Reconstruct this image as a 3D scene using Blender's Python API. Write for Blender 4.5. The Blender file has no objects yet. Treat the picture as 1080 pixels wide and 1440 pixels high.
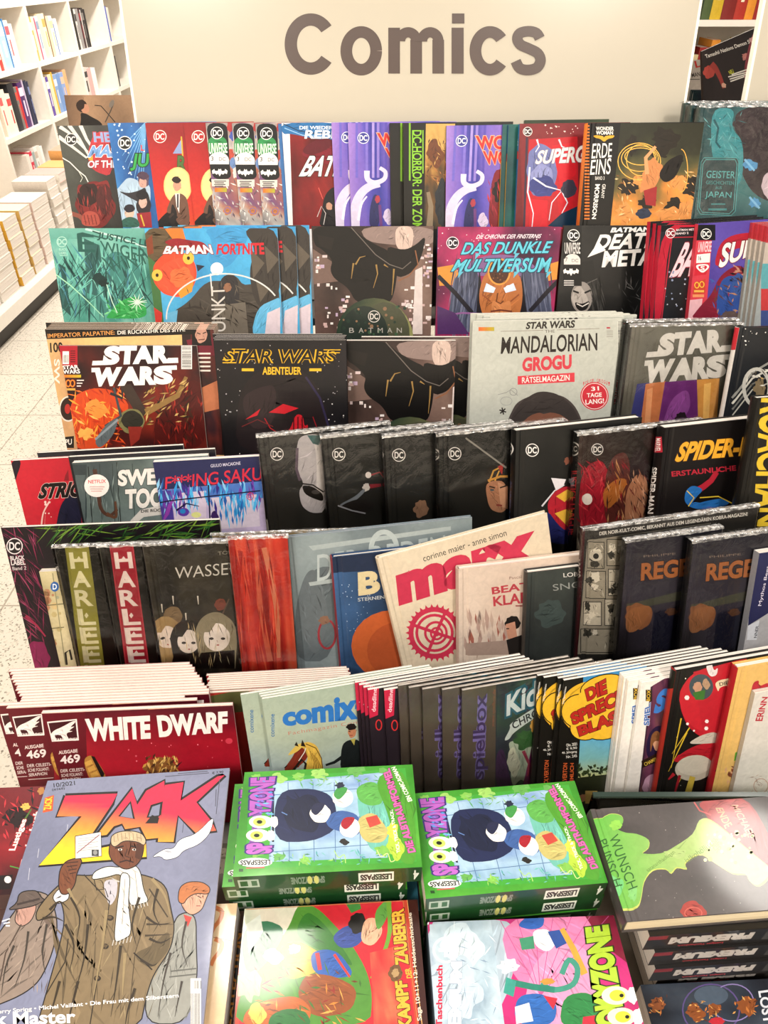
import bpy, math, random
from mathutils import Vector, Matrix, noise
from mathutils.geometry import tessellate_polygon

# ------------------------------------------------------------------ camera, light, exposure
scene = bpy.context.scene
COL = scene.collection
F = 1000.0                       # focal length in pixels of the 1080x1440 frame
TH = math.radians(37.5)          # camera looks down by this much
CAM = Vector((0.0, 0.0, 1.6))
SN, CS = math.sin(TH), math.cos(TH)
cam_data = bpy.data.cameras.new('camera')
cam_data.sensor_fit = 'VERTICAL'
cam_data.sensor_height = 36.0
cam_data.lens = F / 1440.0 * 36.0
cam_data.clip_start = 0.02
cam = bpy.data.objects.new('camera', cam_data)
cam.location = CAM
cam.rotation_euler = (math.pi / 2 - TH, 0, 0)
COL.objects.link(cam)
scene.camera = cam
scene.view_settings.view_transform = 'Standard'
scene.view_settings.look = 'None'
scene.view_settings.gamma = 1.0
scene.view_settings.use_curve_mapping = False
scene.view_settings.exposure = 0.0

world = bpy.data.worlds.new('shop_ambient')
scene.world = world
world.use_nodes = True
bg = world.node_tree.nodes['Background']
bg.inputs[0].default_value = (1.0, 0.95, 0.89, 1)
bg.inputs[1].default_value = 0.27

def lamp(loc, power, size, aim=None, col=(1.0, 0.93, 0.85)):
    d = bpy.data.lights.new('spot_and_fill_light', 'AREA')
    d.shape = 'DISK'; d.size = size; d.energy = power; d.color = col
    o = bpy.data.objects.new('spot_and_fill_light', d)
    o.location = loc
    v = (Vector(aim) - Vector(loc)) if aim else Vector((0, 0, -1))
    o.rotation_euler = v.to_track_quat('-Z', 'Y').to_euler()
    COL.objects.link(o)
    return o
lamp((-0.44, 1.09, 2.9), 17, 0.36)
lamp((1.45, 1.36, 2.9), 17, 0.42)
lamp((-0.9, -0.9, 2.9), 38, 0.45, (0.0, 1.0, 1.0))  # added pair behind the camera, unseen, to brighten the leaning covers
lamp((0.9, -0.9, 2.9), 38, 0.45, (0.1, 1.0, 1.0))
lamp((-1.2, 4.6, 2.9), 78, 0.4, (-2.2, 5.4, 0.7))
lamp((-1.2, 6.8, 2.9), 78, 0.4, (-2.3, 7.0, 0.9))
lamp((1.6, 3.4, 2.9), 26, 0.4)
lamp((-1.4, 2.2, 2.9), 26, 0.4)
lamp((-1.3, -1.7, 2.9), 58, 0.4, (-1.3, -3.0, 1.3))  # three added lamps, unseen, brighten the wall that the sealed covers reflect
lamp((0.4, -1.7, 2.9), 58, 0.4, (0.4, -3.0, 1.3))
lamp((2.1, -1.7, 2.9), 58, 0.4, (2.1, -3.0, 1.3))
# ------------------------------------------------------------------ pixels to rays (measuring the photograph)
def ray(u, v):
    x = (u - 540.0) / F; y = (v - 720.0) / F
    return Vector((x, CS - y * SN, -SN - y * CS))
def on_plane(u, v, p, n):
    r = ray(u, v)
    return CAM + r * ((p - CAM).dot(n) / r.dot(n))
def at_z(u, v, z):
    return on_plane(u, v, Vector((0, 0, z)), Vector((0, 0, 1)))
def at_y(u, v, y):
    return on_plane(u, v, Vector((0, y, 0)), Vector((0, 1, 0)))

def lin(c):
    if not isinstance(c, str): return tuple(c)
    c = c.lstrip('#')
    if len(c) == 3: c = ''.join(q * 2 for q in c)
    o = []
    for i in (0, 2, 4):
        s = int(c[i:i + 2], 16) / 255.0
        o.append(s / 12.92 if s <= 0.04045 else ((s + 0.055) / 1.055) ** 2.4)
    return tuple(o)
def mix(a, b, f):
    return tuple(a[i] + (b[i] - a[i]) * f for i in range(3))
def ramp(cols, f):
    f = min(max(f, 0.0), 1.0) * (len(cols) - 1)
    i = min(int(f), len(cols) - 2)
    return mix(cols[i], cols[i + 1], f - i)

# ------------------------------------------------------------------ materials
def new_mat(name):
    m = bpy.data.materials.new(name); m.use_nodes = True
    nt = m.node_tree
    return m, nt, nt.nodes['Principled BSDF']
def plain(name, col, rough=0.5, metal=0.0, bump=0.0, scale=40.0, vary=0.06):
    m, nt, b = new_mat(name)
    tc = nt.nodes.new('ShaderNodeTexCoord'); n = nt.nodes.new('ShaderNodeTexNoise')
    n.inputs['Scale'].default_value = scale; n.inputs['Detail'].default_value = 4
    nt.links.new(tc.outputs['Object'], n.inputs['Vector'])
    r = nt.nodes.new('ShaderNodeMix'); r.data_type = 'RGBA'
    c = lin(col)
    r.inputs['A'].default_value = (*[q * (1 - vary) for q in c], 1)
    r.inputs['B'].default_value = (*[min(1, q * (1 + vary)) for q in c], 1)
    nt.links.new(n.outputs['Fac'], r.inputs['Factor'])
    nt.links.new(r.outputs['Result'], b.inputs['Base Color'])
    b.inputs['Roughness'].default_value = rough; b.inputs['Metallic'].default_value = metal
    if bump:
        bp = nt.nodes.new('ShaderNodeBump'); bp.inputs['Strength'].default_value = bump
        bp.inputs['Distance'].default_value = 0.002
        nt.links.new(n.outputs['Fac'], bp.inputs['Height']); nt.links.new(bp.outputs['Normal'], b.inputs['Normal'])
    return m
def ink(name, rough, coat=0.0, spec=0.5):
    m, nt, b = new_mat(name)
    a = nt.nodes.new('ShaderNodeVertexColor'); a.layer_name = 'ink'
    tc = nt.nodes.new('ShaderNodeTexCoord'); n2 = nt.nodes.new('ShaderNodeTexNoise')
    n2.inputs['Scale'].default_value = 110; n2.inputs['Detail'].default_value = 4; n2.inputs['Distortion'].default_value = 1.2
    nt.links.new(tc.outputs['Object'], n2.inputs['Vector'])
    mr = nt.nodes.new('ShaderNodeMapRange'); mr.inputs['From Min'].default_value = 0.3; mr.inputs['From Max'].default_value = 0.7
    mr.inputs['To Min'].default_value = 0.91; mr.inputs['To Max'].default_value = 1.05
    nt.links.new(n2.outputs['Fac'], mr.inputs['Value'])
    vm = nt.nodes.new('ShaderNodeVectorMath'); vm.operation = 'SCALE'
    nt.links.new(a.outputs['Color'], vm.inputs[0]); nt.links.new(mr.outputs['Result'], vm.inputs['Scale'])
    nt.links.new(vm.outputs['Vector'], b.inputs['Base Color'])
    n = nt.nodes.new('ShaderNodeTexNoise')
    n.inputs['Scale'].default_value = 25; n.inputs['Detail'].default_value = 2
    nt.links.new(tc.outputs['Object'], n.inputs['Vector'])
    bp = nt.nodes.new('ShaderNodeBump'); bp.inputs['Strength'].default_value = 0.12; bp.inputs['Distance'].default_value = 0.003
    nt.links.new(n.outputs['Fac'], bp.inputs['Height']); nt.links.new(bp.outputs['Normal'], b.inputs['Normal'])
    b.inputs['Roughness'].default_value = rough
    b.inputs['Specular IOR Level'].default_value = spec
    if coat:
        b.inputs['Coat Weight'].default_value = coat; b.inputs['Coat Roughness'].default_value = 0.09
    return m
INK = ink('printed_cover_satin', 0.34, 0.08, 0.28)
INKG = ink('printed_cover_gloss', 0.40, 0.40, 0.3)
INKM = ink('printed_cover_matte', 0.5, 0.0, 0.35)

def paper_mat(name, c1, c2, scale):
    m, nt, b = new_mat(name)
    tc = nt.nodes.new('ShaderNodeTexCoord')
    mp = nt.nodes.new('ShaderNodeMapping'); mp.inputs['Scale'].default_value = (3, scale, 3)
    n = nt.nodes.new('ShaderNodeTexNoise'); n.inputs['Scale'].default_value = 1.0; n.inputs['Detail'].default_value = 3
    nt.links.new(tc.outputs['Object'], mp.inputs['Vector']); nt.links.new(mp.outputs['Vector'], n.inputs['Vector'])
    r = nt.nodes.new('ShaderNodeValToRGB')
    r.color_ramp.elements[0].position = 0.36; r.color_ramp.elements[0].color = (*lin(c1), 1)
    r.color_ramp.elements[1].position = 0.62; r.color_ramp.elements[1].color = (*lin(c2), 1)
    nt.links.new(n.outputs['Fac'], r.inputs['Fac']); nt.links.new(r.outputs['Color'], b.inputs['Base Color'])
    b.inputs['Roughness'].default_value = 0.75
    return m
PAPER = paper_mat('paper_edges', 'c4b8ac', 'f0e8de', 1300)
CREAM = paper_mat('cream_paper_edges', 'b0a080', 'e2d4b4', 1600)

def film_mat():
    m = bpy.data.materials.new('clear_shrink_film'); m.use_nodes = True
    nt = m.node_tree; nt.nodes.clear()
    out = nt.nodes.new('ShaderNodeOutputMaterial'); mx = nt.nodes.new('ShaderNodeMixShader')
    tr = nt.nodes.new('ShaderNodeBsdfTransparent'); tr.inputs[0].default_value = (0.99, 0.99, 0.985, 1)
    gl = nt.nodes.new('ShaderNodeBsdfGlossy'); gl.inputs['Roughness'].default_value = 0.10
    fr = nt.nodes.new('ShaderNodeFresnel'); fr.inputs['IOR'].default_value = 1.5
    tc = nt.nodes.new('ShaderNodeTexCoord'); n = nt.nodes.new('ShaderNodeTexNoise')
    n.inputs['Scale'].default_value = 45; n.inputs['Detail'].default_value = 3; n.inputs['Distortion'].default_value = 1.5
    bp = nt.nodes.new('ShaderNodeBump'); bp.inputs['Strength'].default_value = 0.35; bp.inputs['Distance'].default_value = 0.004
    nt.links.new(tc.outputs['Object'], n.inputs['Vector']); nt.links.new(n.outputs['Fac'], bp.inputs['Height'])
    nt.links.new(bp.outputs['Normal'], gl.inputs['Normal'])
    nt.links.new(fr.outputs[0], mx.inputs[0]); nt.links.new(tr.outputs[0], mx.inputs[1]); nt.links.new(gl.outputs[0], mx.inputs[2])
    nt.links.new(mx.outputs[0], out.inputs[0])
    return m
FILM = film_mat()
def seam_mat():
    m = bpy.data.materials.new('crumpled_film_seam'); m.use_nodes = True
    nt = m.node_tree; nt.nodes.clear()
    out = nt.nodes.new('ShaderNodeOutputMaterial')
    tr = nt.nodes.new('ShaderNodeBsdfTransparent'); df = nt.nodes.new('ShaderNodeBsdfDiffuse'); df.inputs[0].default_value = (0.85, 0.83, 0.8, 1)
    gl = nt.nodes.new('ShaderNodeBsdfGlossy'); gl.inputs['Roughness'].default_value = 0.22
    tc = nt.nodes.new('ShaderNodeTexCoord'); n = nt.nodes.new('ShaderNodeTexNoise'); n.inputs['Scale'].default_value = 170; n.inputs['Detail'].default_value = 3
    bp = nt.nodes.new('ShaderNodeBump'); bp.inputs['Strength'].default_value = 0.8; bp.inputs['Distance'].default_value = 0.003
    nt.links.new(tc.outputs['Object'], n.inputs['Vector']); nt.links.new(n.outputs['Fac'], bp.inputs['Height']); nt.links.new(bp.outputs['Normal'], gl.inputs['Normal'])
    a = nt.nodes.new('ShaderNodeMixShader'); a.inputs[0].default_value = 0.5
    nt.links.new(df.outputs[0], a.inputs[1]); nt.links.new(gl.outputs[0], a.inputs[2])
    r = nt.nodes.new('ShaderNodeMapRange'); r.inputs['From Min'].default_value = 0.35; r.inputs['From Max'].default_value = 0.65; r.inputs['To Min'].default_value = 0.12; r.inputs['To Max'].default_value = 0.85
    nt.links.new(n.outputs['Fac'], r.inputs['Value'])
    b = nt.nodes.new('ShaderNodeMixShader'); nt.links.new(r.outputs['Result'], b.inputs[0]); nt.links.new(tr.outputs[0], b.inputs[1]); nt.links.new(a.outputs[0], b.inputs[2])
    nt.links.new(b.outputs[0], out.inputs[0]); return m
SEAM = seam_mat()

# ------------------------------------------------------------------ objects
def tag(o, label=None, cat=None, group=None, kind=None):
    if label: o['label'] = label
    if cat: o['category'] = cat
    if group: o['group'] = group
    if kind: o['kind'] = kind
    return o
def empty(name, mat=None):
    o = bpy.data.objects.new(name, None); o.empty_display_size = 0.03
    if mat is not None: o.matrix_world = mat
    COL.objects.link(o)
    return o
class MB:
    """Collects faces with a colour per corner; build() links them as one mesh object."""
    def __init__(s): s.v = []; s.f = []; s.c = []; s.sm = []
    def face(s, pts, col, smooth=False):
        i = len(s.v); s.v.extend(pts); s.f.append(tuple(range(i, i + len(pts))))
        if isinstance(col[0], (tuple, list)): s.c.extend(col)
        else: s.c.extend([col] * len(pts))
        s.sm.append(smooth)
    def box(s, x0, y0, z0, x1, y1, z1, col=(0.8, 0.8, 0.8), cols=None, M=None):
        p = [Vector((x, y, z)) for z in (z0, z1) for y in (y0, y1) for x in (x0, x1)]
        if M is not None: p = [M @ q for q in p]
        q = {'B': (0, 2, 3, 1), 'T': (4, 5, 7, 6), 'F': (0, 1, 5, 4), 'K': (2, 6, 7, 3), 'L': (0, 4, 6, 2), 'R': (1, 3, 7, 5)}
        for k, ix in q.items():
            s.face([p[i] for i in ix], (cols or {}).get(k, col))
    def tube(s, pts, r, col=(0.8, 0.8, 0.8), n=8):
        rings = []
        for i, p in enumerate(pts):
            p = Vector(p); a = Vector(pts[max(i - 1, 0)]); b = Vector(pts[min(i + 1, len(pts) - 1)])
            t = (b - a).normalized(); x = t.orthogonal().normalized(); y = t.cross(x)
            rings.append([p + (x * math.cos(k * 2 * math.pi / n) + y * math.sin(k * 2 * math.pi / n)) * r for k in range(n)])
        for a, b in zip(rings, rings[1:]):
            for k in range(n): s.face([a[k], a[(k + 1) % n], b[(k + 1) % n], b[k]], col, True)
        s.face(rings[0][::-1], col); s.face(rings[-1], col)
    def mesh(s, name, mat):
        me = bpy.data.meshes.new(name)
        me.from_pydata([tuple(q) for q in s.v], [], s.f)
        at = me.color_attributes.new('ink', 'FLOAT_COLOR', 'CORNER')
        flat = []
        for c in s.c: flat.extend((c[0], c[1], c[2], 1.0))
        at.data.foreach_set('color', flat)
        me.polygons.foreach_set('use_smooth', s.sm)
        me.materials.append(mat)
        return me
    def build(s, name, mat, parent=None, M=None):
        o = bpy.data.objects.new(name, s.mesh(name, mat)); COL.objects.link(o)
        if parent is not None: o.parent = parent
        if M is not None: o.matrix_world = M
        return o

# ------------------------------------------------------------------ lettering
_glyph = {}
def glyphs(txt, bold=0.0, shear=0.0, sp=1.0):
    key = (txt, bold, shear, sp)
    if key in _glyph: return _glyph[key]
    cu = bpy.data.curves.new('lettering', 'FONT'); cu.body = txt; cu.size = 1.0
    cu.offset = bold; cu.shear = shear; cu.space_character = sp; cu.resolution_u = 4; cu.fill_mode = 'FRONT'
    ob = bpy.data.objects.new('lettering', cu); COL.objects.link(ob)
    dg = bpy.context.evaluated_depsgraph_get()
    me = bpy.data.meshes.new_from_object(ob.evaluated_get(dg))
    me.calc_loop_triangles()
    vs = [(v.co.x, v.co.y) for v in me.vertices]
    tr = [tuple(vs[i] for i in t.vertices) for t in me.loop_triangles]
    bpy.data.objects.remove(ob); bpy.data.curves.remove(cu); bpy.data.meshes.remove(me)
    xs = [p[0] for t in tr for p in t] or [0, 1]; ys = [p[1] for t in tr for p in t] or [0, 1]
    r = (tr, (min(xs), min(ys), max(xs), max(ys)))
    _glyph[key] = r
    return r

# ------------------------------------------------------------------ printed artwork of one face
def clip_poly(poly, lo, hi, ax):
    for side in (0, 1):
        out = []
        lim = lo if side == 0 else hi
        for i in range(len(poly)):
            a, b = poly[i - 1], poly[i]
            da = a[0][ax] - lim; db = b[0][ax] - lim
            if side: da, db = -da, -db
            if (da >= 0) != (db >= 0):
                f = da / (da - db)
                out.append(((a[0][0] + (b[0][0] - a[0][0]) * f, a[0][1] + (b[0][1] - a[0][1]) * f), mix(a[1], b[1], f)))
            if db >= 0: out.append(b)
        poly = out
        if len(poly) < 3: return []
    return poly

class Art:
    """Flat printed artwork on a face. org: top-left corner, ex right, ey down, size w x h metres.
    Shapes are given in photograph pixels and carried onto the face, or in face metres with loc=True."""
    STEP = 2.5e-6
    def __init__(s, org, ex, ey, w, h):
        s.o = org; s.ex = ex; s.ey = ey; s.n = ex.cross(ey).normalized(); s.w = w; s.h = h
        s.k = 1; s.polys = []; s.rnd = random.Random(7)
    def L(s, p):
        q = on_plane(p[0], p[1], s.o, s.n) - s.o
        return (q.dot(s.ex), q.dot(s.ey))
    def _add(s, loc, cols):
        poly = list(zip(loc, cols))
        if min(p[0] for p in loc) < 0 or max(p[0] for p in loc) > s.w: poly = clip_poly(poly, 0, s.w, 0)
        if len(poly) >= 3 and (min(p[1] for p in loc) < 0 or max(p[1] for p in loc) > s.h): poly = clip_poly(poly, 0, s.h, 1)
        if len(poly) >= 3: s.polys.append((poly, s.k))
    def tri(s, px, cols, loc=False):
        s._add(px if loc else [s.L(p) for p in px], cols)
    @staticmethod
    def colfn(c):
        if callable(c): return c
        if isinstance(c, tuple) and len(c) == 4 and isinstance(c[0], tuple):      # (p0, colour0, p1, colour1)
            (x0, y0), c0, (x1, y1), c1 = c; c0 = lin(c0); c1 = lin(c1); d = (x1 - x0) ** 2 + (y1 - y0) ** 2
            return lambda p: mix(c0, c1, min(max(((p[0] - x0) * (x1 - x0) + (p[1] - y0) * (y1 - y0)) / d, 0), 1))
        k = lin(c)
        return lambda p: k
    def P(s, pts, c, sharp=False):
        f = s.colfn(c); s.k += 1
        if 5 <= len(pts) < 20 and sharp is False: pts = chaikin(pts)
        t = tessellate_polygon([[Vector((p[0], p[1], 0)) for p in pts]])
        for ix in t: s.tri([pts[i] for i in ix], [f(pts[i]) for i in ix])
        if len(pts) >= 5 and not sharp: s.brush(pts, f)
    def brush(s, pts, f):
        """Brush marks of the drawing inside a painted shape, a little lighter or darker than its ink."""
        x0, x1 = min(p[0] for p in pts), max(p[0] for p in pts); y0, y1 = min(p[1] for p in pts), max(p[1] for p in pts)
        w, h = x1 - x0, y1 - y0; n = min(60, int(w * h / 26))
        if min(w, h) < 9 or n < 4: return
        def inside(x, y):
            c = False
            for i in range(len(pts)):
                (xa, ya), (xb, yb) = pts[i - 1], pts[i]
                if (ya > y) != (yb > y) and x < (xb - xa) * (y - ya) / (yb - ya) + xa: c = not c
            return c
        q = random.Random(int(x0 * 7 + y0 * 13)); base = math.radians(90 if h > w else 0) + q.uniform(-.7, .7); m = min(w, h); s.k += 1
        for i in range(n):
            x, y = q.uniform(x0, x1), q.uniform(y0, y1); a = base + q.uniform(-.45, .45); l = m * q.uniform(.12, .34); wd = q.uniform(.5, 1.4) * (1 + m / 50)
            ax, ay, bx, by = x - math.cos(a) * l, y - math.sin(a) * l, x + math.cos(a) * l, y + math.sin(a) * l
            if not (inside(ax, ay) and inside(bx, by)): continue
            c = f((x, y)); c = tuple(v * q_ for v, q_ in zip(c, [q.uniform(.5, .88)] * 3 if q.random() < .6 else [q.uniform(1.08, 1.35)] * 3)); c = tuple(min(v, .9) for v in c)
            nx, ny = -math.sin(a) * wd, math.cos(a) * wd; k = q.uniform(-1.5, 1.5)
            s.tri([(ax, ay), (x + nx * k, y + ny * k), (bx, by), (x + nx * (k - 1), y + ny * (k - 1))], [c] * 4)
    def R(s, x0, y0, x1, y1, c): s.P([(x0, y0), (x1, y0), (x1, y1), (x0, y1)], c)
    def E(s, cx, cy, rx, ry, c, rot=0, n=24, a0=0, a1=360):
        r = math.radians(rot); pts = []
        for i in range(n + (0 if a1 - a0 == 360 else 1)):
            a = math.radians(a0 + (a1 - a0) * i / n); x = rx * math.cos(a); y = ry * math.sin(a)
            pts.append((cx + x * math.cos(r) - y * math.sin(r), cy + x * math.sin(r) + y * math.cos(r)))
        s.P(pts, c, True)
    def ring(s, cx, cy, rx, ry, wd, c, n=28, a0=0, a1=360):
        pts = [(cx + rx * math.cos(math.radians(a0 + (a1 - a0) * i / n)), cy + ry * math.sin(math.radians(a0 + (a1 - a0) * i / n))) for i in range(n + 1)]
        s.S(pts, wd, c)
    def S(s, pts, wd, c, w1=None, curve=False):
        """A stroke of pixel width wd (tapering to w1)."""
        if curve: pts = smooth(pts)
        f = s.colfn(c); s.k += 1; w1 = wd if w1 is None else w1; n = len(pts)
        lft, rgt = [], []
        for i, p in enumerate(pts):
            a = pts[max(i - 1, 0)]; b = pts[min(i + 1, n - 1)]
            dx, dy = b[0] - a[0], b[1] - a[1]; l = math.hypot(dx, dy) or 1
            q = (wd + (w1 - wd) * i / max(n - 1, 1)) / 2
            lft.append((p[0] - dy / l * q, p[1] + dx / l * q)); rgt.append((p[0] + dy / l * q, p[1] - dx / l * q))
        for i in range(n - 1):
            quad = [lft[i], lft[i + 1], rgt[i + 1], rgt[i]]
            s.tri(quad, [f(p) for p in quad])
    def blob(s, cx, cy, rx, ry, c, seed=1, jag=0.3, n=18, rot=0):
        q = random.Random(seed); r = math.radians(rot); pts = []
        for i in range(n):
            a = 2 * math.pi * i / n; k = 1 - jag * q.random(); x = rx * k * math.cos(a); y = ry * k * math.sin(a)
            pts.append((cx + x * math.cos(r) - y * math.sin(r), cy + x * math.sin(r) + y * math.cos(r)))
        s.P(smooth(pts, True) if jag < 0.5 else pts, c, None)
    def hatch(s, n, box, length, wd, ang, cols, seed=1, spread=15):
        """Many brush strokes scattered over a box."""
        q = random.Random(seed); cols = [lin(c) for c in cols]
        for i in range(n):
            x = q.uniform(box[0], box[2]); y = q.uniform(box[1], box[3]); a = math.radians(ang + q.uniform(-spread, spread))
            l = length * q.uniform(0.5, 1.2) / 2; w = wd * q.uniform(0.5, 1.2) / 2; bx, by = math.cos(a), math.sin(a)
            if i % 12 == 0: s.k += 1
            c = q.choice(cols)
            s.tri([(x - bx * l, y - by * l), (x - by * w, y + bx * w), (x + bx * l, y + by * l), (x + by * w, y - bx * w)], [c] * 4)
    def dots(s, n, box, r, cols, seed=1):
        q = random.Random(seed); cols = [lin(c) for c in cols]; s.k += 1
        for i in range(n):
            x = q.uniform(box[0], box[2]); y = q.uniform(box[1], box[3]); k = r * q.uniform(0.4, 1.2)
            s.tri([(x + k * math.cos(a * 1.047), y + k * math.sin(a * 1.047)) for a in range(6)], [q.choice(cols)] * 6)
    def paint(s, cols, scale=3.0, seed=0, nx=20, ny=26, box=None, st=(1, 1), warp=0.0, fn=None, soft=1.6):
        """Painterly ground: palette walked by fractal noise, as smooth colours over a grid."""
        s.k += 1; cols = [lin(c) for c in cols]
        def col(a, b):
            p = Vector((a * scale * st[0] + seed * 7.3, b * scale * st[1] + seed * 3.1, seed * 1.7))
            if warp: p = p + Vector((noise.noise(p * 1.3), noise.noise(p * 1.3 + Vector((9, 3, 1))), 0)) * warp
            v = noise.fractal(p, 0.8, 2.1, 4) * 0.5 * soft + 0.5
            if fn: v = fn(a, b, v)
            return ramp(cols, v)
        def pos(a, b):
            if box is None: return (a * s.w, b * s.h)
            if len(box) == 4 and not isinstance(box[0], tuple):
                return s.L((box[0] + (box[2] - box[0]) * a, box[1] + (box[3] - box[1]) * b))
            tl, tr, br, bl = box
            return s.L(tuple((tl[i] * (1 - a) + tr[i] * a) * (1 - b) + (bl[i] * (1 - a) + br[i] * a) * b for i in (0, 1)))
        g = [[(pos(i / nx, j / ny), col(i / nx, j / ny)) for i in range(nx + 1)] for j in range(ny + 1)]
        for j in range(ny):
            for i in range(nx):
                q = [g[j][i], g[j + 1][i], g[j + 1][i + 1], g[j][i + 1]]
                s._add([p[0] for p in q], [p[1] for p in q])
    def top_edge(s, c, d=0.0016):
        k = lin(c); s.k += 1; s._add([(0, 0), (0, d), (s.w, d), (s.w, 0)], [k] * 4)
    def fill(s, c):
        k = lin(c); s.k += 1; s._add([(0, 0), (0, s.h), (s.w, s.h), (s.w, 0)], [k] * 4)
    def Q(s, txt, tl, tr, br, bl, c, bold=0.0, shear=0.0, out=None, ow=0.05, sp=1.0, fx=None):
        """Text stretched over the quad tl, tr, br, bl (pixels)."""
        bold *= 0.55
        if (tr[0] - tl[0]) * (bl[1] - tl[1]) - (tr[1] - tl[1]) * (bl[0] - tl[0]) < 0: print('MIRRORED', txt)
        _, (x0, y0, x1, y1) = glyphs(txt, bold, shear, sp)
        for b, cc in ([(bold + ow, out)] if out else []) + [(bold, c)]:
            tr_, _b = glyphs(txt, b, shear, sp); f = s.colfn(cc); s.k += 1
            for t in tr_:
                px = []
                for (x, y) in t:
                    a = (x - x0) / (x1 - x0); d = (y1 - y) / (y1 - y0)
                    if fx: a, d = fx(a, d)
                    px.append(tuple((tl[i] * (1 - a) + tr[i] * a) * (1 - d) + (bl[i] * (1 - a) + br[i] * a) * d for i in (0, 1)))
                s.tri(px, [f(p) for p in px])
    def T(s, txt, x0, y0, x1, y1, h, c, slant=0.0, **k):
        """Text whose top edge runs from (x0,y0) to (x1,y1), h pixels tall."""
        l = math.hypot(x1 - x0, y1 - y0); dx, dy = -(y1 - y0) / l * h, (x1 - x0) / l * h
        s.Q(txt, (x0 + slant, y0), (x1 + slant, y1), (x1 + dx, y1 + dy), (x0 + dx, y0 + dy), c, **k)
    def dc(s, cx, cy, r, fg='f2f0ec', bgc='141414'):
        s.E(cx, cy, r, r, fg); s.E(cx, cy, r * 0.88, r * 0.88, bgc)
        s.T('D', cx - r * 0.66, cy - r * 0.5, cx - r * 0.02, cy - r * 0.5, r, fg, bold=0.05)
        s.T('C', cx + r * 0.02, cy - r * 0.5, cx + r * 0.66, cy - r * 0.5, r, fg, bold=0.05)
    def bat(s, cx, cy, w, h, c):
        p = [(-1, -.3), (-.7, -.75), (-.62, -.3), (-.25, -.25), (-.14, -.8), (0, -.55), (.14, -.8), (.25, -.25), (.62, -.3), (.7, -.75), (1, -.3),
             (.92, .45), (.62, .25), (.42, .6), (.2, .35), (0, 1), (-.2, .35), (-.42, .6), (-.62, .25), (-.92, .45)]
        s.P([(cx + x * w, cy + y * h) for x, y in p], c, True)
    def bars(s, x0, y0, x1, y1, c='141414', bgc='f4f2ee', seed=3, vert=False, n=26):
        s.R(x0, y0, x1, y1, bgc); q = random.Random(seed); s.k += 1; k = lin(c)
        for i in range(n):
            a = (i + 0.2) / n; b = a + q.uniform(0.3, 0.75) / n
            if vert: s.tri([(x0 + 1, y0 + (y1 - y0) * a), (x1 - 1, y0 + (y1 - y0) * a), (x1 - 1, y0 + (y1 - y0) * b), (x0 + 1, y0 + (y1 - y0) * b)], [k] * 4)
            else: s.tri([(x0 + (x1 - x0) * a, y0 + 1), (x0 + (x1 - x0) * b, y0 + 1), (x0 + (x1 - x0) * b, y1 - 1), (x0 + (x1 - x0) * a, y1 - 1)], [k] * 4)
    def emit(s, mb, to3, groove=None):
        """Write everything to mb; to3(x, y, lift) gives the local point of face coordinates."""
        for poly, k in s.polys:
            if groove:
                for a, b in zip(groove, groove[1:]):
                    pl = clip_poly(poly, a, b, 0)
                    if pl: mb.face([to3(p[0][0], p[0][1], k * s.STEP) for p in pl], [p[1] for p in pl])
            else:
                mb.face([to3(p[0][0], p[0][1], k * s.STEP) for p in poly], [p[1] for p in poly])

def chaikin(pts, r=0.22, it=2):
    for _ in range(it):
        o = []
        for i in range(len(pts)):
            a, b = pts[i], pts[(i + 1) % len(pts)]
            o += [(a[0] + (b[0] - a[0]) * r, a[1] + (b[1] - a[1]) * r), (b[0] + (a[0] - b[0]) * r, b[1] + (a[1] - b[1]) * r)]
        pts = o
    return pts
def smooth(pts, closed=False, k=4):
    o = []; n = len(pts)
    for i in range(n if closed else n - 1):
        if closed: p = [pts[(i + j) % n] for j in (-1, 0, 1, 2)]
        else: p = [pts[max(i - 1, 0)], pts[i], pts[i + 1], pts[min(i + 2, n - 1)]]
        for q in range(k):
            t = q / k
            o.append(tuple(0.5 * (2 * p[1][d] + (p[2][d] - p[0][d]) * t + (2 * p[0][d] - 5 * p[1][d] + 4 * p[2][d] - p[3][d]) * t * t
                                  + (3 * p[1][d] - p[0][d] - 3 * p[2][d] + p[3][d]) * t ** 3) for d in (0, 1)))
    if not closed: o.append(tuple(pts[-1]))
    return o

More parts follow.
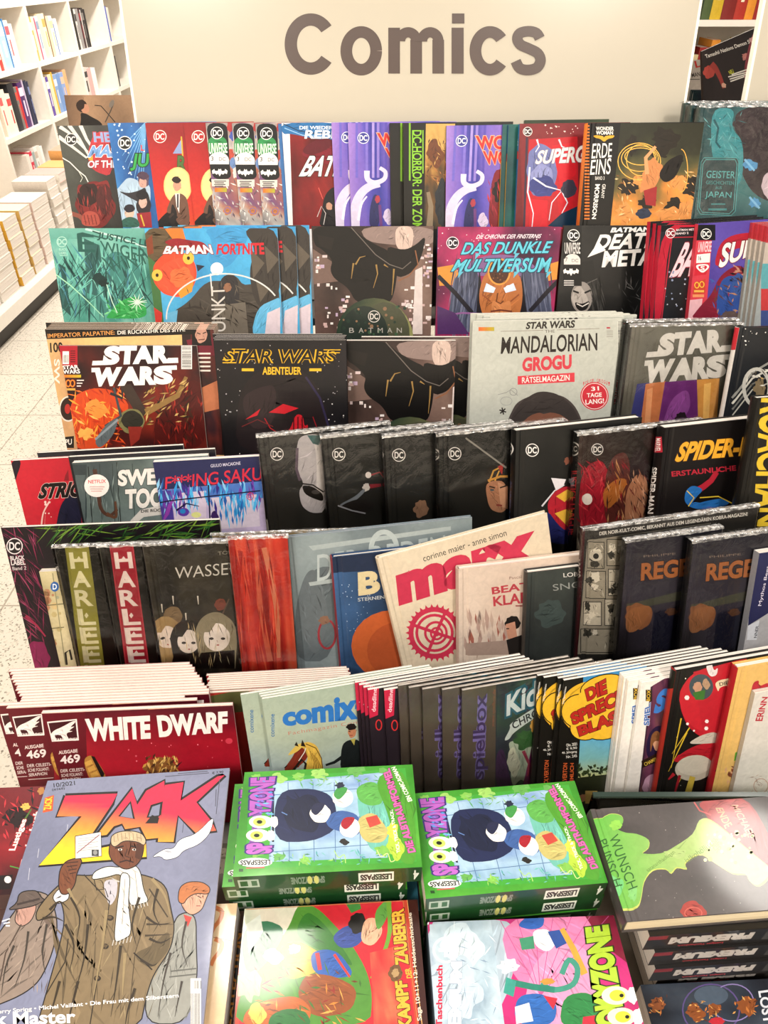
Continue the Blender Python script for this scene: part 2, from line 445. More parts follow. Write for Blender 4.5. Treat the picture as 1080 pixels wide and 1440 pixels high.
# ------------------------------------------------------------------ books
class Book: pass
GROOVE = [0.0, 0.0045, 0.0065, 0.0105, 0.0125, 9.0]
def groove_y(x):
    if x <= 0.0045 or x >= 0.0125: return 0.0
    if x < 0.0065: return 0.0013 * (x - 0.0045) / 0.002
    if x > 0.0105: return 0.0013 * (0.0125 - x) / 0.002
    return 0.0013
def make_meshes(B):
    """cover (boards, spine, artwork), page_block and, when sealed, shrink_wrap of one book; local x right, y back, z up."""
    w, h, t = B.w, B.h, B.t
    hard = B.hard; tc = 0.0022 if hard else 0.0002; ov = 0.0014 if hard else 0.0003
    fc, sc, bc = lin(B.front), lin(B.spine), lin(B.back)
    mb = MB()
    g = GROOVE[:-1] + [w] if hard and B.side == 'L' else None
    if g:                                                    # front board with its hinge groove
        for a, b in zip(g, g[1:]):
            ya, yb = groove_y(a + 1e-9), groove_y(b - 1e-9)
            mb.face([Vector((a, ya, 0)), Vector((b, yb, 0)), Vector((b, yb, h)), Vector((a, ya, h))], fc)
            mb.face([Vector((a, ya, h)), Vector((b, yb, h)), Vector((b, tc, h)), Vector((a, tc, h))], fc)
            mb.face([Vector((a, ya, 0)), Vector((a, tc, 0)), Vector((b, tc, 0)), Vector((b, yb, 0))], fc)
        mb.face([Vector((0, tc, 0)), Vector((0, tc, h)), Vector((w, tc, h)), Vector((w, tc, 0))], bc)
        mb.face([Vector((w, 0, 0)), Vector((w, tc, 0)), Vector((w, tc, h)), Vector((w, 0, h))], fc)
        mb.face([Vector((0, 0, 0)), Vector((0, 0, h)), Vector((0, tc, h)), Vector((0, tc, 0))], sc)
    else:
        cut = {} if hard else {'T': lin('e6ded4')}
        mb.box(0, 0, 0, w, tc, h, fc, {'L': sc if B.side == 'L' else fc, **cut})
    mb.box(0, t - tc, 0, w, t, h, bc, {'L': sc if B.side == 'L' else bc, **({} if hard else {'T': lin('e6ded4')})})
    if B.side == 'L':
        if hard:                                             # rounded back
            n = 6; pr = [(-0.0022 * math.sin(math.pi * i / n), t * i / n) for i in range(n + 1)]
            for a, b in zip(pr, pr[1:]):
                mb.face([Vector((a[0], a[1], 0)), Vector((a[0], a[1], h)), Vector((b[0], b[1], h)), Vector((b[0], b[1], 0))], sc, True)
            mb.face([Vector((x, y, h)) for x, y in pr], sc); mb.face([Vector((x, y, 0)) for x, y in pr[::-1]], sc)
        else: mb.box(0, tc, 0, tc, t - tc, h, sc)
    elif B.side == 'R': mb.box(w - tc, tc, 0, w, t - tc, h, sc)
    elif B.side == 'B': mb.box(0, tc, 0, w, t - tc, tc, sc)
    if B.art:
        def to3(x, y, k): return Vector((x, (groove_y(x) if g else 0) - k, h - y))
        B.A.emit(mb, to3, g)
    if B.spine_art and B.side == 'L':
        def to3s(x, y, k): return Vector((-k - (0.0022 * math.sin(math.pi * min(max(x / t, 0), 1)) + 2e-4 if hard else 0), t - x, h - y))
        B.SA.emit(mb, to3s, [t * i / 6 for i in range(7)] if hard else None)
    if B.spine_art and B.side == 'B':
        B.SA.emit(mb, lambda x, y, k: Vector((x, y, -k)))
    B.m_cover = mb.mesh('cover', B.ink)
    mb = MB()
    x0 = tc + 0.0002 if B.side == 'L' else ov
    x1 = w - tc - 0.0002 if B.side == 'R' else w - ov
    z0 = tc + 0.0002 if B.side == 'B' else ov
    mb.box(x0, tc + 0.0001, z0, x1, t - tc - 0.0001, h - ov)
    B.m_pages = mb.mesh('page_block', B.paper)
    B.m_wrap = B.m_seam = None
    if B.wrap:
        mb = MB(); e = B.we; q = random.Random(B.seed); N = 14
        X0, X1, Y0, Y1, Z0, Z1 = -e - (0.0023 if hard else 0.0003), w + e, -e, t + e, 0.0005, h + e
        def sheet(fn, nu, nv):
            g2 = [[fn(i / nu, j / nv) for i in range(nu + 1)] for j in range(nv + 1)]
            for j in range(nv):
                for i in range(nu): mb.face([g2[j][i], g2[j][i + 1], g2[j + 1][i + 1], g2[j + 1][i]], (1, 1, 1), True)
        def wob(x, z): return 0.75 * e * noise.noise(Vector((x * 30 + B.seed, z * 30, B.seed * 2.0)))
        sheet(lambda a, b: Vector((X0 + (X1 - X0) * a, Y0 + wob(a, b) * min(1, 6 * min(a, 1 - a, b, 1 - b)) - 0.0002, Z0 + (Z1 - Z0) * b)), N, N)
        sheet(lambda a, b: Vector((X0 + (X1 - X0) * a, Y0 + (Y1 - Y0) * b, Z1 + 0.0015 * abs(noise.noise(Vector((a * 24 + B.seed, b * 3, 5)))) * math.sin(math.pi * b))), 40, 4)
        sheet(lambda a, b: Vector((X0, Y1 + (Y0 - Y1) * a, Z0 + (Z1 - Z0) * b)), 3, 10)
        sheet(lambda a, b: Vector((X1, Y0 + (Y1 - Y0) * a, Z0 + (Z1 - Z0) * b)), 3, 10)
        B.m_wrap = mb.mesh('shrink_wrap', FILM)
        if e > 0.001:                                        # the gathered seam along the top edge
            mb = MB(); N2 = 60; rr = []
            for i in range(N2 + 1):
                a = i / N2; x = X0 + (X1 - X0) * a; q1 = noise.noise(Vector((a * 22 + B.seed, 1.3, 2))); q2 = noise.noise(Vector((a * 31 + B.seed, 7.1, 4)))
                rr.append([Vector((x, Y0 - 0.0003, Z1 - 0.0028 - 0.0014 * q1)), Vector((x, Y0 + 0.0004 * q2, Z1 - 0.0006)), Vector((x, Y0 + 0.0022 + 0.001 * q1, Z1 + 0.0006 + 0.0008 * q2)), Vector((x, min(Y1, Y0 + t * 0.72 + 0.002 * q2), Z1 + 0.0005))])
            for a, b in zip(rr, rr[1:]):
                for j in range(3): mb.face([a[j], b[j], b[j + 1], a[j + 1]], (1, 1, 1), True)
            B.m_seam = mb.mesh('film_seam', SEAM)

def place(B):
    """The Empty of a book and its parts."""
    r = empty(B.name, B.M); tag(r, B.label, B.cat, B.group); B.root = r
    src = B.ref or B
    for nm, me in (('cover', src.m_cover), ('page_block', src.m_pages), ('shrink_wrap', src.m_wrap), ('film_seam', src.m_seam), ('sticker', src.m_stick)):
        if me is None: continue
        o = bpy.data.objects.new(nm, me); COL.objects.link(o); o.parent = r
    return r

def spec(name, label, cat, t, w=None, uR=None, front='222222', spine=None, back=None, hard=False, art=None, spine_art=None, sticker=None,
         wrap=False, we=0.0014, group=None, ref=None, matte=False, paper=None, side='L', roll=0.0, gap=0.0005, **k):
    B = Book(); B.name = name; B.label = label; B.cat = cat; B.t = t; B.w = w; B.uR = uR; B.front = front
    B.spine = spine or front; B.back = back or front; B.hard = hard; B.art = art; B.sticker = sticker; B.spine_art = spine_art; B.wrap = wrap
    B.group = group; B.ref = ref; B.ink = INKM if matte else INK; B.paper = paper or PAPER; B.side = side
    B.roll = math.radians(roll); B.h = 0.26; B.a = 0.0; B.we = we; B.gap = gap + (we * 1.2 if wrap else 0); B.A = B.SA = None
    B.seed = spec.n; spec.n += 1
    if ref is not None:
        for q in ('t', 'w', 'uR', 'front', 'spine', 'back', 'hard', 'wrap', 'ink', 'paper', 'side', 'name', 'cat', 'we'): setattr(B, q, getattr(ref, q))
        B.gap = ref.gap
    return B
spec.n = 1

class Tier:
    """One sloping tier of the rack. Books are added from back to front; each leans on the ones behind it."""
    def __init__(s, Yb, zb, lean, yaw):
        s.B = Vector((0, Yb, zb)); s.lean = math.radians(lean); s.yaw = math.radians(yaw); s.items = []
        s.x = Vector((math.cos(s.yaw), math.sin(s.yaw), 0)); b = Vector((-math.sin(s.yaw), math.cos(s.yaw), 0))
        s.u = b * math.sin(s.lean) + Vector((0, 0, math.cos(s.lean))); s.n = -b * math.cos(s.lean) + Vector((0, 0, math.sin(s.lean)))
    def add(s, uL, vT, name, label, cat, t=0.006, fwd=0.0, **k):
        B = spec(name, label, cat, t, **k); B.uL = uL; B.vT = vT; B.fwd = fwd; s.items.append(B); return B
    def like(s, ref, uL, label=None, group=None, fwd=0.0, first=False):
        """A further copy; first=True slips it in right behind its original."""
        B = spec(ref.name, label or ref.label, ref.cat, ref.t, ref=ref, group=group or ref.group)
        B.uL = uL; B.vT = None; B.fwd = fwd
        if first: s.items.insert(s.items.index(ref), B)
        else: s.items.append(B)
        return B
    def solve(s):
        right = Vector((1, 0, 0)); down = Vector((0, -SN, -CS)); fw = Vector((0, CS, -SN))
        hits = set()
        for it in range(8):
            done = []
            for B in s.items:
                if B.ref is not None: B.h = B.ref.h; B.w = B.ref.w
                w = B.w or 0.17
                lo = B.a - (0.0042 if B.wrap else 0.0026 if B.hard else 0.0)
                hi = B.a + w * math.cos(B.roll) + B.h * abs(math.sin(B.roll)) + (0.002 if B.wrap else 0.0)
                sl = (hi * math.sin(s.yaw)) / math.cos(s.lean)
                for D in done:
                    if D.lo < hi + 0.0002 and D.hi > lo - 0.0002 and it: hits.add((id(D), id(B)))
                    if (id(D), id(B)) in hits or (not it and D.lo < hi and D.hi > lo): sl = max(sl, D.sl + D.t + (D.we * 1.9 if D.wrap else 0.0))
                B.sl = sl + B.gap + B.fwd; B.lo = lo; B.hi = hi; done.append(B)
                C = s.B + s.n * (B.sl + B.t) - s.u * (B.sl * math.tan(s.lean)) - CAM
                def eqs(U, V=None):
                    k = (U - 540) / F; e = right - fw * k
                    r1 = (s.x.dot(e), s.u.dot(e), -C.dot(e))
                    if V is None: return r1
                    e2 = down - fw * ((V - 720) / F)
                    return r1, (s.x.dot(e2), s.u.dot(e2), -C.dot(e2))
                if B.vT is not None:
                    (a1, b1, c1), (a2, b2, c2) = eqs(B.uL, B.vT)
                    dt = a1 * b2 - a2 * b1
                    B.a = (c1 * b2 - c2 * b1) / dt; hh = (a1 * c2 - a2 * c1) / dt; B.h = hh / math.cos(B.roll); B.hh = hh
                    if B.uR is not None:
                        k = eqs(B.uR)
                        if B.roll:
                            q = s.x * math.cos(B.roll) + s.u * math.sin(B.roll); e = right - fw * ((B.uR - 540) / F)
                            p = C + s.x * B.a + s.u * hh
                            B.w = -p.dot(e) / q.dot(e)
                        else: B.w = (k[2] - k[1] * hh) / k[0] - B.a - 0.0015
                else:
                    B.hh = B.h * math.cos(B.roll); k = eqs(B.uL); B.a = (k[2] - k[1] * B.hh) / k[0]
    def build(s):
        s.solve()
        for B in s.items:
            xx = s.x * math.cos(B.roll) + s.u * math.sin(B.roll); uu = s.u * math.cos(B.roll) - s.x * math.sin(B.roll)
            tl = s.B + s.n * (B.sl + B.t) - s.u * (B.sl * math.tan(s.lean)) + s.x * B.a + s.u * B.hh
            org = tl - uu * B.h
            M = Matrix.Identity(4)
            for i in range(3): M[i][0] = xx[i]; M[i][1] = -s.n[i]; M[i][2] = uu[i]; M[i][3] = org[i]
            B.M = M
            if B.ref is None: finish(B, tl, xx, -s.n, uu)
        for B in s.items: place(B)
def finish(B, tl, xx, yy, uu):
    if B.art:
        B.A = Art(tl, xx, -uu, B.w, B.h); B.art(B.A)
    B.m_stick = None
    if B.spine_art:
        if B.side == 'L': B.SA = Art(tl + yy * B.t, -yy, -uu, B.t, B.h)
        else: B.SA = Art(tl - uu * B.h, xx, yy, B.w, B.t)
        B.spine_art(B.SA)
    make_meshes(B)
    if B.sticker:
        A = Art(tl, xx, -uu, B.w, B.h); A.k = B.A.k + 20; B.sticker(A); mb = MB()
        A.emit(mb, lambda x, y, k: Vector((x, -k, B.h - y))); B.m_stick = mb.mesh('sticker', INKM)

def flat_book(tl, tr, z, depth, name, label, cat, t=0.02, dz=0.0, **k):
    """A book lying on its back: tl, tr are the pixels of its far edge at height z, depth its extent towards us."""
    B = spec(name, label, cat, t, **k); B.ink = INKG
    p = at_z(tl[0], tl[1], z); q = at_z(tr[0], tr[1], z)
    B.w = (q - p).length; B.h = depth
    xx = (q - p).normalized(); yy = Vector((0, 0, -1)); uu = xx.cross(yy)
    M = Matrix.Identity(4); org = p - uu * depth
    for i in range(3): M[i][0] = xx[i]; M[i][1] = yy[i]; M[i][2] = uu[i]; M[i][3] = org[i]
    B.M = M
    finish(B, p, xx, yy, uu); place(B)
    return B
def flat_copy(ref, shift, label, group=None, turn=0.0):
    B = spec(ref.name, label, ref.cat, ref.t, ref=ref, group=group or ref.group); B.h = ref.h; B.w = ref.w
    c = ref.M.translation + (ref.M.to_3x3() @ Vector((ref.w / 2, 0, ref.h / 2)))
    B.M = Matrix.Translation(Vector(shift)) @ Matrix.Translation(c) @ Matrix.Rotation(math.radians(turn), 4, 'Z') @ Matrix.Translation(-c) @ ref.M
    place(B)
    return B
# ------------------------------------------------------------------ the setting
def floor_mat():
    m, nt, b = new_mat('terrazzo_tiles')
    tc = nt.nodes.new('ShaderNodeTexCoord')
    v = nt.nodes.new('ShaderNodeTexVoronoi'); v.inputs['Scale'].default_value = 210
    nt.links.new(tc.outputs['Object'], v.inputs['Vector'])
    r = nt.nodes.new('ShaderNodeValToRGB'); e = r.color_ramp.elements
    e[0].position = 0.0; e[0].color = (*lin('7d7363'), 1); e[1].position = 1.0; e[1].color = (*lin('e2d8c8'), 1)
    a = e.new(0.10); a.color = (*lin('d2c8b6'), 1); a = e.new(0.22); a.color = (*lin('e3dacb'), 1)
    sp = nt.nodes.new('ShaderNodeSeparateColor'); nt.links.new(v.outputs['Color'], sp.inputs[0]); nt.links.new(sp.outputs[0], r.inputs['Fac'])
    k = nt.nodes.new('ShaderNodeTexBrick'); k.offset = 0.0
    for i, c in (('Color1', (1, 1, 1, 1)), ('Color2', (0.95, 0.95, 0.95, 1)), ('Mortar', (0.55, 0.52, 0.48, 1))): k.inputs[i].default_value = c
    k.inputs['Scale'].default_value = 1.0; k.inputs['Brick Width'].default_value = 0.4; k.inputs['Row Height'].default_value = 0.4; k.inputs['Mortar Size'].default_value = 0.003
    nt.links.new(tc.outputs['Object'], k.inputs['Vector'])
    x = nt.nodes.new('ShaderNodeMix'); x.data_type = 'RGBA'; x.blend_type = 'MULTIPLY'; x.inputs['Factor'].default_value = 1
    nt.links.new(r.outputs['Color'], x.inputs['A']); nt.links.new(k.outputs['Color'], x.inputs['B'])
    nt.links.new(x.outputs['Result'], b.inputs['Base Color']); b.inputs['Roughness'].default_value = 0.42
    return m
FLOORM = floor_mat()
WALLM = plain('wall_paint', 'e8dfd0', 0.7)
WHITE = plain('white_laminate', 'ece5da', 0.4)
BLACKM = plain('black_plinth', '2a2522', 0.5)
RACKM = plain('grey_rack_metal', '6d675f', 0.45)
WOODM = plain('table_laminate', '8c8275', 0.5)
mb = MB(); mb.box(-2.75, -3.0, -0.1, 4.2, 9.6, 0.0); tag(mb.build('floor', FLOORM), kind='structure')
mb = MB(); mb.box(-2.85, -3.0, 0, -2.75, 9.6, 3.0); tag(mb.build('wall_left', WALLM), kind='structure')
mb = MB(); mb.box(-2.75, 9.6, 0, 4.2, 9.7, 3.0); tag(mb.build('wall_back', WALLM), kind='structure')

mb = MB(); mb.box(-2.75, -3.1, 0.70, 4.2, -3.0, 3.0); tag(mb.build('wall_front', WALLM), kind='structure')
mb = MB(); mb.box(-2.75, -3.12, 0.0, 4.2, -2.97, 0.70); tag(mb.build('reflected_dark_band_1', BLACKM), kind='structure')  # unseen dark band, added so sealed covers reflect dark below the bright wall

# ------------------------------------------------------------------ comic rack
Y1 = 0.0
TIERS = [(1.575, 1.165), (1.215, 1.149), (1.045, 1.03), (0.905, 0.932), (0.765, 0.866), (0.640, 0.776), (0.555, 0.716)]
DEPTH = [0.112, 0.112, 0.112, 0.112, 0.088, 0.064, 0.094]   # back foot line of each tier: y, z
TL_, TR_ = -0.40, 1.15
LEAN = math.radians(15)
rack = tag(empty('display_rack', Matrix.Translation((0.37, 1.1, 0))), 'grey stepped shop rack carrying the tiers of comics', 'rack')
def rel(o, p): o.parent = p; o.matrix_parent_inverse = p.matrix_world.inverted()
for (yb, zb), dp in zip(TIERS, DEPTH):
    mb = MB(); mb.box(TL_, yb - dp, zb - 0.013, TR_, yb + 0.012, zb - 0.001); rel(mb.build('shelf', RACKM), rack)
    M = Matrix.Translation((0, yb + 0.003, zb - 0.001)) @ Matrix.Rotation(-LEAN, 4, 'X')
    mb = MB(); mb.box(TL_, 0.0, 0.0, TR_, 0.006, 0.045); rel(mb.build('back_panel', RACKM, None, M), rack)
prof = [(1.66, 0.0), (1.66, TIERS[0][1] - 0.014)]
for k, ((yb, zb), dp) in enumerate(zip(TIERS, DEPTH)):
    if k: prof.append((min(yb + 0.012, prof[-1][0]), zb - 0.014))
    prof.append((yb - dp, zb - 0.014))
    nxt = TIERS[k + 1] if k + 1 < len(TIERS) else None
    if nxt: prof.append((yb - dp, nxt[1] - 0.014))
prof += [(TIERS[-1][0] - DEPTH[-1], 0.0)]
prof = [p for i, p in enumerate(prof) if i == 0 or p != prof[i - 1]][::-1]
for x in (TL_ + 0.01, TR_ - 0.03):
    mb = MB()
    for xx in (x, x + 0.02):
        for ix in tessellate_polygon([[Vector((p[0], p[1], 0)) for p in prof]]): mb.face([Vector((xx, prof[i][0], prof[i][1])) for i in ix], (.8, .8, .8))
    for a, b in zip(prof, prof[1:] + prof[:1]):
        mb.face([Vector((x, *a)), Vector((x, *b)), Vector((x + 0.02, *b)), Vector((x + 0.02, *a))], (.8, .8, .8))
    rel(mb.build('side_panel', RACKM), rack)

table = tag(empty('display_table', Matrix.Translation((0.1, 0.2, 0))), 'low table in front of the rack under the flat piles', 'table')
mb = MB(); mb.box(-0.62, -0.02, 0.665, 0.85, 0.43, 0.700); rel(mb.build('table_top', WOODM), table)
for x in (-0.58, 0.76):
    for y in (0.02, 0.36):
        mb = MB(); mb.box(x, y, 0, x + 0.05, y + 0.05, 0.665); rel(mb.build('leg', RACKM), table)

# clear panel at the right front of the rack
def glass_mat():
    m, nt, b = new_mat('clear_glass_panel'); nt.nodes.clear()
    out = nt.nodes.new('ShaderNodeOutputMaterial'); mx = nt.nodes.new('ShaderNodeMixShader')
    tr = nt.nodes.new('ShaderNodeBsdfTransparent'); tr.inputs[0].default_value = (0.80, 0.86, 0.82, 1)
    gl = nt.nodes.new('ShaderNodeBsdfGlossy'); gl.inputs['Roughness'].default_value = 0.02
    fr = nt.nodes.new('ShaderNodeFresnel'); fr.inputs['IOR'].default_value = 1.45
    nt.links.new(fr.outputs[0], mx.inputs[0]); nt.links.new(tr.outputs[0], mx.inputs[1]); nt.links.new(gl.outputs[0], mx.inputs[2])
    nt.links.new(mx.outputs[0], out.inputs[0]); return m
GLASS = glass_mat(); GEDGE = plain('green_glass_edge', '2c3a33', 0.15)
gp = tag(empty('glass_panel', Matrix.Translation((0.36, 0.4275, 0.70))), 'clear glass panel with a dark green edge in front of the lowest comics at right', 'glass panel')
mb = MB(); mb.box(-0.132, -0.0025, 0.0005, 0.36, 0.0025, 0.181); mb.build('pane', GLASS, gp)
mb = MB(); mb.box(-0.132, -0.0027, 0.181, 0.36, 0.0027, 0.1845); mb.build('edge', GEDGE, gp)

# ------------------------------------------------------------------ the two signs behind the top tier
def sign_mat():
    m, nt, b = new_mat('cream_acrylic')
    b.inputs['Base Color'].default_value = (*lin('bbb3a2'), 1); b.inputs['Roughness'].default_value = 0.22
    tc = nt.nodes.new('ShaderNodeTexCoord'); n = nt.nodes.new('ShaderNodeTexNoise'); n.inputs['Scale'].default_value = 3
    nt.links.new(tc.outputs['Object'], n.inputs['Vector'])
    bp = nt.nodes.new('ShaderNodeBump'); bp.inputs['Strength'].default_value = 0.03; nt.links.new(n.outputs['Fac'], bp.inputs['Height'])
    nt.links.new(bp.outputs['Normal'], b.inputs['Normal'])
    b.inputs['Subsurface Weight'].default_value = 0.0
    return m
SIGNM = sign_mat(); SEDGE = plain('polished_acrylic_edge', 'fff6e6', 0.15); LETTERM = plain('brown_lettering', '4a3a33', 0.35)
def make_sign(pl, pr, label, txt=None):
    """pl, pr: pixels of the left and right edge on the line where the top tier hides the sign."""
    Y = 1.305; a = math.radians(12)
    p = at_y(pl[0], pl[1], Y); q = at_y(pr[0], pr[1], Y); w = q.x - p.x
    u = Vector((0, math.sin(a), math.cos(a))); n = Vector((0, math.cos(a), -math.sin(a)))
    org = Vector((p.x, Y, p.z)) - u * 0.24; H = 0.24 + 0.225
    M = Matrix.Identity(4)
    for i in range(3): M[i][0] = (1, 0, 0)[i]; M[i][1] = n[i]; M[i][2] = u[i]; M[i][3] = org[i]
    r = tag(empty('shop_sign', M), label, 'sign')
    mb = MB(); mb.box(0.004, 0, 0.004, w - 0.004, 0.012, H - 0.004); mb.build('panel', SIGNM, r)
    mb = MB()
    mb.box(0, -0.0004, 0, 0.004, 0.0124, H); mb.box(w - 0.004, -0.0004, 0, w, 0.0124, H); mb.box(0.004, -0.0004, H - 0.004, w - 0.004, 0.0124, H); mb.box(0.004, -0.0004, 0, w - 0.004, 0.0124, 0.004)
    mb.build('polished_edge', SEDGE, r)
    if txt:
        A = Art(org + u * H, Vector((1, 0, 0)), -u, w, H); A.STEP = 6e-5
        c = '4a3a33'
        A.ring(437, 62, 28, 34.5, 17.5, c, 60, 38, 322)                          # C
        A.ring(508, 71.5, 21, 26.5, 16.5, c, 60)                                 # o
        for x in (546, 577, 608): A.R(x, 56 if x > 546 else 39, x + 16.5, 103.5, c)
        A.R(546, 39, 562, 60, c); A.ring(574, 58, 11.5, 12.5, 14.5, c, 30, 180, 362); A.ring(605, 58, 11.5, 12.5, 14.5, c, 30, 178, 362)
        A.R(635, 39, 652, 103.5, c); A.R(635.5, 19, 653, 33, c)                  # i
        A.ring(689, 71.5, 20.5, 26.5, 16.5, c, 50, 40, 320)                      # c
        A.S([(759, 54), (754, 46.5), (743, 44), (731, 47), (727.5, 55), (732, 63), (744, 68.5), (756, 75), (760, 85), (755, 95), (743, 98.5), (731, 96), (725, 86)], 15, c, curve=True)
        mb = MB(); A.emit(mb, lambda x, y, k: Vector((x, -k, H - y))); mb.build('lettering', LETTERM, r)
    return r
make_sign((190, 175), (960, 175), 'wide cream sign reading Comics in large dark brown letters above the rack', 'Comics')
make_sign((1045, 150), (1540, 150), 'blank cream sign at the right edge, behind the teal sealed book')

# ------------------------------------------------------------------ white bookcases along the left wall
XS, XB = -2.35, -2.70
LEV = [0.06, 0.40, 0.74, 1.08, 1.42, 1.76]
cases = ['nearest white bookcase bay at the left edge, holding black, red and purple books',
         'second white bookcase bay from the left, with cream, yellow and blue books',
         'third white bookcase bay, holding a row of thin black books', 'farthest white bookcase bay, half hidden by the cream sign']
BAY0 = 4.90
for k, lb in enumerate(cases):
    y0 = BAY0 + 0.8 * k
    r = tag(empty('bookcase', Matrix.Translation(((XS + XB) / 2, y0 + 0.4, 0))), lb, 'bookcase', 'white bookcases along the left wall')
    for y in (y0 + 0.0005, y0 + 0.7825):
        mb = MB(); mb.box(XB, y, 0, XS, y + 0.017, 2.15)
        o = mb.build('upright', WHITE); rel(o, r)
    for z in LEV + [2.12]:
        mb = MB(); mb.box(XB + 0.01, y0 + 0.018, z - 0.026, XS - 0.003, y0 + 0.782, z); rel(mb.build('shelf', WHITE), r)
    mb = MB(); mb.box(XB - 0.012, y0 + 0.001, 0.01, XB - 0.001, y0 + 0.799, 2.15); rel(mb.build('back_panel', WHITE), r)

def plain_book(name, label, cat, M, w, h, t, front, spine, side='L', band=None, group=None, paper=None, hard=True):
    def sa(A):
        if band:
            A.k += 1; c = lin(band); a, b = A.h * 0.12, A.h * 0.30
            A._add([(0.002, a), (0.002, b), (A.w - 0.002, b), (A.w - 0.002, a)], [c] * 4)
            A.k += 1; a, b = A.h * 0.40, A.h * 0.75
            A._add([(A.w * .35, a), (A.w * .35, b), (A.w * .65, b), (A.w * .65, a)], [c] * 4)
    B = spec(name, label, cat, t, w=w, front=front, spine=spine, hard=hard, side=side, matte=True, paper=paper, group=group, spine_art=sa if band else None)
    B.h = h; B.M = M
    ex, ey, ez = M.col[0].to_3d(), M.col[1].to_3d(), M.col[2].to_3d()
    finish(B, M.translation + ez * h, ex, ey, ez); place(B)
    return B
def frame(x, y, org):
    """Matrix with local x and y axes given, z = x cross y."""
    x = Vector(x).normalized(); y = Vector(y).normalized(); z = x.cross(y); M = Matrix.Identity(4)
    for i in range(3): M[i][0] = x[i]; M[i][1] = y[i]; M[i][2] = z[i]; M[i][3] = org[i]
    return M
def shelf_row(bay, lev, books, y_start=0.03):
    """books: (colour, thickness, height, band colour, description); the row runs away from us."""
    y = BAY0 + 0.8 * bay + y_start
    for (c, t, h, band, desc) in books:
        if desc: plain_book('shelf_book', desc, 'book', frame((-1, 0, 0), (0, -1, 0), (XS - 0.035, y + t, LEV[lev] + 0.0005)), 0.14 + 0.3 * (h - .2), h, t, c, c, band=band, group='books in the white bookcases', paper=PAPER)
        y += t + 0.001
W0 = 'on the %s shelf of the %s bookcase'
def nm(c, lev, bay, extra=''):
    return '%s book %s' % (c, W0 % ({1: 'lowest visible', 2: 'lower', 3: 'upper', 4: 'top'}[lev], ['nearest', 'second', 'third', 'farthest'][bay])) + extra
shelf_row(0, 3, [('f0e4d2', .035, .22, None, nm('cream left-end', 3, 0)), ('d8433c', .045, .23, 'f4e2d8', nm('broad red', 3, 0)), ('f1e6d0', .03, .25, None, nm('cream', 3, 0, ' next to the red one')),
    ('a9c8dc', .10, .25, 'e8f0f4', nm('broad pale blue', 3, 0)), ('3f7cb4', .02, .26, None, nm('thin bright blue', 3, 0)), ('efe9e2', .06, .25, 'd8606c', nm('white', 3, 0, ' with a pink band')), ('f2ece4', .05, .23, None, nm('plain white', 3, 0, ' at the far end'))], 0.26)
shelf_row(1, 3, [('e0ae5c', .06, .25, 'f4e8d0', nm('ochre', 3, 1)), ('ead9c4', .045, .25, None, nm('beige', 3, 1, ' beside the ochre one')), ('cf3f68', .018, .24, None, nm('thin pink', 3, 1)),
    ('cfd8e2', .05, .25, '8a9ab4', nm('grey blue', 3, 1)), ('f0dfba', .06, .26, None, nm('tall cream', 3, 1)), ('efe4c4', .06, .26, 'c8a860', nm('cream', 3, 1, ' with a tan band')), ('7a5a3c', .018, .25, None, nm('thin brown', 3, 1)),
    ('eed0b0', .05, .24, None, nm('peach', 3, 1)), ('f4ecdc', .06, .24, 'e8c8a0', nm('ivory', 3, 1)), ('6d86b8', .018, .19, None, nm('low blue', 3, 1)), ('f0eadf', .06, .22, None, nm('white far-end', 3, 1))], 0.07)
shelf_row(2, 3, [('a8564a', .03, .22, 'e8d8c8', nm('rust red', 3, 2)), ('1d1b1c', .075, .26, None, nm('thick black', 3, 2)), ('cfcac4', .035, .26, '2c2a2a', nm('silver grey', 3, 2)), ('8d8886', .06, .26, None, nm('dark grey', 3, 2)),
    ('3a2426', .04, .26, '8a3038', nm('black-brown', 3, 2)), ('b8b2ac', .02, .25, None, nm('thin silver', 3, 2)), ('2b2728', .05, .26, '75706c', nm('black banded', 3, 2)), ('1f1c1e', .04, .25, None, nm('slim black far-end', 3, 2))], 0.06)
shelf_row(3, 3, [('3c4aa0', .05, .25, 'd8d8e8', nm('dark blue', 3, 3)), ('4a5cb4', .05, .25, None, nm('mid blue', 3, 3)), ('d8d0c4', .06, .24, None, nm('grey', 3, 3))], 0.06)
shelf_row(0, 2, [('f1e4d0', .05, .24, 'd06060', nm('cream red-banded', 2, 0)), ('eee0cc', .05, .25, None, nm('plain cream', 2, 0)), ('f0e2d0', .06, .22, 'c84848', nm('ivory red-banded', 2, 0)), ('23242a', .085, .27, None, nm('thick black', 2, 0)), ('75706c', .035, .24, 'd85040', nm('grey', 2, 0)),
    ('c2262e', .028, .24, None, nm('bright red', 2, 0)), ('4c2a62', .07, .26, 'e4d0e8', nm('purple', 2, 0)), ('c4b4cc', .02, .27, None, nm('thin lilac', 2, 0)), ('1f2440', .05, .26, None, nm('navy', 2, 0)), ('2a2c48', .03, .25, '7a86b0', nm('slim navy far-end', 2, 0))], 0.14)
shelf_row(1, 2, [('efe0c2', .06, .24, None, nm('cream left-end', 2, 1)), ('5d479c', .05, .24, 'e8e0f0', nm('violet', 2, 1)), ('ecd8b0', .06, .25, None, nm('pale tan', 2, 1)), ('dfa93c', .03, .26, None, nm('golden yellow', 2, 1)),
    ('7f9cc8', .06, .24, 'c8d4e8', nm('sky blue', 2, 1)), ('6f90c4', .07, .24, None, nm('mid blue', 2, 1)), ('88a0d0', .07, .24, 'e0b8a0', nm('pale blue far-end', 2, 1)), ('e4a878', .06, .25, None, nm('peach far-end', 2, 1))], 0.06)
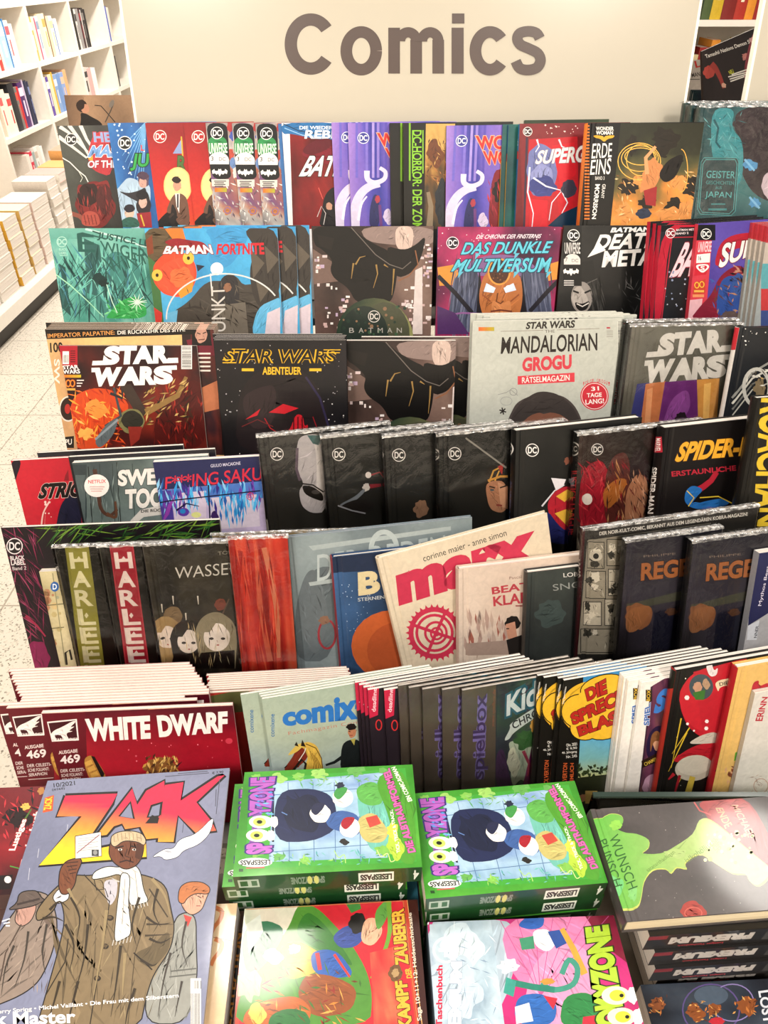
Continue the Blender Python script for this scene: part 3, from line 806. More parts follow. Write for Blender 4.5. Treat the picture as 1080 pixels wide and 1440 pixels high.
shelf_row(2, 2, [('e2c8c0', .11, .22, '3a3a3c', nm('broad pink and white', 2, 2)), ('d8a8a4', .09, .21, None, nm('rose', 2, 2)), ('ece6e0', .05, .2, None, nm('white', 2, 2)), ('f0ebe4', .05, .2, None, nm('white far-end', 2, 2))], 0.07)
shelf_row(3, 2, [('6b6460', .05, .23, None, nm('grey brown', 2, 3)), ('2b2a2c', .05, .23, None, nm('black', 2, 3))], 0.06)
shelf_row(0, 1, [('f0e6da', .05, .2, None, nm('pale', 1, 0)), ('d8344c', .045, .21, 'f4d8d8', nm('pinkish red', 1, 0)), ('9fb0ac', .04, .2, None, nm('grey green', 1, 0)), ('f0ece6', .05, .22, 'c8b8a8', nm('white', 1, 0)), ('ece0d6', .05, .22, None, nm('off-white', 1, 0)), ('f2eee8', .04, .21, None, nm('white far-end', 1, 0))], 0.30)
shelf_row(1, 1, [('34363c', .09, .23, 'c8b48c', nm('black', 1, 1)), ('d8823c', .05, .2, None, nm('orange', 1, 1)), ('6a6a60', .06, .2, None, nm('olive', 1, 1))], 0.05)
for y in (8.9,): pass

# low white platform with piles of thick books
plat = tag(empty('display_platform', Matrix.Translation((-2.17, 6.0, 0))), 'low white platform on a black plinth along the bookcases', 'platform')
mb = MB(); mb.box(-2.345, 3.2, 0.095, -1.99, 8.1, 0.16); rel(mb.build('platform_top', WHITE), plat)
mb = MB(); mb.box(-2.34, 3.22, 0.0, -2.03, 8.08, 0.094); rel(mb.build('plinth', BLACKM), plat)
def pile(y0, dy, n, t, spine, front, label, topf=None, x1=-2.045, dx=0.21):
    for i in range(n):
        q = random.Random(int(y0 * 100) + i); j = q.uniform(-.004, .004)
        plain_book('thick_book', label if i < n - 1 else label.replace('in the', 'topmost of the'), 'book',
                   frame((0, 1, 0), (0, 0, -1), (x1 + j, y0 + j, 0.1605 + (i + 1) * (t + 0.0006))), dy, dx, t,
                   (topf or front) if i == n - 1 else front, spine, group=label[:0] + 'piles of thick books on the white platform', paper=PAPER)
# local x along the aisle, local z towards the wall, so the page edges face the aisle
pile(3.44, .26, 7, .05, 'efe8dc', 'efe8dc', 'white book in the pile at the left edge of the photo')
pile(3.73, .22, 7, .05, 'f0eadf', 'efe8de', 'white book in the pile in front of the gold-spined pile')
pile(3.98, .17, 7, .05, 'd9a436', 'efe2c8', 'gold-spined book in the nearer of the two gold piles')
pile(4.18, .15, 7, .05, 'd0a85c', 'e8dcc0', 'narrow gold-spined book in the farther of the two gold piles')
pile(4.36, .24, 7, .05, 'dcc0b4', 'f0e4da', 'pinkish white book in the pile beside the gold piles', 'e8dad0')
pile(4.64, .15, 8, .05, 'cfc6ba', 'f0eae0', 'white book in the pile behind the pinkish one')
pile(4.82, .18, 8, .05, 'e8e0d4', 'f0e8dc', 'white book in the pile next to the dark comic with a red head', 'd8b0a8')
pile(5.03, .20, 8, .05, 'e0c080', 'e8c890', 'yellow-topped book in the pile before the nearest bookcase', 'e4b878')
pile(5.27, .22, 9, .05, 'd8a060', 'e8d0b0', 'tan book in the pile farthest along the platform', 'c8a890')

# far bookcase seen between the two signs
r = tag(empty('bookcase', Matrix.Translation((1.6, 4.2, 0))), 'distant white bookcase with bright books seen between the two signs', 'bookcase')
for x in (1.10, 2.70):
    mb = MB(); mb.box(x, 4.05, 0, x + 0.02, 4.35, 2.1); rel(mb.build('upright', WHITE), r)
for z in (0.3, 0.66, 1.02, 1.40, 1.78):
    mb = MB(); mb.box(1.121, 4.05, z - 0.025, 2.699, 4.34, z); rel(mb.build('shelf', WHITE), r)
mb = MB(); mb.box(1.10, 4.351, 0, 2.72, 4.36, 2.1); rel(mb.build('back_panel', WHITE), r)
far = [('b08a60', .10), ('a87e58', .09), ('8a4a34', .03), ('33402e', .05), ('4a5a34', .04), ('c8a62c', .05), ('7a2420', .06), ('a83024', .05), ('d88a2c', .04), ('8c1f1c', .05), ('c8b48a', .05), ('4a7a4a', .08), ('b8c040', .12), ('c8c860', .05)]
x = 1.20
farn = ['brown', 'tan', 'rust', 'dark green', 'olive', 'mustard', 'dark red', 'red', 'orange', 'crimson', 'beige', 'green', 'yellow green', 'pale yellow']
for lev, z in ((0, 1.40), (1, 1.02)):
    x = 1.22
    for i, (c, t) in enumerate(far if lev == 0 else far[::-1]):
        n_ = (farn if lev == 0 else farn[::-1])[i]
        plain_book('shelf_book', '%s book on the %s shelf of the distant bookcase between the signs' % (n_, 'upper' if lev == 0 else 'second'), 'book',
                   frame((0, 1, 0), (-1, 0, 0), (x + t, 4.08, z + .0005)), 0.18, 0.24 + 0.03 * ((i * 7) % 3), t, c, c, band='e8dcc0' if i % 2 else None, group='books in the distant bookcase')
        x += t + 0.001
# ------------------------------------------------------------------ tier behind the sign
CB, MG, HB = 'comic_book', 'magazine', 'hardcover_book'
def art_singer(A):
    A.paint(['6b5340', '9a7a5e', 'b08c6c', 'a88464'], 1.2, 3, 8, 8)
    A.R(60, 125, 118, 185, ((95, 150), '3d3028', (118, 150), '8a6b52'))
    A.blob(115, 149, 8, 9, '2a1c16', 4, .1); A.blob(120, 153, 6, 7, 'b98468', 3, .1); A.blob(113, 148, 6, 7, '2a1c16', 9, .1)
    A.P([(113, 158), (122, 160), (128, 164), (140, 170), (146, 178), (112, 180), (114, 168)], '191514')
    A.S([(133, 148), (142, 149), (150, 158), (162, 172)], 1.2, '201814'); A.S([(148, 172), (156, 155), (160, 145)], 1.6, '4a4038'); A.E(157, 146, 3, 6, '7a7066', 25)
def art_slayer(A):
    A.fill('2b211d'); A.paint(['231b18', '2f2521', '3a2d28'], 2, 5, 8, 8)
    A.T('Tamashii Nations Demon Slayer', 991, 77, 1064, 52, 7, 'efe8dc', bold=.02)
    A.blob(997, 101, 9, 10, 'b0453a', 3, .2); A.S([(1000, 90), (1006, 96), (1013, 110), (1018, 124)], 9, '9a3a32', 4, True); A.blob(1018, 120, 4, 4, 'd8a890', 2)
    A.blob(1050, 80, 9, 6, 'c07a70', 5, .4); A.S([(1062, 50), (1056, 66), (1050, 90), (1048, 110)], 8, '8a3a40', 3, True); A.blob(1060, 56, 8, 6, 'd09a94', 6, .4)
    A.T('NEU', 1024, 100, 1030, 97, 6, 'd8d83c', bold=.03)
    for i, (a, b) in enumerate(((1029, 1050), (1024, 1052), (1026, 1050), (1027, 1047))):
        A.S([(a, 105 + i * 3.2), (b, 98 + i * 3.2)], 1.8, 'e8e0d4')
def art_man(A):
    A.fill('b9ada0'); A.R(955, 50, 990, 78, 'a89c90'); A.T('L', 976, 86, 984, 84, 10, 'b83a34', bold=.05); A.T('MAN', 972, 103, 984, 101, 6, '3a3430', bold=.03); A.R(970, 111, 984, 112, '4a4440')
T0 = Tier(*TIERS[0], 12, 0)
T0s = Tier(1.70, 1.165, 12, 34)
b = T0.add(93, 137, MG, 'tan magazine with a singer at a microphone behind the top comics at left', 'magazine', .004, w=.215, front='8a6c54', back='1a1614', art=art_singer)
for i in range(7): T0.like(b, 90 + (i * 5) % 7, 'tan magazine in the pack behind the singer magazine, only its top edge showing', 'pack of singer magazines', first=True)
g1 = T0.add(960, 84, MG, 'light grey magazine with a red letter, left of the black one between the signs', 'magazine', .005, w=.21, front='b9ada0', art=art_man)
g2 = T0.add(975, 131, MG, 'dark green magazine below the black one between the signs', 'magazine', .004, uR=1046, front='1c2a2a', fwd=.02,
            art=lambda A: A.paint(['141c1e', '1c2c2c', '243638', '2a2030'], 2, 4, 6, 6))
for i in range(6): T0.like(g2, 972 + (i * 3) % 8, 'magazine in the pack between the signs, only its white top edge showing', 'pack of magazines between the signs', first=True)
T0.build()
g3 = T0s.add(987, 72, MG, 'black magazine with red figures standing askew between the two signs', 'magazine', .004, uR=1070, roll=11, front='2b211d', fwd=.0, art=art_slayer)
T0s.build()

# ------------------------------------------------------------------ tier 1 (top)
def art_fist(A):
    A.paint(['1d1b1a', '2c2a27', '3a3934', '4a4c44'], 2.2, 2, 14, 18)
    for p in ([(82, 192), (100, 205), (122, 222)], [(97, 176), (112, 196), (128, 224)], [(113, 176), (122, 196), (134, 214)], [(84, 178), (96, 186), (124, 214)]):
        A.S(p, 5.5, 'd9d3cb', 2.5)
    A.S([(86, 221), (98, 228), (110, 240), (120, 248), (124, 256)], 1.4, 'e8e4da'); A.S([(110, 240), (116, 250), (113, 256)], .9, 'cfd0c0')
    A.dc(100, 196, 8.6, 'efe9e2', '2a2826')
    A.P([(131, 187), (152, 184), (160, 250), (130, 240), (122, 220)], 'b23038'); A.P([(130, 212), (124, 223), (131, 230)], 'd8a038')
    A.Q('HE', (131, 186), (158, 186), (158, 200), (129, 200), '8fa0c8', bold=.07, shear=-.2, out='c83a44', ow=.05)
    A.Q('MAS', (128, 205), (166, 203), (166, 221), (123, 221), '6f9ad0', bold=.07, shear=.15, out='e8e4e8', ow=.04)
    A.Q('OF THE', (124, 226), (164, 225), (164, 236), (123, 236), 'dcdce4', bold=.05, out='8a2a34', ow=.03)
    A.blob(134, 288, 30, 34, '6e1f1e', 4, .2); A.P([(107, 258), (122, 262), (140, 256), (154, 252), (158, 300), (112, 300)], '7c2422')
    A.blob(124, 274, 15, 18, '2b1614', 7, .15, rot=20); A.blob(146, 280, 12, 22, '4c1a1a', 8, .2)
    A.hatch(40, (108, 262, 160, 310), 16, 2, 75, ['8a2c28', '5a1c1c', '3a1414', 'a23c34'], 5)
    A.S([(100, 300), (112, 304), (120, 312)], 6, '8a4a3c'); A.P([(116, 300), (126, 296), (138, 300), (142, 318), (114, 318)], 'a8483c')
    for i in range(4): A.S([(118 + i * 5, 302), (121 + i * 5, 316)], 1.2, '6a2420')
def art_blue(A):
    A.paint(['0f2f5c', '1d4f8c', '2c6cb0', '4f97cc'], 1.6, 6, 14, 18, st=(1.5, .6))
    for a in range(9): A.S([(205, 172), (168 + a * 4, 210 + a * 9)], 2.0, '6fa9d6', .5)
    A.dots(30, (153, 172, 204, 250), 1.4, ['e8f2fa', 'bcd8ee'], 3)
    A.blob(185, 285, 34, 40, 'a9c0d4', 6, .3); A.P([(165, 268), (180, 272), (196, 268), (206, 262), (206, 290), (186, 280)], '2c2a30')
    A.dc(175.5, 201, 9.8)
    A.T('L', 198, 204, 203, 204, 8, 'd83a38', bold=.05)
    A.Q('JU', (186, 216), (210, 216), (209, 240), (183, 240), '2fa04a', bold=.05, shear=.05, out='14301c', ow=.05)
    A.blob(202, 252, 9, 12, '5c4a5c', 2, .2); A.blob(201, 257, 6, 8, 'c89a8c', 2, .15); A.blob(201, 247, 9, 6, '4a3448', 4, .2)
    A.blob(202, 288, 11, 20, '2a2428', 3, .15); A.blob(201, 284, 6, 9, 'd8b0a0', 3, .1); A.blob(200, 274, 9, 7, '15131a', 3, .1)
    A.P([(192, 300), (212, 298), (214, 320), (196, 320)], '9a2830'); A.S([(198, 302), (203, 318)], 2, 'd8b040')
    A.blob(182, 299, 7, 9, 'd8b8a4', 3, .1); A.blob(182, 293, 8, 6, '23202a', 3, .1); A.P([(170, 310), (182, 304), (194, 308), (198, 320), (168, 320)], '2f5c50')
def art_red(A):
    A.paint(['8f1a1c', 'b3202090'[:6], 'c42a22', 'cf3a26', 'e2702c', 'f0a040'], 1.0, 8, 10, 20, fn=lambda a, b, v: b * 1.35 - .1 + (v - .5) * .25)
    A.dc(225, 192, 9.2, 'f4e6de', 'b02222')
    A.P([(243, 216), (250, 204), (256, 194), (256, 216)], '8c9cc8'); A.S([(255, 192), (257, 220)], 2, 'd8a838')
    A.Q('R', (250, 219), (262, 219), (262, 242), (249, 242), '4c6a34', bold=.05, out='2a3a1c', ow=.03)
    A.E(250, 261, 20, 26, 'f0cc80'); A.E(250, 261, 18, 24, 'f2d690')
    man(A)
def man(A):
    A.P([(218, 316), (232, 300), (248, 290), (262, 300), (270, 320), (216, 320)], '141012')
    A.P([(240, 280), (246, 272), (256, 272), (264, 280), (268, 318), (252, 318), (243, 300), (236, 300), (234, 296)], '6e4c3c'); A.P([(246, 272), (253, 272), (252, 300), (248, 290)], 'e0d8d4')
    A.S([(250, 273), (250, 292)], 2, '1c1c24'); A.P([(242, 284), (250, 300), (246, 316), (238, 316), (240, 300)], '1c1516')
    A.blob(249, 260, 6, 9, 'd0947c', 3, .1); A.blob(248, 253, 7, 5, '2a1a16', 4, .2); A.S([(244, 300), (238, 306)], 3, '3a2a24')
def art_band(A):
    A.fill('d8d0c4'); A.paint(['3a3634', '8a8482', 'c8c0b8', 'b06a4a', '6a4a78'], 4, 11, 12, 24, warp=.6)
    A.hatch(90, (288, 250, 350, 325), 10, 2, 60, ['d8cfc8', 'a49c98', '5c4a58', 'c07a50', 'efe8e2', '8a6a88'], 4, 50)
    A.blob(320, 296, 7, 7, 'c07848', 3, .3); A.ring(320, 296, 4, 4, 1.2, '7c6aa0')
    for i in range(6): A.blob(324 + i % 3 * 4, 178 + i * 13, 6, 9, ['a83838', '4a5aa8', 'd8c8c0', 'b84a3c', '6a88b8', 'e0d8d0'][i], i, .3)
    A.P([(290, 173), (318, 173), (321, 190), (323, 232), (326, 252), (296, 252), (293, 200)], '17181a')
    A.P([(292, 192), (319, 192), (320, 218), (308, 214), (293, 218)], '2f8a4c')
    A.Q('UNIVERSE', (294, 201), (319, 201), (320, 215), (294, 217), 'e8f4e8', bold=.03)
    A.E(307.5, 226, 14.5, 12, 'ece6e0', 0, 20, 180, 360); A.R(294, 224, 322, 231, 'ece6e0')
    A.T('3', 297, 220, 300, 220, 6, '2a2826', bold=.02); A.T('DC', 308, 221, 317, 221, 5, '6a6460')
    A.dc(305, 187, 8.8)
    A.bat(309, 242, 11, 6, 'f2efe9')
    A.R(297, 252, 322, 262, 'ddd6cc')
    for i in range(4): A.R(301 + i % 2, 254 + i * 2.4, 318 - (i * 3) % 5, 255.4 + i * 2.4, '55504c')
    A.R(302, 264, 319, 270, ((302, 267), 'd87030', (319, 267), 'a8a838'))
def art_rebirth(A):
    A.fill('e9e4e2'); A.paint(['3a1012', '5a1416', '7a1a1c', '96221f'], 1.5, 4, 12, 16, box=((407, 174), (476, 174), (480, 322), (412, 322)))
    A.P([(395, 172), (482, 172), (482, 198), (440, 195), (410, 188), (397, 189)], '2b6ca4'); A.S([(398, 174), (420, 184), (445, 188), (482, 187)], 1.3, '14324c'); A.S([(400, 180), (425, 190), (460, 193)], 1.3, '8cb8dc')
    A.T('DIE WIEDERGEBURT', 421, 177, 500, 177, 5, 'e8eef4', bold=.04); A.Q('REBIRTH', (430, 183), (512, 183), (512, 195), (428, 195), 'eef2f6', bold=.06)
    A.P([(423, 215), (440, 200), (452, 200), (474, 210), (474, 235), (430, 222)], '7a1828'); A.E(447, 206, 22, 9, '5c1420', -20)
    A.Q('BATM', (434, 219), (492, 219), (487, 248), (420, 248), 'f2eeea', bold=.05, shear=.1, out='241014', ow=.03)
    A.P([(456, 275), (468, 262), (480, 266), (482, 320), (448, 320), (452, 300)], '161318'); A.blob(463, 290, 5, 6, 'c09078', 2, .2); A.S([(448, 264), (454, 280)], 1, 'd85a50'); A.S([(446, 305), (452, 290), (458, 300), (455, 316)], 1, 'c8c0bc')
def art_violet(A):
    A.paint(['2c2f80', '4240a0', '5e52b4', '8a6cc0', 'a080c8'], 1.4, 9, 14, 18, st=(2.4, .4))
    for i, x in enumerate((500, 514, 523, 530, 541)): A.R(x, 172, x + 3.5, 250, ['6a60bc', '7c6cc4', 'a490d4', '8c78c8', '5648a8'][i])
    A.dc(511, 194, 8.2, 'ecebf0', '3a3c90')
    A.Q('WO', (530, 187), (573, 187), (573, 206), (534, 206), 'cf2f2c', bold=.06, out='e8b080', ow=.04)
    A.Q('WO', (541, 208), (577, 208), (577, 227), (546, 227), 'cf2f2c', bold=.06, out='e8b080', ow=.04)
    A.S([(499, 320), (500, 290), (508, 272), (520, 262), (534, 258)], 14, 'd9cde6', 10, True)
    A.S([(516, 240), (517, 252), (527, 257), (540, 252), (542, 242), (534, 236)], 8, 'ded2ec', 5, True); A.blob(546, 305, 8, 12, 'd4c4e0', 4, .3)
    A.S([(504, 310), (508, 288), (516, 276)], 4, 'efe6f4', 2, True)
    A.P([(520, 292), (526, 272), (533, 276), (534, 320), (519, 320)], '2a2c5c'); A.blob(531, 280, 4, 6, 'a83a48', 3, .2); A.S([(534, 288), (536, 318)], 4, '6a3a78')
    A.P([(556, 236), (572, 232), (590, 245), (590, 322), (552, 322)], '7a1c28'); A.blob(567, 262, 11, 18, '16141a', 3, .3); A.hatch(30, (552, 240, 590, 320), 16, 2.4, 80, ['a02838', '5a1420', 'c43a44'], 7)
def sp_violet(A):
    A.fill('2a5a98'); A.paint(['7a1c24', '5a1820'], 2, 1, 1, 6, box=(480, 225, 505, 330))
    A.Q('MONDE', (488, 320), (488, 235), (491.5, 235), (491.5, 320), 'd8a030', bold=.03)
def art_zombie(A):
    A.fill('14130f'); A.paint(['c8a058', 'a8783c', '6a4a28', '3a3428', '20201e'], 2.2, 5, 12, 20, box=((599, 174), (640, 174), (640, 322), (596, 322)), fn=lambda a, b, v: b * .9 + (v - .5) * .8)
    A.blob(612, 216, 14, 22, '6a3c22', 4, .4); A.hatch(60, (598, 196, 630, 260), 9, 1.6, 60, ['b0703c', '7a4a28', 'd8a860', '4a3020'], 3, 60)
    A.blob(622, 285, 12, 40, '252a30', 6, .3); A.S([(602, 270), (606, 290), (604, 318)], 5, '8a7860', 9)
    A.R(575, 172, 577.5, 254, '7ab02c')
    A.Q('DC-HORROR: DER ZOMBIE-PLANET', (593, 183), (594, 390), (580, 390), (580, 183), '86c232', bold=.03)
    A.R(579.5, 183, 581, 244, '86c232'); A.R(594, 183, 595.5, 244, '86c232')
def art_super(A):
    A.fill('6a2024'); A.P([(730, 172), (830, 172), (830, 322), (736, 322)], '7a2428'); A.dots(16, (760, 176, 815, 188), 1.2, ['f0d8d0'], 5)
    A.P([(744, 196), (812, 192), (814, 322), (738, 322)], 'b8232c'); A.S([(741, 193), (737, 320)], 3, '3a2a3c')
    A.blob(762, 240, 24, 40, '6d74a8', 5, .15); A.blob(762, 252, 18, 24, '8a90c0', 6, .2); A.blob(764, 262, 21, 16, '3d4480', 7, .25)
    A.P([(776, 205), (808, 200), (810, 245), (788, 262)], 'c8202c'); A.P([(746, 280), (770, 282), (770, 322), (744, 322)], 'cf2430'); A.P([(782, 270), (806, 262), (806, 300), (786, 300)], 'c4222c')
    for p in ([(745, 235), (742, 270), (750, 300), (748, 320)], [(755, 196), (758, 206), (753, 214)], [(750, 250), (768, 262), (790, 268), (776, 285), (772, 310)], [(786, 196), (790, 206), (800, 210)], [(790, 268), (798, 285), (790, 300)]):
        A.S(p, 2.6, 'dfe0ee', 1)
    A.blob(800, 265, 12, 14, '3a3848', 3, .2); A.P([(770, 318), (790, 300), (812, 290), (812, 322)], '14324a')
    A.Q('SUPERG', (756, 212), (824, 204), (824, 228), (752, 231), 'e4e0de', bold=.06, shear=.18, out='7a7480', ow=.02)
    A.dc(742, 185, 6.6, 'f0ece8', '3a2224')
def sp_bluered(A):
    A.fill('2c6898'); A.E(727, 218, 3, 6, 'c02a30'); A.Q('SUPERG', (725, 205), (725, 180), (728.5, 180), (728.5, 205), 'e8ecf0', bold=.02)
def sp_yellow(A):
    A.fill('d8a02c'); A.R(695, 165, 730, 215, '2b4a84'); A.R(695, 215, 730, 226, 'a83030'); A.Q('DIE FRAUEN', (709, 204), (709, 178), (712, 178), (712, 204), 'e0e4ec', bold=.02)
def art_erde(A):
    A.fill('14120f'); A.paint(['2a2a1c', '3c3d26', '545030', '8a6a34', 'd8883c', 'e09848'], 1.4, 5, 22, 24, box=((873, 173), (994, 173), (972, 322), (858, 322)), fn=lambda a, b, v: b * .9 - .05 + (v - .5) * .7 + (.12 if .3 < b else 0))
    for x, y, rx, ry, s in ((935, 196, 24, 22, 3), (890, 205, 14, 16, 5), (884, 262, 16, 14, 7), (975, 262, 20, 22, 4), (950, 290, 18, 14, 9), (925, 215, 16, 10, 2), (910, 285, 14, 12, 11)):
        A.blob(x, y, rx, ry, '241e16', s, .45, 22)
    for x, y, rx, ry, s in ((880, 300, 20, 18, 3), (900, 255, 12, 10, 4), (940, 305, 24, 16, 5), (965, 300, 18, 22, 6), (955, 258, 16, 12, 8)):
        A.blob(x, y, rx, ry, 'd98f4c', s, .45, 20)
    A.hatch(60, (862, 240, 980, 318), 10, 2, 40, ['e8b070', 'c07838', '8a5428', 'efc890'], 9, 60)
    for rx, ry, rot in ((22, 12, -18), (26, 18, -30), (20, 22, -10), (30, 26, 5)): A.ring(905 - rx * .2, 214 + ry * .5, rx, ry, 1.2, 'e8b450')
    A.ring(958, 240, 9, 30, 1.2, 'e0a848', a0=-90, a1=100)
    A.blob(915, 248, 16, 30, 'c9824e', 5, .35, rot=15); A.S([(910, 245), (908, 222), (922, 206)], 6, 'd89a68', 4); A.P([(925, 246), (938, 226), (958, 216), (962, 222), (950, 250), (935, 258)], '17120f')
    A.P([(905, 268), (924, 262), (922, 290), (908, 288)], '9a2a2c'); A.blob(905, 300, 12, 8, '2c3448', 3, .2)
    A.Q('WONDER', (838, 178), (863, 178), (863, 183.5), (838, 183.5), 'ece8e0', bold=.06); A.Q('WOMAN', (838, 184), (862, 184), (862, 189.5), (838, 189.5), 'ece8e0', bold=.06)
    A.P([(834, 190), (848, 191), (849, 194), (851, 191), (865, 190), (862, 194), (855, 195), (849.5, 200), (844, 195), (837, 194)], 'dfa52c')
    A.Q('ERDE', (834, 202), (861, 201), (860, 221), (832, 223), 'efebe4', bold=.01); A.Q('EINS', (832, 225), (860, 222), (858, 245), (830, 246), 'efebe4', bold=.01)
    A.Q('BAND 3', (837, 248), (850, 248), (850, 253), (837, 253), 'd8d4cc', bold=.02)
    A.Q('MORRISON', (844, 259), (838, 308), (832, 308), (837, 259), 'efebe4', bold=.05); A.Q('GRANT', (852, 259), (849, 279), (845, 279), (847, 259), 'efebe4', bold=.02)
    for i in range(30): A.R(822, 176 + i * 4.5, 829, 178.2 + i * 4.5, 'd8742c')
def sp_erde(A):
    A.fill('c86a28'); A.paint(['d87a30', 'b85c22', '2a1a10'], 1, 2, 2, 20, fn=lambda a, b, v: b * 1.3 - .15)
def art_japan(A):
    A.paint(['2a4244', '355a5c', '3c6a6e', '4a7a7a', '5a7470'], 1.6, 12, 18, 20, fn=lambda a, b, v: v * .9 + .1 - b * .1)
    A.P([(1042, 150), (1100, 150), (1100, 290), (1060, 275), (1040, 240), (1046, 200), (1030, 180)], '3a3032'); A.blob(1050, 175, 22, 22, '423638', 4, .35)
    A.P([(1000, 152), (1034, 152), (1028, 180), (1046, 200), (1044, 260), (1020, 262), (1000, 222)], '3f8f96'); A.hatch(60, (992, 154, 1045, 260), 14, 1.2, 70, ['5aaab0', '2f7a82', '6ab8bc', '2a5a60'], 8, 70)
    A.S([(1004, 168), (1010, 180), (1007, 200), (1013, 208)], 3, '245a62')
    A.P([(985, 226), (990, 221), (1036, 221), (1040, 228), (1034, 298), (1028, 304), (984, 302), (980, 294)], '37484a')
    for k in (0, 2.5): A.S([(986 + k, 228 + k), (990 + k, 222 + k), (1036 - k, 222 + k), (1039 - k, 228 + k), (1034 - k, 297 - k), (1028 - k, 303 - k), (985 + k, 301 - k), (981 + k, 294 - k), (986 + k, 228 + k)], .9, '5cb0b0')
    A.Q('GEISTER', (994, 240), (1034, 241), (1033, 251), (993, 250), '62b4b4', bold=.0); A.Q('GESCHICHTEN', (993, 254), (1032, 255), (1032, 260), (993, 259), '4f9a9a'); A.Q('AUS', (1006, 262), (1015, 262), (1015, 266), (1006, 266), '4f9a9a')
    A.Q('JAPAN', (992, 269), (1029, 270), (1028, 281), (991, 280), '62b4b4', bold=.0); A.R(1000, 286, 1020, 288, '4a9090'); A.R(996, 293, 1022, 296, '4a9090')
    for x, y, r in ((1055, 232, 12), (1062, 285, 11)): A.blob(x, y, r, r * .8, '5a9ac8', int(y), .5); A.S([(x - 8, y - 8), (x + 6, y + 8)], 3, '8ac0e0')
    A.blob(1082, 262, 12, 20, 'c8b8c0', 4, .2)
T = Tier(*TIERS[1], 15, 4.5)
fist = T.add(80, 177, CB, 'dark comic with a red head and white streaks, leftmost on the top tier', 'comic', .006, w=.17, front='2a2826', art=art_fist)
blue = T.add(151, 173, CB, 'blue comic with green letters and white stars on the top tier', 'comic', .006, w=.17, front='2c6cb0', spine='7a88a8', art=art_blue)
red1 = T.add(204, 173, CB, 'red comic with a man in a brown coat before a yellow moon, left copy', 'comic', .006, w=.17, front='b82320', spine='c05a6c', art=art_red, group='red comics with a coated man')
red2 = T.like(red1, 258, 'red comic with a yellow moon, right copy, mostly covered by the black and green comics')
band = T.add(289, 173, CB, 'leftmost of three comics with a black and green side band', 'comic', .005, w=.17, front='c8c0b8', spine='3a6ca4', art=art_band, group='comics with a black and green band')
T.like(band, 326, 'middle of three comics with a black and green side band'); T.like(band, 359, 'rightmost of three comics with a black and green side band')
pale = T.add(391, 174, CB, 'thin comic with a blue spine squeezed left of the dark red and white comic', 'comic', .004, w=.17, front='3a6ca4', spine='c0c0cc')
reb = T.add(396, 173, CB, 'dark red comic with a blue banner top and white margin on the top tier', 'comic', .006, w=.17, front='7a1a1c', spine='d8d4d8', art=art_rebirth)
vio = Tier.add(T, 489, 173, CB, 'purple comic with a white flame figure, left of the green striped spine', 'comic', .006, w=.17, front='4a46a4', spine='2a5a98', art=art_violet, spine_art=sp_violet, group='purple comics')
T.like(vio, 466, 'purple comic, leftmost copy, showing only a narrow strip beside the dark red comic', first=True)
grn0 = T.add(548, 173, CB, 'black comic with a green line, only its edge showing right of the purple comic', 'comic', .012, w=.17, front='14130f', spine='191812', art=lambda A: A.R(563, 172, 565.5, 255, '7ab02c'))
zomb = T.add(567, 173, CB, 'black comic with a green vertical title and a burning beast', 'comic', .014, w=.17, front='14130f', spine='191812', art=art_zombie)
T.like(vio, 628, 'purple comic, rightmost copy, standing right of the green titled black comic')
yel = T.add(707, 175, CB, 'thin comic with a yellow and blue spine, left one of a pair', 'comic', .005, w=.165, front='1c4a4c', spine='d8a02c', spine_art=sp_yellow, art=lambda A: A.paint(['10282c', '1c4a4c', '2a7a6a'], 3, 4, 8, 10), group='comics with yellow and blue spines')
T.like(yel, 715, 'thin comic with a yellow and blue spine, right one of a pair')
back = T.add(738, 169, CB, 'dark green comic standing tallest behind the red and blue comic', 'comic', .006, uR=858, front='1d2a1c', art=lambda A: A.paint(['141c14', '22301e', '2c3a24'], 2, 4, 8, 8))
sup = T.add(731, 174, CB, 'red comic with a blue globe, lightning and slanted white letters', 'comic', .008, w=.17, front='6a2024', spine='2c6898', art=art_super, spine_art=sp_bluered)
T.build()
T = Tier(*TIERS[1], 15, 3)
jap = T.add(986, 150, CB, 'teal sealed book with a framed title at the right end of the top tier', 'book', .016, w=.21, hard=True, front='355a5c', spine='48605c', art=art_japan, wrap=True, group='teal sealed books')
j2 = T.like(jap, 974, 'teal sealed book just behind the front teal one, showing only its left edge', first=True); T.like(jap, 965, 'rearmost teal sealed book, showing only a sliver at its left edge', first=True); T.items.remove(j2); T.items.insert(1, j2)
erd = T.add(827, 173, HB, 'dark hardcover with an orange hatched spine and a woman swinging a golden rope', 'book', .016, uR=992, hard=True, front='1c1a14', spine='c86a28', art=art_erde, spine_art=sp_erde, fwd=.022)
T.build()

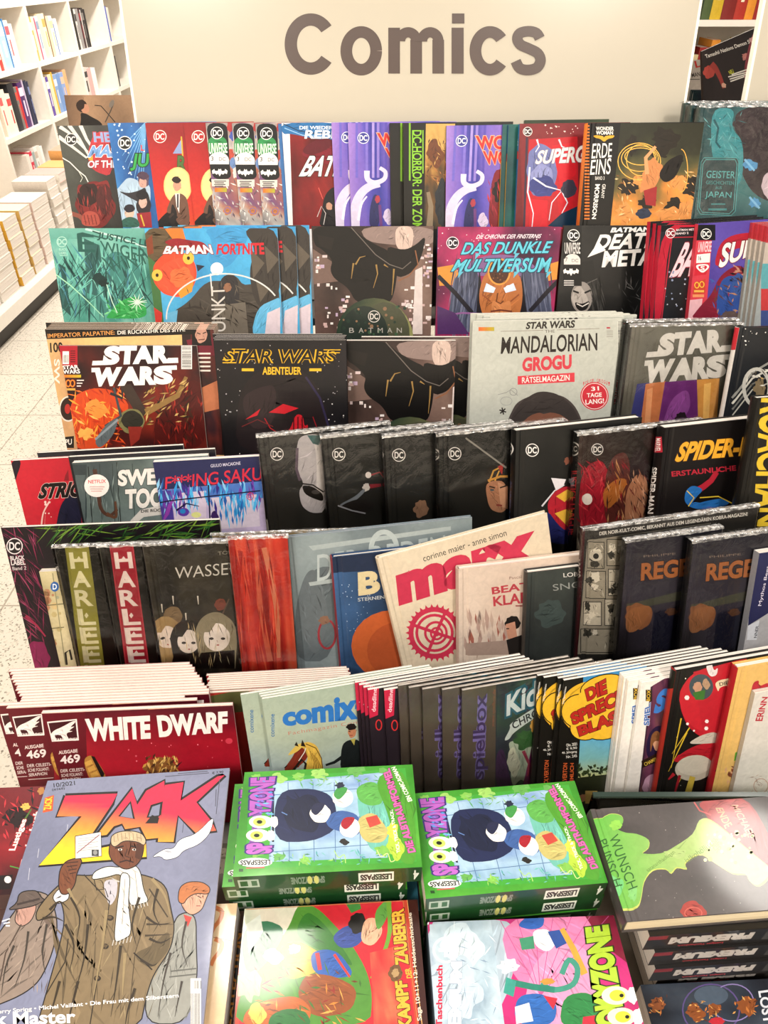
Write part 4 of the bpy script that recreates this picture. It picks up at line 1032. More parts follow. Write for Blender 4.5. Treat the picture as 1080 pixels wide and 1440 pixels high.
# ------------------------------------------------------------------ tier 2
def art_storm(A):
    A.paint(['1c4a44', '2c6a60', '3f8a7c', '5aa294', '78b4a6'], 1.8, 21, 24, 26, warp=.8)
    A.R(68, 320, 204, 336, ((136, 320), '6aa89a', (136, 340), '5a9c8e'))
    A.P([(118, 335), (140, 345), (150, 420), (122, 412)], '2c5a56'); A.P([(82, 370), (92, 376), (100, 445), (84, 430)], '1e4a46'); A.P([(150, 345), (200, 372), (196, 395), (160, 440), (130, 440)], '3a7a72')
    A.hatch(130, (72, 355, 206, 442), 42, 3.4, 75, ['2a5c5a', '1d4644', '5aa8a0', '78c0b0', '3f7a90', '16403c'], 5, 24); A.hatch(40, (76, 365, 206, 440), 50, 2, -50, ['1d4846', '6ab8a8', '2a6058'], 8, 15)
    A.blob(140, 392, 12, 9, '123230', 4, .4); A.blob(146, 398, 8, 6, '0e2624', 7, .4)
    A.P([(150, 445), (166, 425), (190, 415), (206, 430), (206, 448), (150, 448)], '2f9c4c'); A.hatch(40, (150, 420, 206, 446), 14, 2.5, 30, ['49b060', '1f7a38', '7ad08a'], 6, 60)
    for a in range(12): A.S([(193, 425), (193 + 14 * math.cos(a * .55), 425 + 12 * math.sin(a * .55))], 2, 'cfe6d4', .4)
    A.S([(76, 384), (100, 402), (124, 424), (146, 446)], 1.8, '9fd8b4', 1); A.S([(150, 400), (158, 425), (165, 440)], 1.2, 'bfe4d0')
    A.S([(120, 322), (160, 332), (206, 348)], 3, 'b8d8d0', 2); A.S([(130, 325), (142, 329)], 2, '1c4840')
    A.T('JUSTICE LEAGUE', 138, 326, 250, 344, 12, '1d4a42', bold=.05)
    A.Q('E', (108, 329), (132, 330), (134, 355), (110, 354), '1f524a', bold=.02); A.Q('WIGER', (140, 338), (206, 350), (206, 372), (143, 352), '22584e', bold=.02); A.Q('WINT', (142, 362), (206, 357), (206, 372), (156, 384), '22584e', bold=.01)
    A.S([(109, 330), (116, 328), (150, 336)], 4, '1f524a', 1.5)
    A.ring(87, 340, 7, 7, 1, 'a8d4c6'); A.T('DC', 81, 336, 93, 336, 8, 'a8d4c6', bold=.05)
    A.T('BLACK', 83, 349, 94, 349, 3.4, 'a8d4c6', bold=.03); A.T('LABEL', 83, 354, 94, 354, 3.4, 'a8d4c6', bold=.03); A.R(84, 358.5, 95, 360, '8fc4b4')
def art_fish(A):
    A.fill('3f9ccc'); A.paint(['2f86bc', '4aa6d4', '62b4dc'], 1.5, 3, 10, 12)
    A.P([(200, 320), (255, 320), (262, 345), (240, 370), (205, 372)], '5a4a34'); A.P([(232, 322), (256, 318), (262, 340), (244, 338)], 'd8742c'); A.P([(203, 356), (222, 372), (232, 470), (212, 470)], '3f6a3c'); A.P([(203, 340), (214, 330), (216, 356), (205, 360)], '7a3a24')
    A.P([(285, 320), (350, 320), (348, 340), (320, 380), (290, 370), (300, 340)], '3c90c4')
    A.blob(246, 385, 32, 33, 'd8482c', 6, .06); A.P([(226, 372), (262, 358), (276, 385), (262, 414), (236, 415), (218, 398)], 'dc5034'); A.blob(256, 390, 18, 16, 'e06a3c', 7, .3); A.P([(250, 410), (272, 396), (270, 410), (254, 420)], 'd89030')
    for x, y, rr in ((221, 387, 7.5), (265, 363, 8)): A.E(x, y, rr, rr * 1.1, 'dcb448'); A.E(x, y, 2.2, 2.6, '2a1c10')
    A.P([(276, 372), (288, 374), (278, 382)], '22263a')
    A.E(305, 378, 9, 9, 'e8eef0')
    A.P([(265, 425), (290, 395), (318, 395), (330, 385), (345, 405), (392, 380), (394, 475), (262, 475), (240, 440)], '453f39'); A.P([(340, 320), (394, 320), (394, 420), (372, 440), (356, 420), (350, 380), (360, 350)], '38332f')
    for p in ([(352, 350), (372, 370), (356, 392)], [(372, 345), (392, 365), (376, 385)], [(360, 395), (380, 405), (366, 425)]): A.P(p, '5c5348')
    A.P([(312, 388), (332, 384), (338, 420), (330, 440), (308, 440), (306, 410)], '2e2c2e'); A.blob(320, 404, 6, 7, '8a6048', 3, .2); A.P([(302, 430), (345, 425), (350, 475), (296, 475)], '6a6258')
    A.P([(362, 432), (388, 420), (394, 418), (394, 475), (352, 475)], '62b0d8'); A.P([(376, 440), (394, 432), (394, 475), (372, 475)], 'd8c8d0'); A.P([(206, 425), (228, 440), (226, 475), (212, 475)], 'c43a34'); A.P([(236, 440), (250, 436), (248, 455), (232, 452)], '6ab0d4')
    A.hatch(50, (262, 400, 350, 470), 14, 2, 60, ['2c2824', '5a5248', '3a342e'], 6, 50)
    A.ring(316, 447, 82, 62, 2, 'd8d8d4', a0=178, a1=330); A.S([(295, 386), (303, 385), (316, 385)], 2, 'dcdad6'); A.S([(296, 386), (298, 412)], 1.6, 'dcdad6')
    A.Q('PUNKT', (298, 478), (297, 403), (316, 402), (318, 478), 'cfc9c2', bold=.0)
    A.P([(226, 342), (246, 334), (268, 338), (286, 340), (296, 352), (288, 360)], '8a1c24')
    A.Q('BATMAN', (234, 346), (296, 344), (300, 357), (229, 357), 'ece6e4', bold=.07, out='8a1c24', ow=.05)
    A.Q('FORTNITE', (306, 343), (371, 341), (372, 358), (304, 358), 'c4222e', bold=.07)
def art_city(A):
    A.paint(['2a201e', '3a2c28', '5c4640', '7a6258'], 1.6, 7, 18, 20)
    A.P([(505, 318), (612, 318), (612, 345), (560, 345), (515, 340)], '8a7670'); A.P([(440, 350), (470, 370), (480, 395), (440, 400)], '6e5850')
    q = random.Random(5)
    for x0, x1, y0, y1, n in ((442, 458, 350, 380, 10), (443, 492, 395, 405, 6), (444, 482, 430, 460, 12), (478, 492, 405, 435, 6), (556, 574, 320, 350, 8), (590, 610, 345, 460, 22), (560, 584, 400, 440, 14), (574, 584, 440, 465, 5), (590, 606, 340, 380, 8)):
        A.k += 1
        for i in range(n):
            x = q.uniform(x0, x1 - 3); y = q.uniform(y0, y1); w = q.uniform(2, 7); hh = q.uniform(2, 5)
            c = lin(q.choice(['e6d8d4', 'd4c0c0', 'c8a8a4', 'e8e0dc', 'b8a0b8'])); A.tri([(x, y), (x + w, y), (x + w, y + hh), (x, y + hh)], [c] * 4)
    A.P([(556, 318), (582, 318), (580, 350), (566, 356), (556, 345)], 'c8b0a4'); A.P([(584, 380), (594, 375), (594, 470), (580, 470)], 'd2c4c0')
    A.P([(438, 318), (492, 318), (508, 332), (530, 345), (546, 352), (560, 372), (556, 405), (550, 425), (528, 430), (500, 425), (490, 405), (470, 392), (464, 380), (468, 365), (452, 350), (442, 345)], '0e0c0c')
    A.P([(540, 345), (568, 352), (584, 345), (600, 330), (592, 365), (578, 385), (556, 392)], '120f0e'); A.P([(446, 330), (470, 335), (466, 352), (450, 346)], '191513')
    for p in ([(500, 372), (506, 362), (514, 360)], [(529, 372), (531, 385), (525, 405)], [(554, 378), (553, 395), (551, 415)], [(540, 372), (546, 376)], [(497, 370), (494, 392)]): A.S(p, 2.4, '9a7a44', .6)
    A.S([(494, 320), (512, 340), (528, 358), (548, 372), (566, 378), (578, 368)], 1.2, '6a625c'); A.S([(584, 352), (588, 372), (575, 388), (560, 395)], 1.6, '8a5a3c')
    A.E(526, 470, 53, 51, ((500, 440), '25372a', (570, 445), '6a6a48')); A.E(558, 462, 20, 34, '8a8a58', -25); A.E(545, 462, 30, 38, '4a4c3a', -20); A.E(512, 470, 34, 40, '26302a', 0)
    A.dots(30, (480, 430, 570, 470), 2.5, ['3c5a40', '2a3a30', '8a6a50'], 3)
    A.dc(526, 445, 8.5, 'dcd4cc', '2a322c')
    for i, ch in enumerate('BATMAN'): A.T(ch, 491 + i * 13.4, 461, 498 + i * 13.4, 461, 7, 'b0aaa2')
def art_multi(A):
    A.paint(['3a1430', '5c1a40', '8a2450', 'b03060', '6a2a5c'], 1.8, 14, 18, 20); A.dots(60, (615, 320, 790, 420), .9, ['f0d8e0', 'd8a8c0'], 4)
    A.E(704, 388, 54, 30, '7a5a8a', 0, 24, 180, 360); A.P([(615, 376), (640, 372), (650, 400), (618, 402)], 'd08a38'); A.P([(770, 372), (790, 366), (788, 392), (765, 396)], 'd08a38')
    A.P([(640, 385), (676, 372), (670, 470), (626, 470), (634, 420)], '454b62'); A.P([(734, 380), (770, 385), (780, 470), (732, 470)], '454b62')
    A.hatch(40, (636, 378, 674, 465), 60, 3, 95, ['5c6278', '363a4e', '6a6f86'], 4, 8); A.hatch(40, (734, 382, 776, 465), 60, 3, 85, ['5c6278', '363a4e', '6a6f86'], 7, 8)
    A.P([(674, 378), (682, 430), (690, 470), (668, 470)], '17141c'); A.P([(734, 380), (730, 440), (724, 470), (744, 470)], '17141c')
    A.P([(680, 384), (704, 374), (732, 384), (736, 420), (726, 460), (706, 475), (684, 460), (672, 420)], 'b06a3a'); A.P([(690, 420), (704, 428), (720, 420), (716, 470), (694, 470)], 'c47e4c')
    A.E(702, 382, 15, 18, '4a2c20'); A.ring(702, 382, 15, 18, 2.5, 'd89444'); A.dots(20, (692, 372, 712, 396), 1.5, ['8a5a3a', '2a1814'], 3)
    A.P([(684, 398), (697, 405), (694, 412), (680, 410)], 'cfdcf0'); A.P([(722, 398), (708, 405), (711, 412), (726, 408)], 'cfdcf0'); A.E(689, 405, 5, 3, 'f4f8ff'); A.E(716, 404, 5, 3, 'f4f8ff')
    A.S([(700, 412), (698, 424), (704, 427), (708, 423)], 2, '6a3a20'); A.S([(690, 438), (704, 436), (720, 438)], 2.4, '6a3426'); A.S([(678, 414), (690, 424)], 2, '8a4a2a'); A.S([(730, 414), (718, 424)], 2, '8a4a2a')
    A.S([(616, 388), (640, 412), (664, 440)], 6, '1c1a24'); A.S([(788, 392), (770, 410), (745, 438)], 6, '1c1a24')
    A.S([(616, 445), (650, 440), (690, 442), (730, 450), (740, 452)], 2.4, '8a5a90'); A.P([(615, 430), (640, 440), (660, 470), (615, 470)], '4a2a5c')
    A.Q('DIE CHRONIK DER FINSTERNIS', (671, 330), (762, 329), (760, 335), (669, 336), 'e8dce4', bold=.03, shear=.2)
    A.Q('DAS DUNKLE', (651, 341), (778, 339), (774, 356), (648, 358), '5fc0d4', bold=.04, shear=.25, out='123a50', ow=.05)
    A.Q('MULTIVERSUM', (640, 365), (776, 362), (774, 383), (634, 382), '5fc0d4', bold=.05, shear=.25, out='123a50', ow=.05)
    for x, y in ((672, 356), (727, 356), (648, 382), (726, 382), (772, 382)): A.P([(x - 3, y), (x + 4, y), (x - 4, y + 9)], '5fb4cc')
    A.dc(636.5, 341.5, 8.8, 'e8dce4', '1c1420')
def sp_multi(A): A.fill('14141c'); A.R(600, 300, 622, 356, '2a4a9a')
def art_death(A):
    A.paint(['0e0e0e', '181818', '232322', '2e2e2c'], 1.6, 9, 14, 16)
    A.blob(822, 400, 26, 12, '262625', 3, .2); A.P([(808, 370), (834, 366), (838, 394), (806, 398)], '1b1b1a')
    A.S([(796, 400), (818, 402), (840, 392)], 3, '5a5856', 1); A.E(818, 418, 15, 22, '8f8882'); A.blob(815, 420, 12, 18, 'b0a8a0', 4, .2)
    A.S([(806, 409), (814, 412)], 2.6, '1a1817'); A.S([(822, 412), (831, 408)], 2.6, '1a1817'); A.P([(808, 424), (818, 428), (830, 422), (826, 435), (816, 438), (810, 433)], '141212'); A.S([(811, 427), (819, 431), (828, 426)], 1.6, 'd8d0c8')
    A.hatch(40, (832, 395, 848, 446), 30, 2, 80, ['0c0c0c', '3a3937'], 5, 10); A.hatch(25, (870, 380, 905, 440), 14, 1.2, 70, ['4a4a4a', '6a6868', '2a2a2a'], 3, 60)
    A.R(792, 316, 818, 402, '141414'); A.dc(806.5, 331, 8.6)
    A.Q('UNIVERSE', (794, 341), (816, 341), (816, 357), (794, 357), 'dcd8d4', bold=.03); A.E(805, 366, 11, 9, 'ded8d2', 0, 16, 180, 360); A.R(793, 364, 816, 372, 'ded8d2'); A.T('7', 795, 362, 798, 362, 6, '22201e'); A.T('DC', 804, 364, 813, 364, 4.5, '6a6460')
    A.bat(803, 382, 11, 6, 'ece8e4')
    for i in range(3): A.R(793, 394 + i * 3, 807, 395.6 + i * 3, 'c8c4c0')
    A.Q('BATMAN', (861, 320), (915, 319), (914, 326), (858, 327), 'ece8e4', bold=.08)
    A.Q('DEATH', (842, 330), (930, 326), (926, 348), (834, 352), 'ece8e4', bold=.06, shear=.1); A.P([(826, 362), (842, 340), (852, 352)], 'ece8e4'); A.Q('METAL', (850, 353), (934, 348), (931, 372), (846, 376), 'ece8e4', bold=.07)
def art_redframe(A):
    A.paint(['100f10', '1a191b', '242830'], 1.5, 9, 8, 14); A.R(925, 316, 1010, 326, '17161a')
    A.P([(930, 316), (985, 316), (985, 319), (942, 320), (930, 455), (918, 455)], 'b02034'); A.S([(946, 326), (930, 452)], 1.4, 'b02838'); A.S([(942, 334), (985, 333)], 1.2, 'b02838')
    A.dc(943, 328, 7, 'f0e4e4', '7a1824'); A.T('BATMAN METAL', 951, 322, 981, 321, 3, 'e0d4d4', bold=.03); A.T('BAND 2', 951, 327, 968, 326, 3, 'e0d4d4', bold=.03)
    A.Q('BATM', (962, 341), (1012, 336), (1006, 386), (941, 390), 'e8c8d0', bold=.05, shear=.1, out='7a1c30', ow=.02)
    A.dots(24, (935, 380, 975, 440), 1.4, ['b8bcc8', '8a94b0'], 3)
def art_violetcomic(A):
    A.paint(['4a3a8c', '5a4aa0', '6a58b0'], 1.2, 5, 10, 12); A.P([(976, 316), (1003, 316), (992, 452), (964, 452)], 'c83a48')
    A.R(970, 316, 1006, 338, '17161a'); A.dc(993, 329, 7.6); A.Q('UNIVERSE', (983, 340), (1001, 339), (1000, 354), (981, 355), 'f0d0d4', bold=.03)
    A.P([(980, 358), (999, 356), (998, 369), (979, 370)], 'ece6e2'); A.T('16', 982, 360, 986, 360, 6, '22201e', bold=.02); A.P([(978, 372), (997, 370), (993, 386), (976, 388)], 'c02434')
    A.P([(979, 372), (995, 371), (998, 376), (988, 385), (979, 377)], 'f0e8e4'); A.P([(982, 374), (993, 373), (995, 376), (988, 382), (982, 377)], 'c02434'); A.T('S', 985, 374, 991, 374, 6, 'f0e8e4', bold=.05)
    A.P([(976, 398), (992, 392), (992, 412), (974, 416)], 'b8402c'); A.ring(980, 401, 3, 4, 1.3, 'e8b040'); A.ring(987, 400, 3, 4, 1.3, 'e8b040'); A.R(976, 408, 990, 411, 'd8a84c'); A.R(974, 414, 990, 418, 'd88a5c')
    A.P([(970, 422), (988, 420), (984, 452), (966, 452)], 'd8a8b0')
    A.P([(1012, 342), (1030, 330), (1061, 326), (1061, 345), (1024, 352), (1012, 375), (1004, 372)], 'a82234'); A.Q('SUP', (1016, 342), (1062, 336), (1060, 358), (1010, 378), 'ece2e0', bold=.06, shear=.1, out='6a1424', ow=.03)
    A.P([(1010, 392), (1022, 380), (1038, 372), (1052, 380), (1056, 452), (968, 452), (985, 430), (1000, 415)], '7a1c30'); A.P([(1012, 395), (1030, 385), (1044, 402), (1040, 440), (1020, 452), (1006, 440)], '2c4a90'); A.blob(1040, 402, 14, 20, '34508c', 5, .3)
    A.hatch(16, (1024, 372, 1052, 396), 12, 3, 30, ['16141c', 'b88470', '3a2a34'], 3, 60); A.hatch(50, (1000, 390, 1058, 450), 12, 2.4, 60, ['243c78', '8a2438', '3c5aa0', '5a3a34', 'a87a60'], 9, 60)
    A.blob(1030, 445, 20, 8, '5a4a48', 4, .4)
def art_grayred(A):
    A.fill('9aa0a0'); A.R(1050, 312, 1110, 336, 'a83038'); A.R(1050, 336, 1110, 365, 'b8aca0'); A.R(1050, 365, 1110, 400, '5a9ca4'); A.R(1050, 400, 1110, 430, 'b83a3c'); A.R(1050, 430, 1110, 460, '3a4a80')
def sp_grayred(A): A.fill('9a9488'); A.R(1050, 305, 1100, 335, 'b0343a')
T = Tier(*TIERS[2], 15, 0)
storm = T.add(68, 321, CB, 'green comic with a stormy scene at the left end of the second tier', 'comic', .008, w=.195, front='4a9488', art=art_storm, matte=True)
fish = T.add(203, 321, CB, 'blue comic with an orange fish, front copy, second from left in its row', 'comic', .006, uR=391, front='3f9ccc', spine='7a6a58', art=art_fish, fwd=.002, group='sealed blue comics with an orange fish')
T.like(fish, 230, 'blue fish comic, middle copy, only its right strip showing', first=True)
fc3 = T.like(fish, 250, 'blue fish comic, rear copy, only its right strip showing', first=True)
T.items.remove(fc3); T.items.insert(1, fc3)
city = T.add(438, 318, CB, 'black comic with a dark winged shape over pink city lights, in the second tier', 'comic', .010, uR=611, front='1c1614', spine='0c0b0b', art=art_city, group='black comics with city lights')
multi = T.add(616, 319, CB, 'crimson comic with turquoise slanted title letters', 'comic', .013, uR=791, front='5c1a40', spine='14141c', art=art_multi, spine_art=sp_multi)
death = T.add(793, 317, CB, 'black comic with a grinning white face and jagged white letters', 'comic', .006, w=.175, front='161616', art=art_death)
T.build()
T = Tier(1.03, 1.03, 15, 12)
rfr = T.add(930, 317, CB, 'black comic with a red frame, front copy beside the violet comic', 'comic', .009, w=.17, front='1a191b', spine='b02034', art=art_redframe, group='black comics with red spines')
T.like(rfr, 915, 'black comic with a red spine, rearmost of three copies', first=True)
c2 = T.like(rfr, 923, 'black comic with a red spine, middle of three copies'); T.items.remove(c2); T.items.insert(1, c2)
vcm = T.add(982, 315, CB, 'violet comic with red and white slanted letters and a red side band', 'comic', .008, w=.165, front='5a4aa0', spine='c83a48', art=art_violetcomic)
gry = T.add(1059, 313, CB, 'grey spined comic with a red top, leftmost of four at the right edge', 'comic', .006, w=.165, front='9aa0a0', spine='9a9488', art=art_grayred, spine_art=sp_grayred, group='grey spined comics at the right edge')
for i, nme in ((1066, 'second'), (1073, 'third'), (1080, 'rightmost')): T.like(gry, i, 'grey spined comic with a red top, %s of four at the right edge' % nme)
T.build()
# ------------------------------------------------------------------ tier 3
def art_hundred(A):
    A.fill('b8946a'); A.paint(['c8a468', 'd8b878', 'c09068', '8a6a5c'], 1.4, 3, 12, 14)
    A.P([(255, 450), (312, 450), (318, 640), (262, 640)], '2a1c1c'); A.paint(['1a1012', '3a1c1c', '5a2420', '2c1a20'], 3, 8, 8, 16, box=(268, 455, 312, 640))
    A.P([(262, 478), (300, 474), (302, 500), (268, 500)], '6a1c2c'); A.P([(284, 545), (306, 535), (308, 575), (286, 580)], 'b06a48')
    A.P([(60, 462), (275, 452), (276, 470), (63, 477)], '17120f')
    A.T('IMPERATOR PALPATINE:', 67, 469.5, 161, 464.5, 6, 'd8944c', bold=.02); A.T('DIE RÜCKKEHR DES SITH!', 165, 464, 260, 459.5, 6.5, 'efe6dc', bold=.02)
    A.T('100', 70, 482, 88, 481, 14, '221a16', bold=.05)
    A.P([(270, 455), (294, 452), (298, 486), (270, 486)], '141012'); A.blob(283, 470, 9, 13, 'b88a78', 3, .15); A.S([(277, 468), (282, 470)], 1.4, '3a2420'); A.S([(285, 469), (290, 467)], 1.4, '3a2420'); A.S([(279, 478), (288, 477)], 1.4, '5a3028')
    A.Q('SW', (84, 505), (84, 540), (76, 540), (76, 505), 'e8ddd0', bold=.04)
    for i in range(5): A.R(277 + i, 496 + i * 6, 296, 498.4 + i * 6, 'd8ccc4')
    A.E(96, 575, 12, 17, '2a1a14'); A.ring(96, 575, 12, 17, 2, 'd8d0c4'); A.E(95, 575, 4, 7, 'a82a24'); A.P([(88, 615), (104, 613), (104, 630), (88, 630)], '17120f'); A.Q('PU', (92, 618), (101, 617), (101, 625), (92, 626), 'efe6dc', bold=.03)
def art_sw(A):
    A.paint(['1a1114', '2a1214', '4a1614', '7a2418', '3a1a18'], 2.2, 5, 18, 20); A.P([(86, 485), (110, 484), (112, 548), (92, 550)], '3a1418')
    A.P([(98, 560), (128, 545), (160, 548), (186, 572), (160, 600), (150, 632), (98, 632)], 'c8441c'); A.hatch(120, (98, 548, 175, 628), 18, 3, 60, ['e8702c', 'f09838', 'b8341c', 'f4b85c', '8a2414', 'd8501c'], 3, 60)
    A.blob(135, 575, 18, 14, 'f08a3c', 4, .4); A.blob(120, 610, 14, 10, 'f0a850', 8, .5)
    A.P([(250, 548), (276, 530), (290, 560), (290, 632), (220, 632), (215, 590)], '4a1412'); A.hatch(90, (215, 545, 285, 625), 16, 2.6, 75, ['7a1c18', '2a0e0e', '9a2c20', '5a1814', '3a2018'], 6, 40)
    A.P([(168, 542), (184, 540), (208, 580), (196, 590)], '3a2e28'); A.S([(205, 580), (250, 556), (262, 530)], 10, '8a6a3c', 5); A.hatch(50, (200, 535, 265, 600), 14, 3, -40, ['a8884c', '5a4428', '2a1e16', 'c8a868'], 9, 40)
    A.blob(185, 592, 19, 18, '77734a', 3, .08); A.blob(186, 591, 16, 14, '2f2d26', 4, .1); A.P([(180, 600), (200, 600), (196, 618), (184, 628)], '8a2c24'); A.S([(148, 600), (170, 585), (160, 545)], 5, '3c4448', 3); A.S([(155, 553), (172, 560), (172, 548)], 4, '2a2a2c')
    A.P([(132, 620), (150, 596), (168, 585), (160, 612), (140, 632)], '5a6468'); A.S([(134, 618), (166, 590)], 3, '8a949a')
    A.R(82, 484, 109, 515, 'a81e2c'); A.R(88, 494, 97, 512, 'efe6e2'); A.bars(89, 498, 96, 511, n=8)
    for i in range(6): A.R(99, 493 + i * 3, 106, 494.4 + i * 3, '5a1018')
    A.Q('STAR', (88, 514), (110, 513), (111, 518.5), (88, 519.5), 'f0ebe8', bold=.05); A.Q('WARS', (88, 520), (112, 519), (113, 525), (89, 526), 'f0ebe8', bold=.05)
    A.R(90, 527, 114, 531, ((90, 529), 'd87028', (114, 529), 'c8b02c')); A.ring(96, 539, 3, 4.5, 1.8, 'e88030'); A.ring(102, 539, 3, 4.5, 1.8, 'e88030'); A.R(93, 546, 106, 549, 'd8a048')
    for i in range(3): A.R(108, 534 + i * 4, 118 - i * 2, 535.6 + i * 4, 'd8d0cc')
    swlogo(A, (134, 487), (247, 484), (250, 540), (124, 544), 'efeae8')
    A.bars(255, 485, 270, 519, vert=True)
def swlogo(A, tl, tr, br, bl, c):
    """Two stacked words of wide block letters with long serifs."""
    def pt(a, d): return tuple((tl[i] * (1 - a) + tr[i] * a) * (1 - d) + (bl[i] * (1 - a) + br[i] * a) * d for i in (0, 1))
    def q(t, a0, a1, d0, d1): A.Q(t, pt(a0, d0), pt(a1, d0), pt(a1, d1), pt(a0, d1), c, bold=.13)
    q('S', .12, .32, .0, .47); q('T', .30, .52, .0, .47); q('A', .48, .73, .0, .47); q('R', .72, .92, .0, .47)
    A.P([pt(0, .36), pt(.2, .36), pt(.2, .47), pt(0, .47)], c); A.P([pt(.9, .34), pt(1.02, .34), pt(1.02, .47), pt(.86, .47)], c)
    q('W', .03, .36, .53, 1); q('A', .33, .59, .53, 1); q('R', .57, .76, .53, 1); q('S', .73, .95, .53, 1)
    A.P([pt(.0, .53), pt(.08, .53), pt(.08, .64), pt(.01, .64)], c); A.P([pt(.86, .53), pt(1.0, .53), pt(1.0, .64), pt(.86, .64)], c)
def art_abent(A):
    A.paint(['0e0d0f', '161417', '1f1b1f'], 1.6, 4, 10, 14); A.dots(110, (303, 480, 490, 640), .9, ['d8d4d0', 'a8a4a8'], 4)
    A.P([(335, 560), (350, 530), (385, 512), (420, 515), (445, 540), (460, 580), (470, 640), (330, 640)], '1e1719'); A.P([(338, 560), (362, 545), (390, 540), (385, 600), (352, 605)], '2c2022'); A.S([(430, 530), (450, 560), (462, 600)], 3, '2a2440')
    for p in ([(345, 590), (366, 575), (362, 584)], [(378, 580), (398, 568), (420, 574), (400, 582)], [(400, 608), (408, 604), (416, 582), (426, 584), (428, 600), (434, 596), (430, 616), (404, 616)]): A.P(p, 'b81c28')
    for x in (413, 419, 425): A.S([(x, 586), (x, 606)], 1.6, '3a0e12')
    A.S([(372, 588), (380, 602), (396, 612)], 1.2, 'a81c24'); A.S([(440, 586), (450, 614)], 1.2, '8a1820')
    A.S([(340, 600), (362, 590), (384, 600)], 1.2, '6a2424')
    for cc, bo in (('d8a820', .10), ('17130f', .02)): A.Q('STAR WARS', (318, 491), (474, 491), (472, 511), (312, 511), cc, bold=bo)
    A.S([(313, 506), (330, 506)], 1.4, 'd8a820'); A.S([(313, 510), (332, 510)], 1.4, 'd8a820'); A.S([(455, 492), (479, 492)], 1.2, 'd8a820'); A.S([(455, 496), (478, 496)], 1.2, 'd8a820'); A.S([(326, 491), (345, 491)], 1.2, 'd8a820')
    A.Q('ABENTEUER', (369, 516), (424, 516), (424, 527), (369, 527), 'e0b028', bold=.05); A.R(340, 518, 357, 522, 'e0b028'); A.R(435, 518, 452, 522, 'e0b028')
def art_city2(A, dx=0, dy=0):
    o = A.L
    A.L = lambda p: o(((p[0] - 525) * 1.05 + 575 + dx, (p[1] - 318) * 1.06 + 479 + dy))
    art_city(A); A.L = o
def art_grogu(A):
    A.fill('b8bab0'); A.paint(['b2b4aa', 'b9bbb1', 'bfc1b7'], 1.2, 3, 8, 8)
    A.R(673, 460, 695, 465.5, ((684, 462), 'd8582c', (686, 462), 'a8a02c'))
    A.Q('STAR WARS', (741, 453), (809, 450), (808, 461), (739, 463), '2c2622', bold=.07); A.T('THE', 766, 464, 780, 463.5, 4, '5a5048'); A.S([(704, 466), (764, 464.5)], .8, '8a8278'); A.S([(783, 464), (843, 462)], .8, '8a8278')
    A.Q('MANDALORIAN', (706, 474), (840, 468), (840, 493), (704, 498), '261e1a', bold=.03)
    A.Q('GROGU', (735, 503), (804, 498), (804, 519), (734, 523), 'c83c48', bold=.09); A.P([(728, 529), (808, 524), (808, 537), (728, 541)], 'd03c48'); A.Q('RÄTSELMAGAZIN', (734, 529), (801, 525), (801, 535), (734, 539), 'f0e8e0', bold=.02)
    A.blob(766, 592, 52, 40, '4a4240', 3, .05); A.E(766, 610, 41, 37, '7a5040'); A.P([(716, 590), (732, 566), (752, 552), (766, 550), (785, 554), (806, 572), (818, 596), (806, 596), (785, 580), (750, 580), (728, 600)], '3c3634')
    A.E(836, 557, 20, 20, 'c83440'); A.ring(836, 557, 18, 18, .9, 'f0d8d4'); A.T('31', 831, 544, 842, 543, 6, 'f4ece6', bold=.04); A.T('TAGE', 825, 553, 846, 552, 6, 'f4ece6', bold=.04); A.T('LANG!', 823, 562, 849, 560, 7, 'f4ece6', bold=.04)
    for i, ch in enumerate('FOLGE GROGU!'): A.T(ch, 820 + i * 3.2, 537 - 4.5 * math.sin(i / 11 * 3.14), 822.4 + i * 3.2, 537 - 4.5 * math.sin(i / 11 * 3.14), 5, 'c83440', bold=.02)
    A.S([(700, 555), (712, 552), (718, 548), (728, 556)], .8, '8a8a88'); A.ring(722, 551, 5, 5, .9, '8a8a88'); A.ring(712, 564, 8, 6, .8, '9a9a98')
    for i in range(3):
        a = i * math.pi / 3 + .3; A.S([(707 - 5 * math.cos(a), 578 - 5 * math.sin(a)), (707 + 5 * math.cos(a), 578 + 5 * math.sin(a))], 1.8, '2a2624')
    A.bars(868, 452, 876, 518, '4a4846', 'c9cac0', 4, True, 34); A.R(853, 460, 858, 462, 'b03040')
    for i in range(4): A.R(853, 465 + i * 2.6, 862, 466.2 + i * 2.6, '9a9890')
def art_silver(A):
    A.paint(['3a3a34', '4e4c44', '5c5a50', '6a665c', '4a4840'], 1.6, 6, 14, 14)
    A.P([(896, 540), (914, 538), (906, 600), (884, 600)], '3a3c78'); A.P([(908, 540), (936, 536), (930, 600), (900, 600)], 'c0784c'); A.P([(935, 537), (980, 534), (985, 600), (925, 600)], '6a2c70'); A.P([(980, 534), (1012, 532), (1008, 592), (982, 600)], 'c89048')
    A.P([(944, 560), (968, 545), (972, 575), (950, 600), (930, 600)], '8a4890'); A.P([(910, 548), (918, 545), (914, 600), (906, 600)], 'd89a6c'); A.blob(958, 588, 10, 10, '241a20', 3, .3); A.P([(990, 540), (1000, 538), (996, 600), (988, 600)], 'e0b468')
    swlogo(A, (917, 470), (1025, 462), (1028, 530), (898, 540), 'ccc8c2')
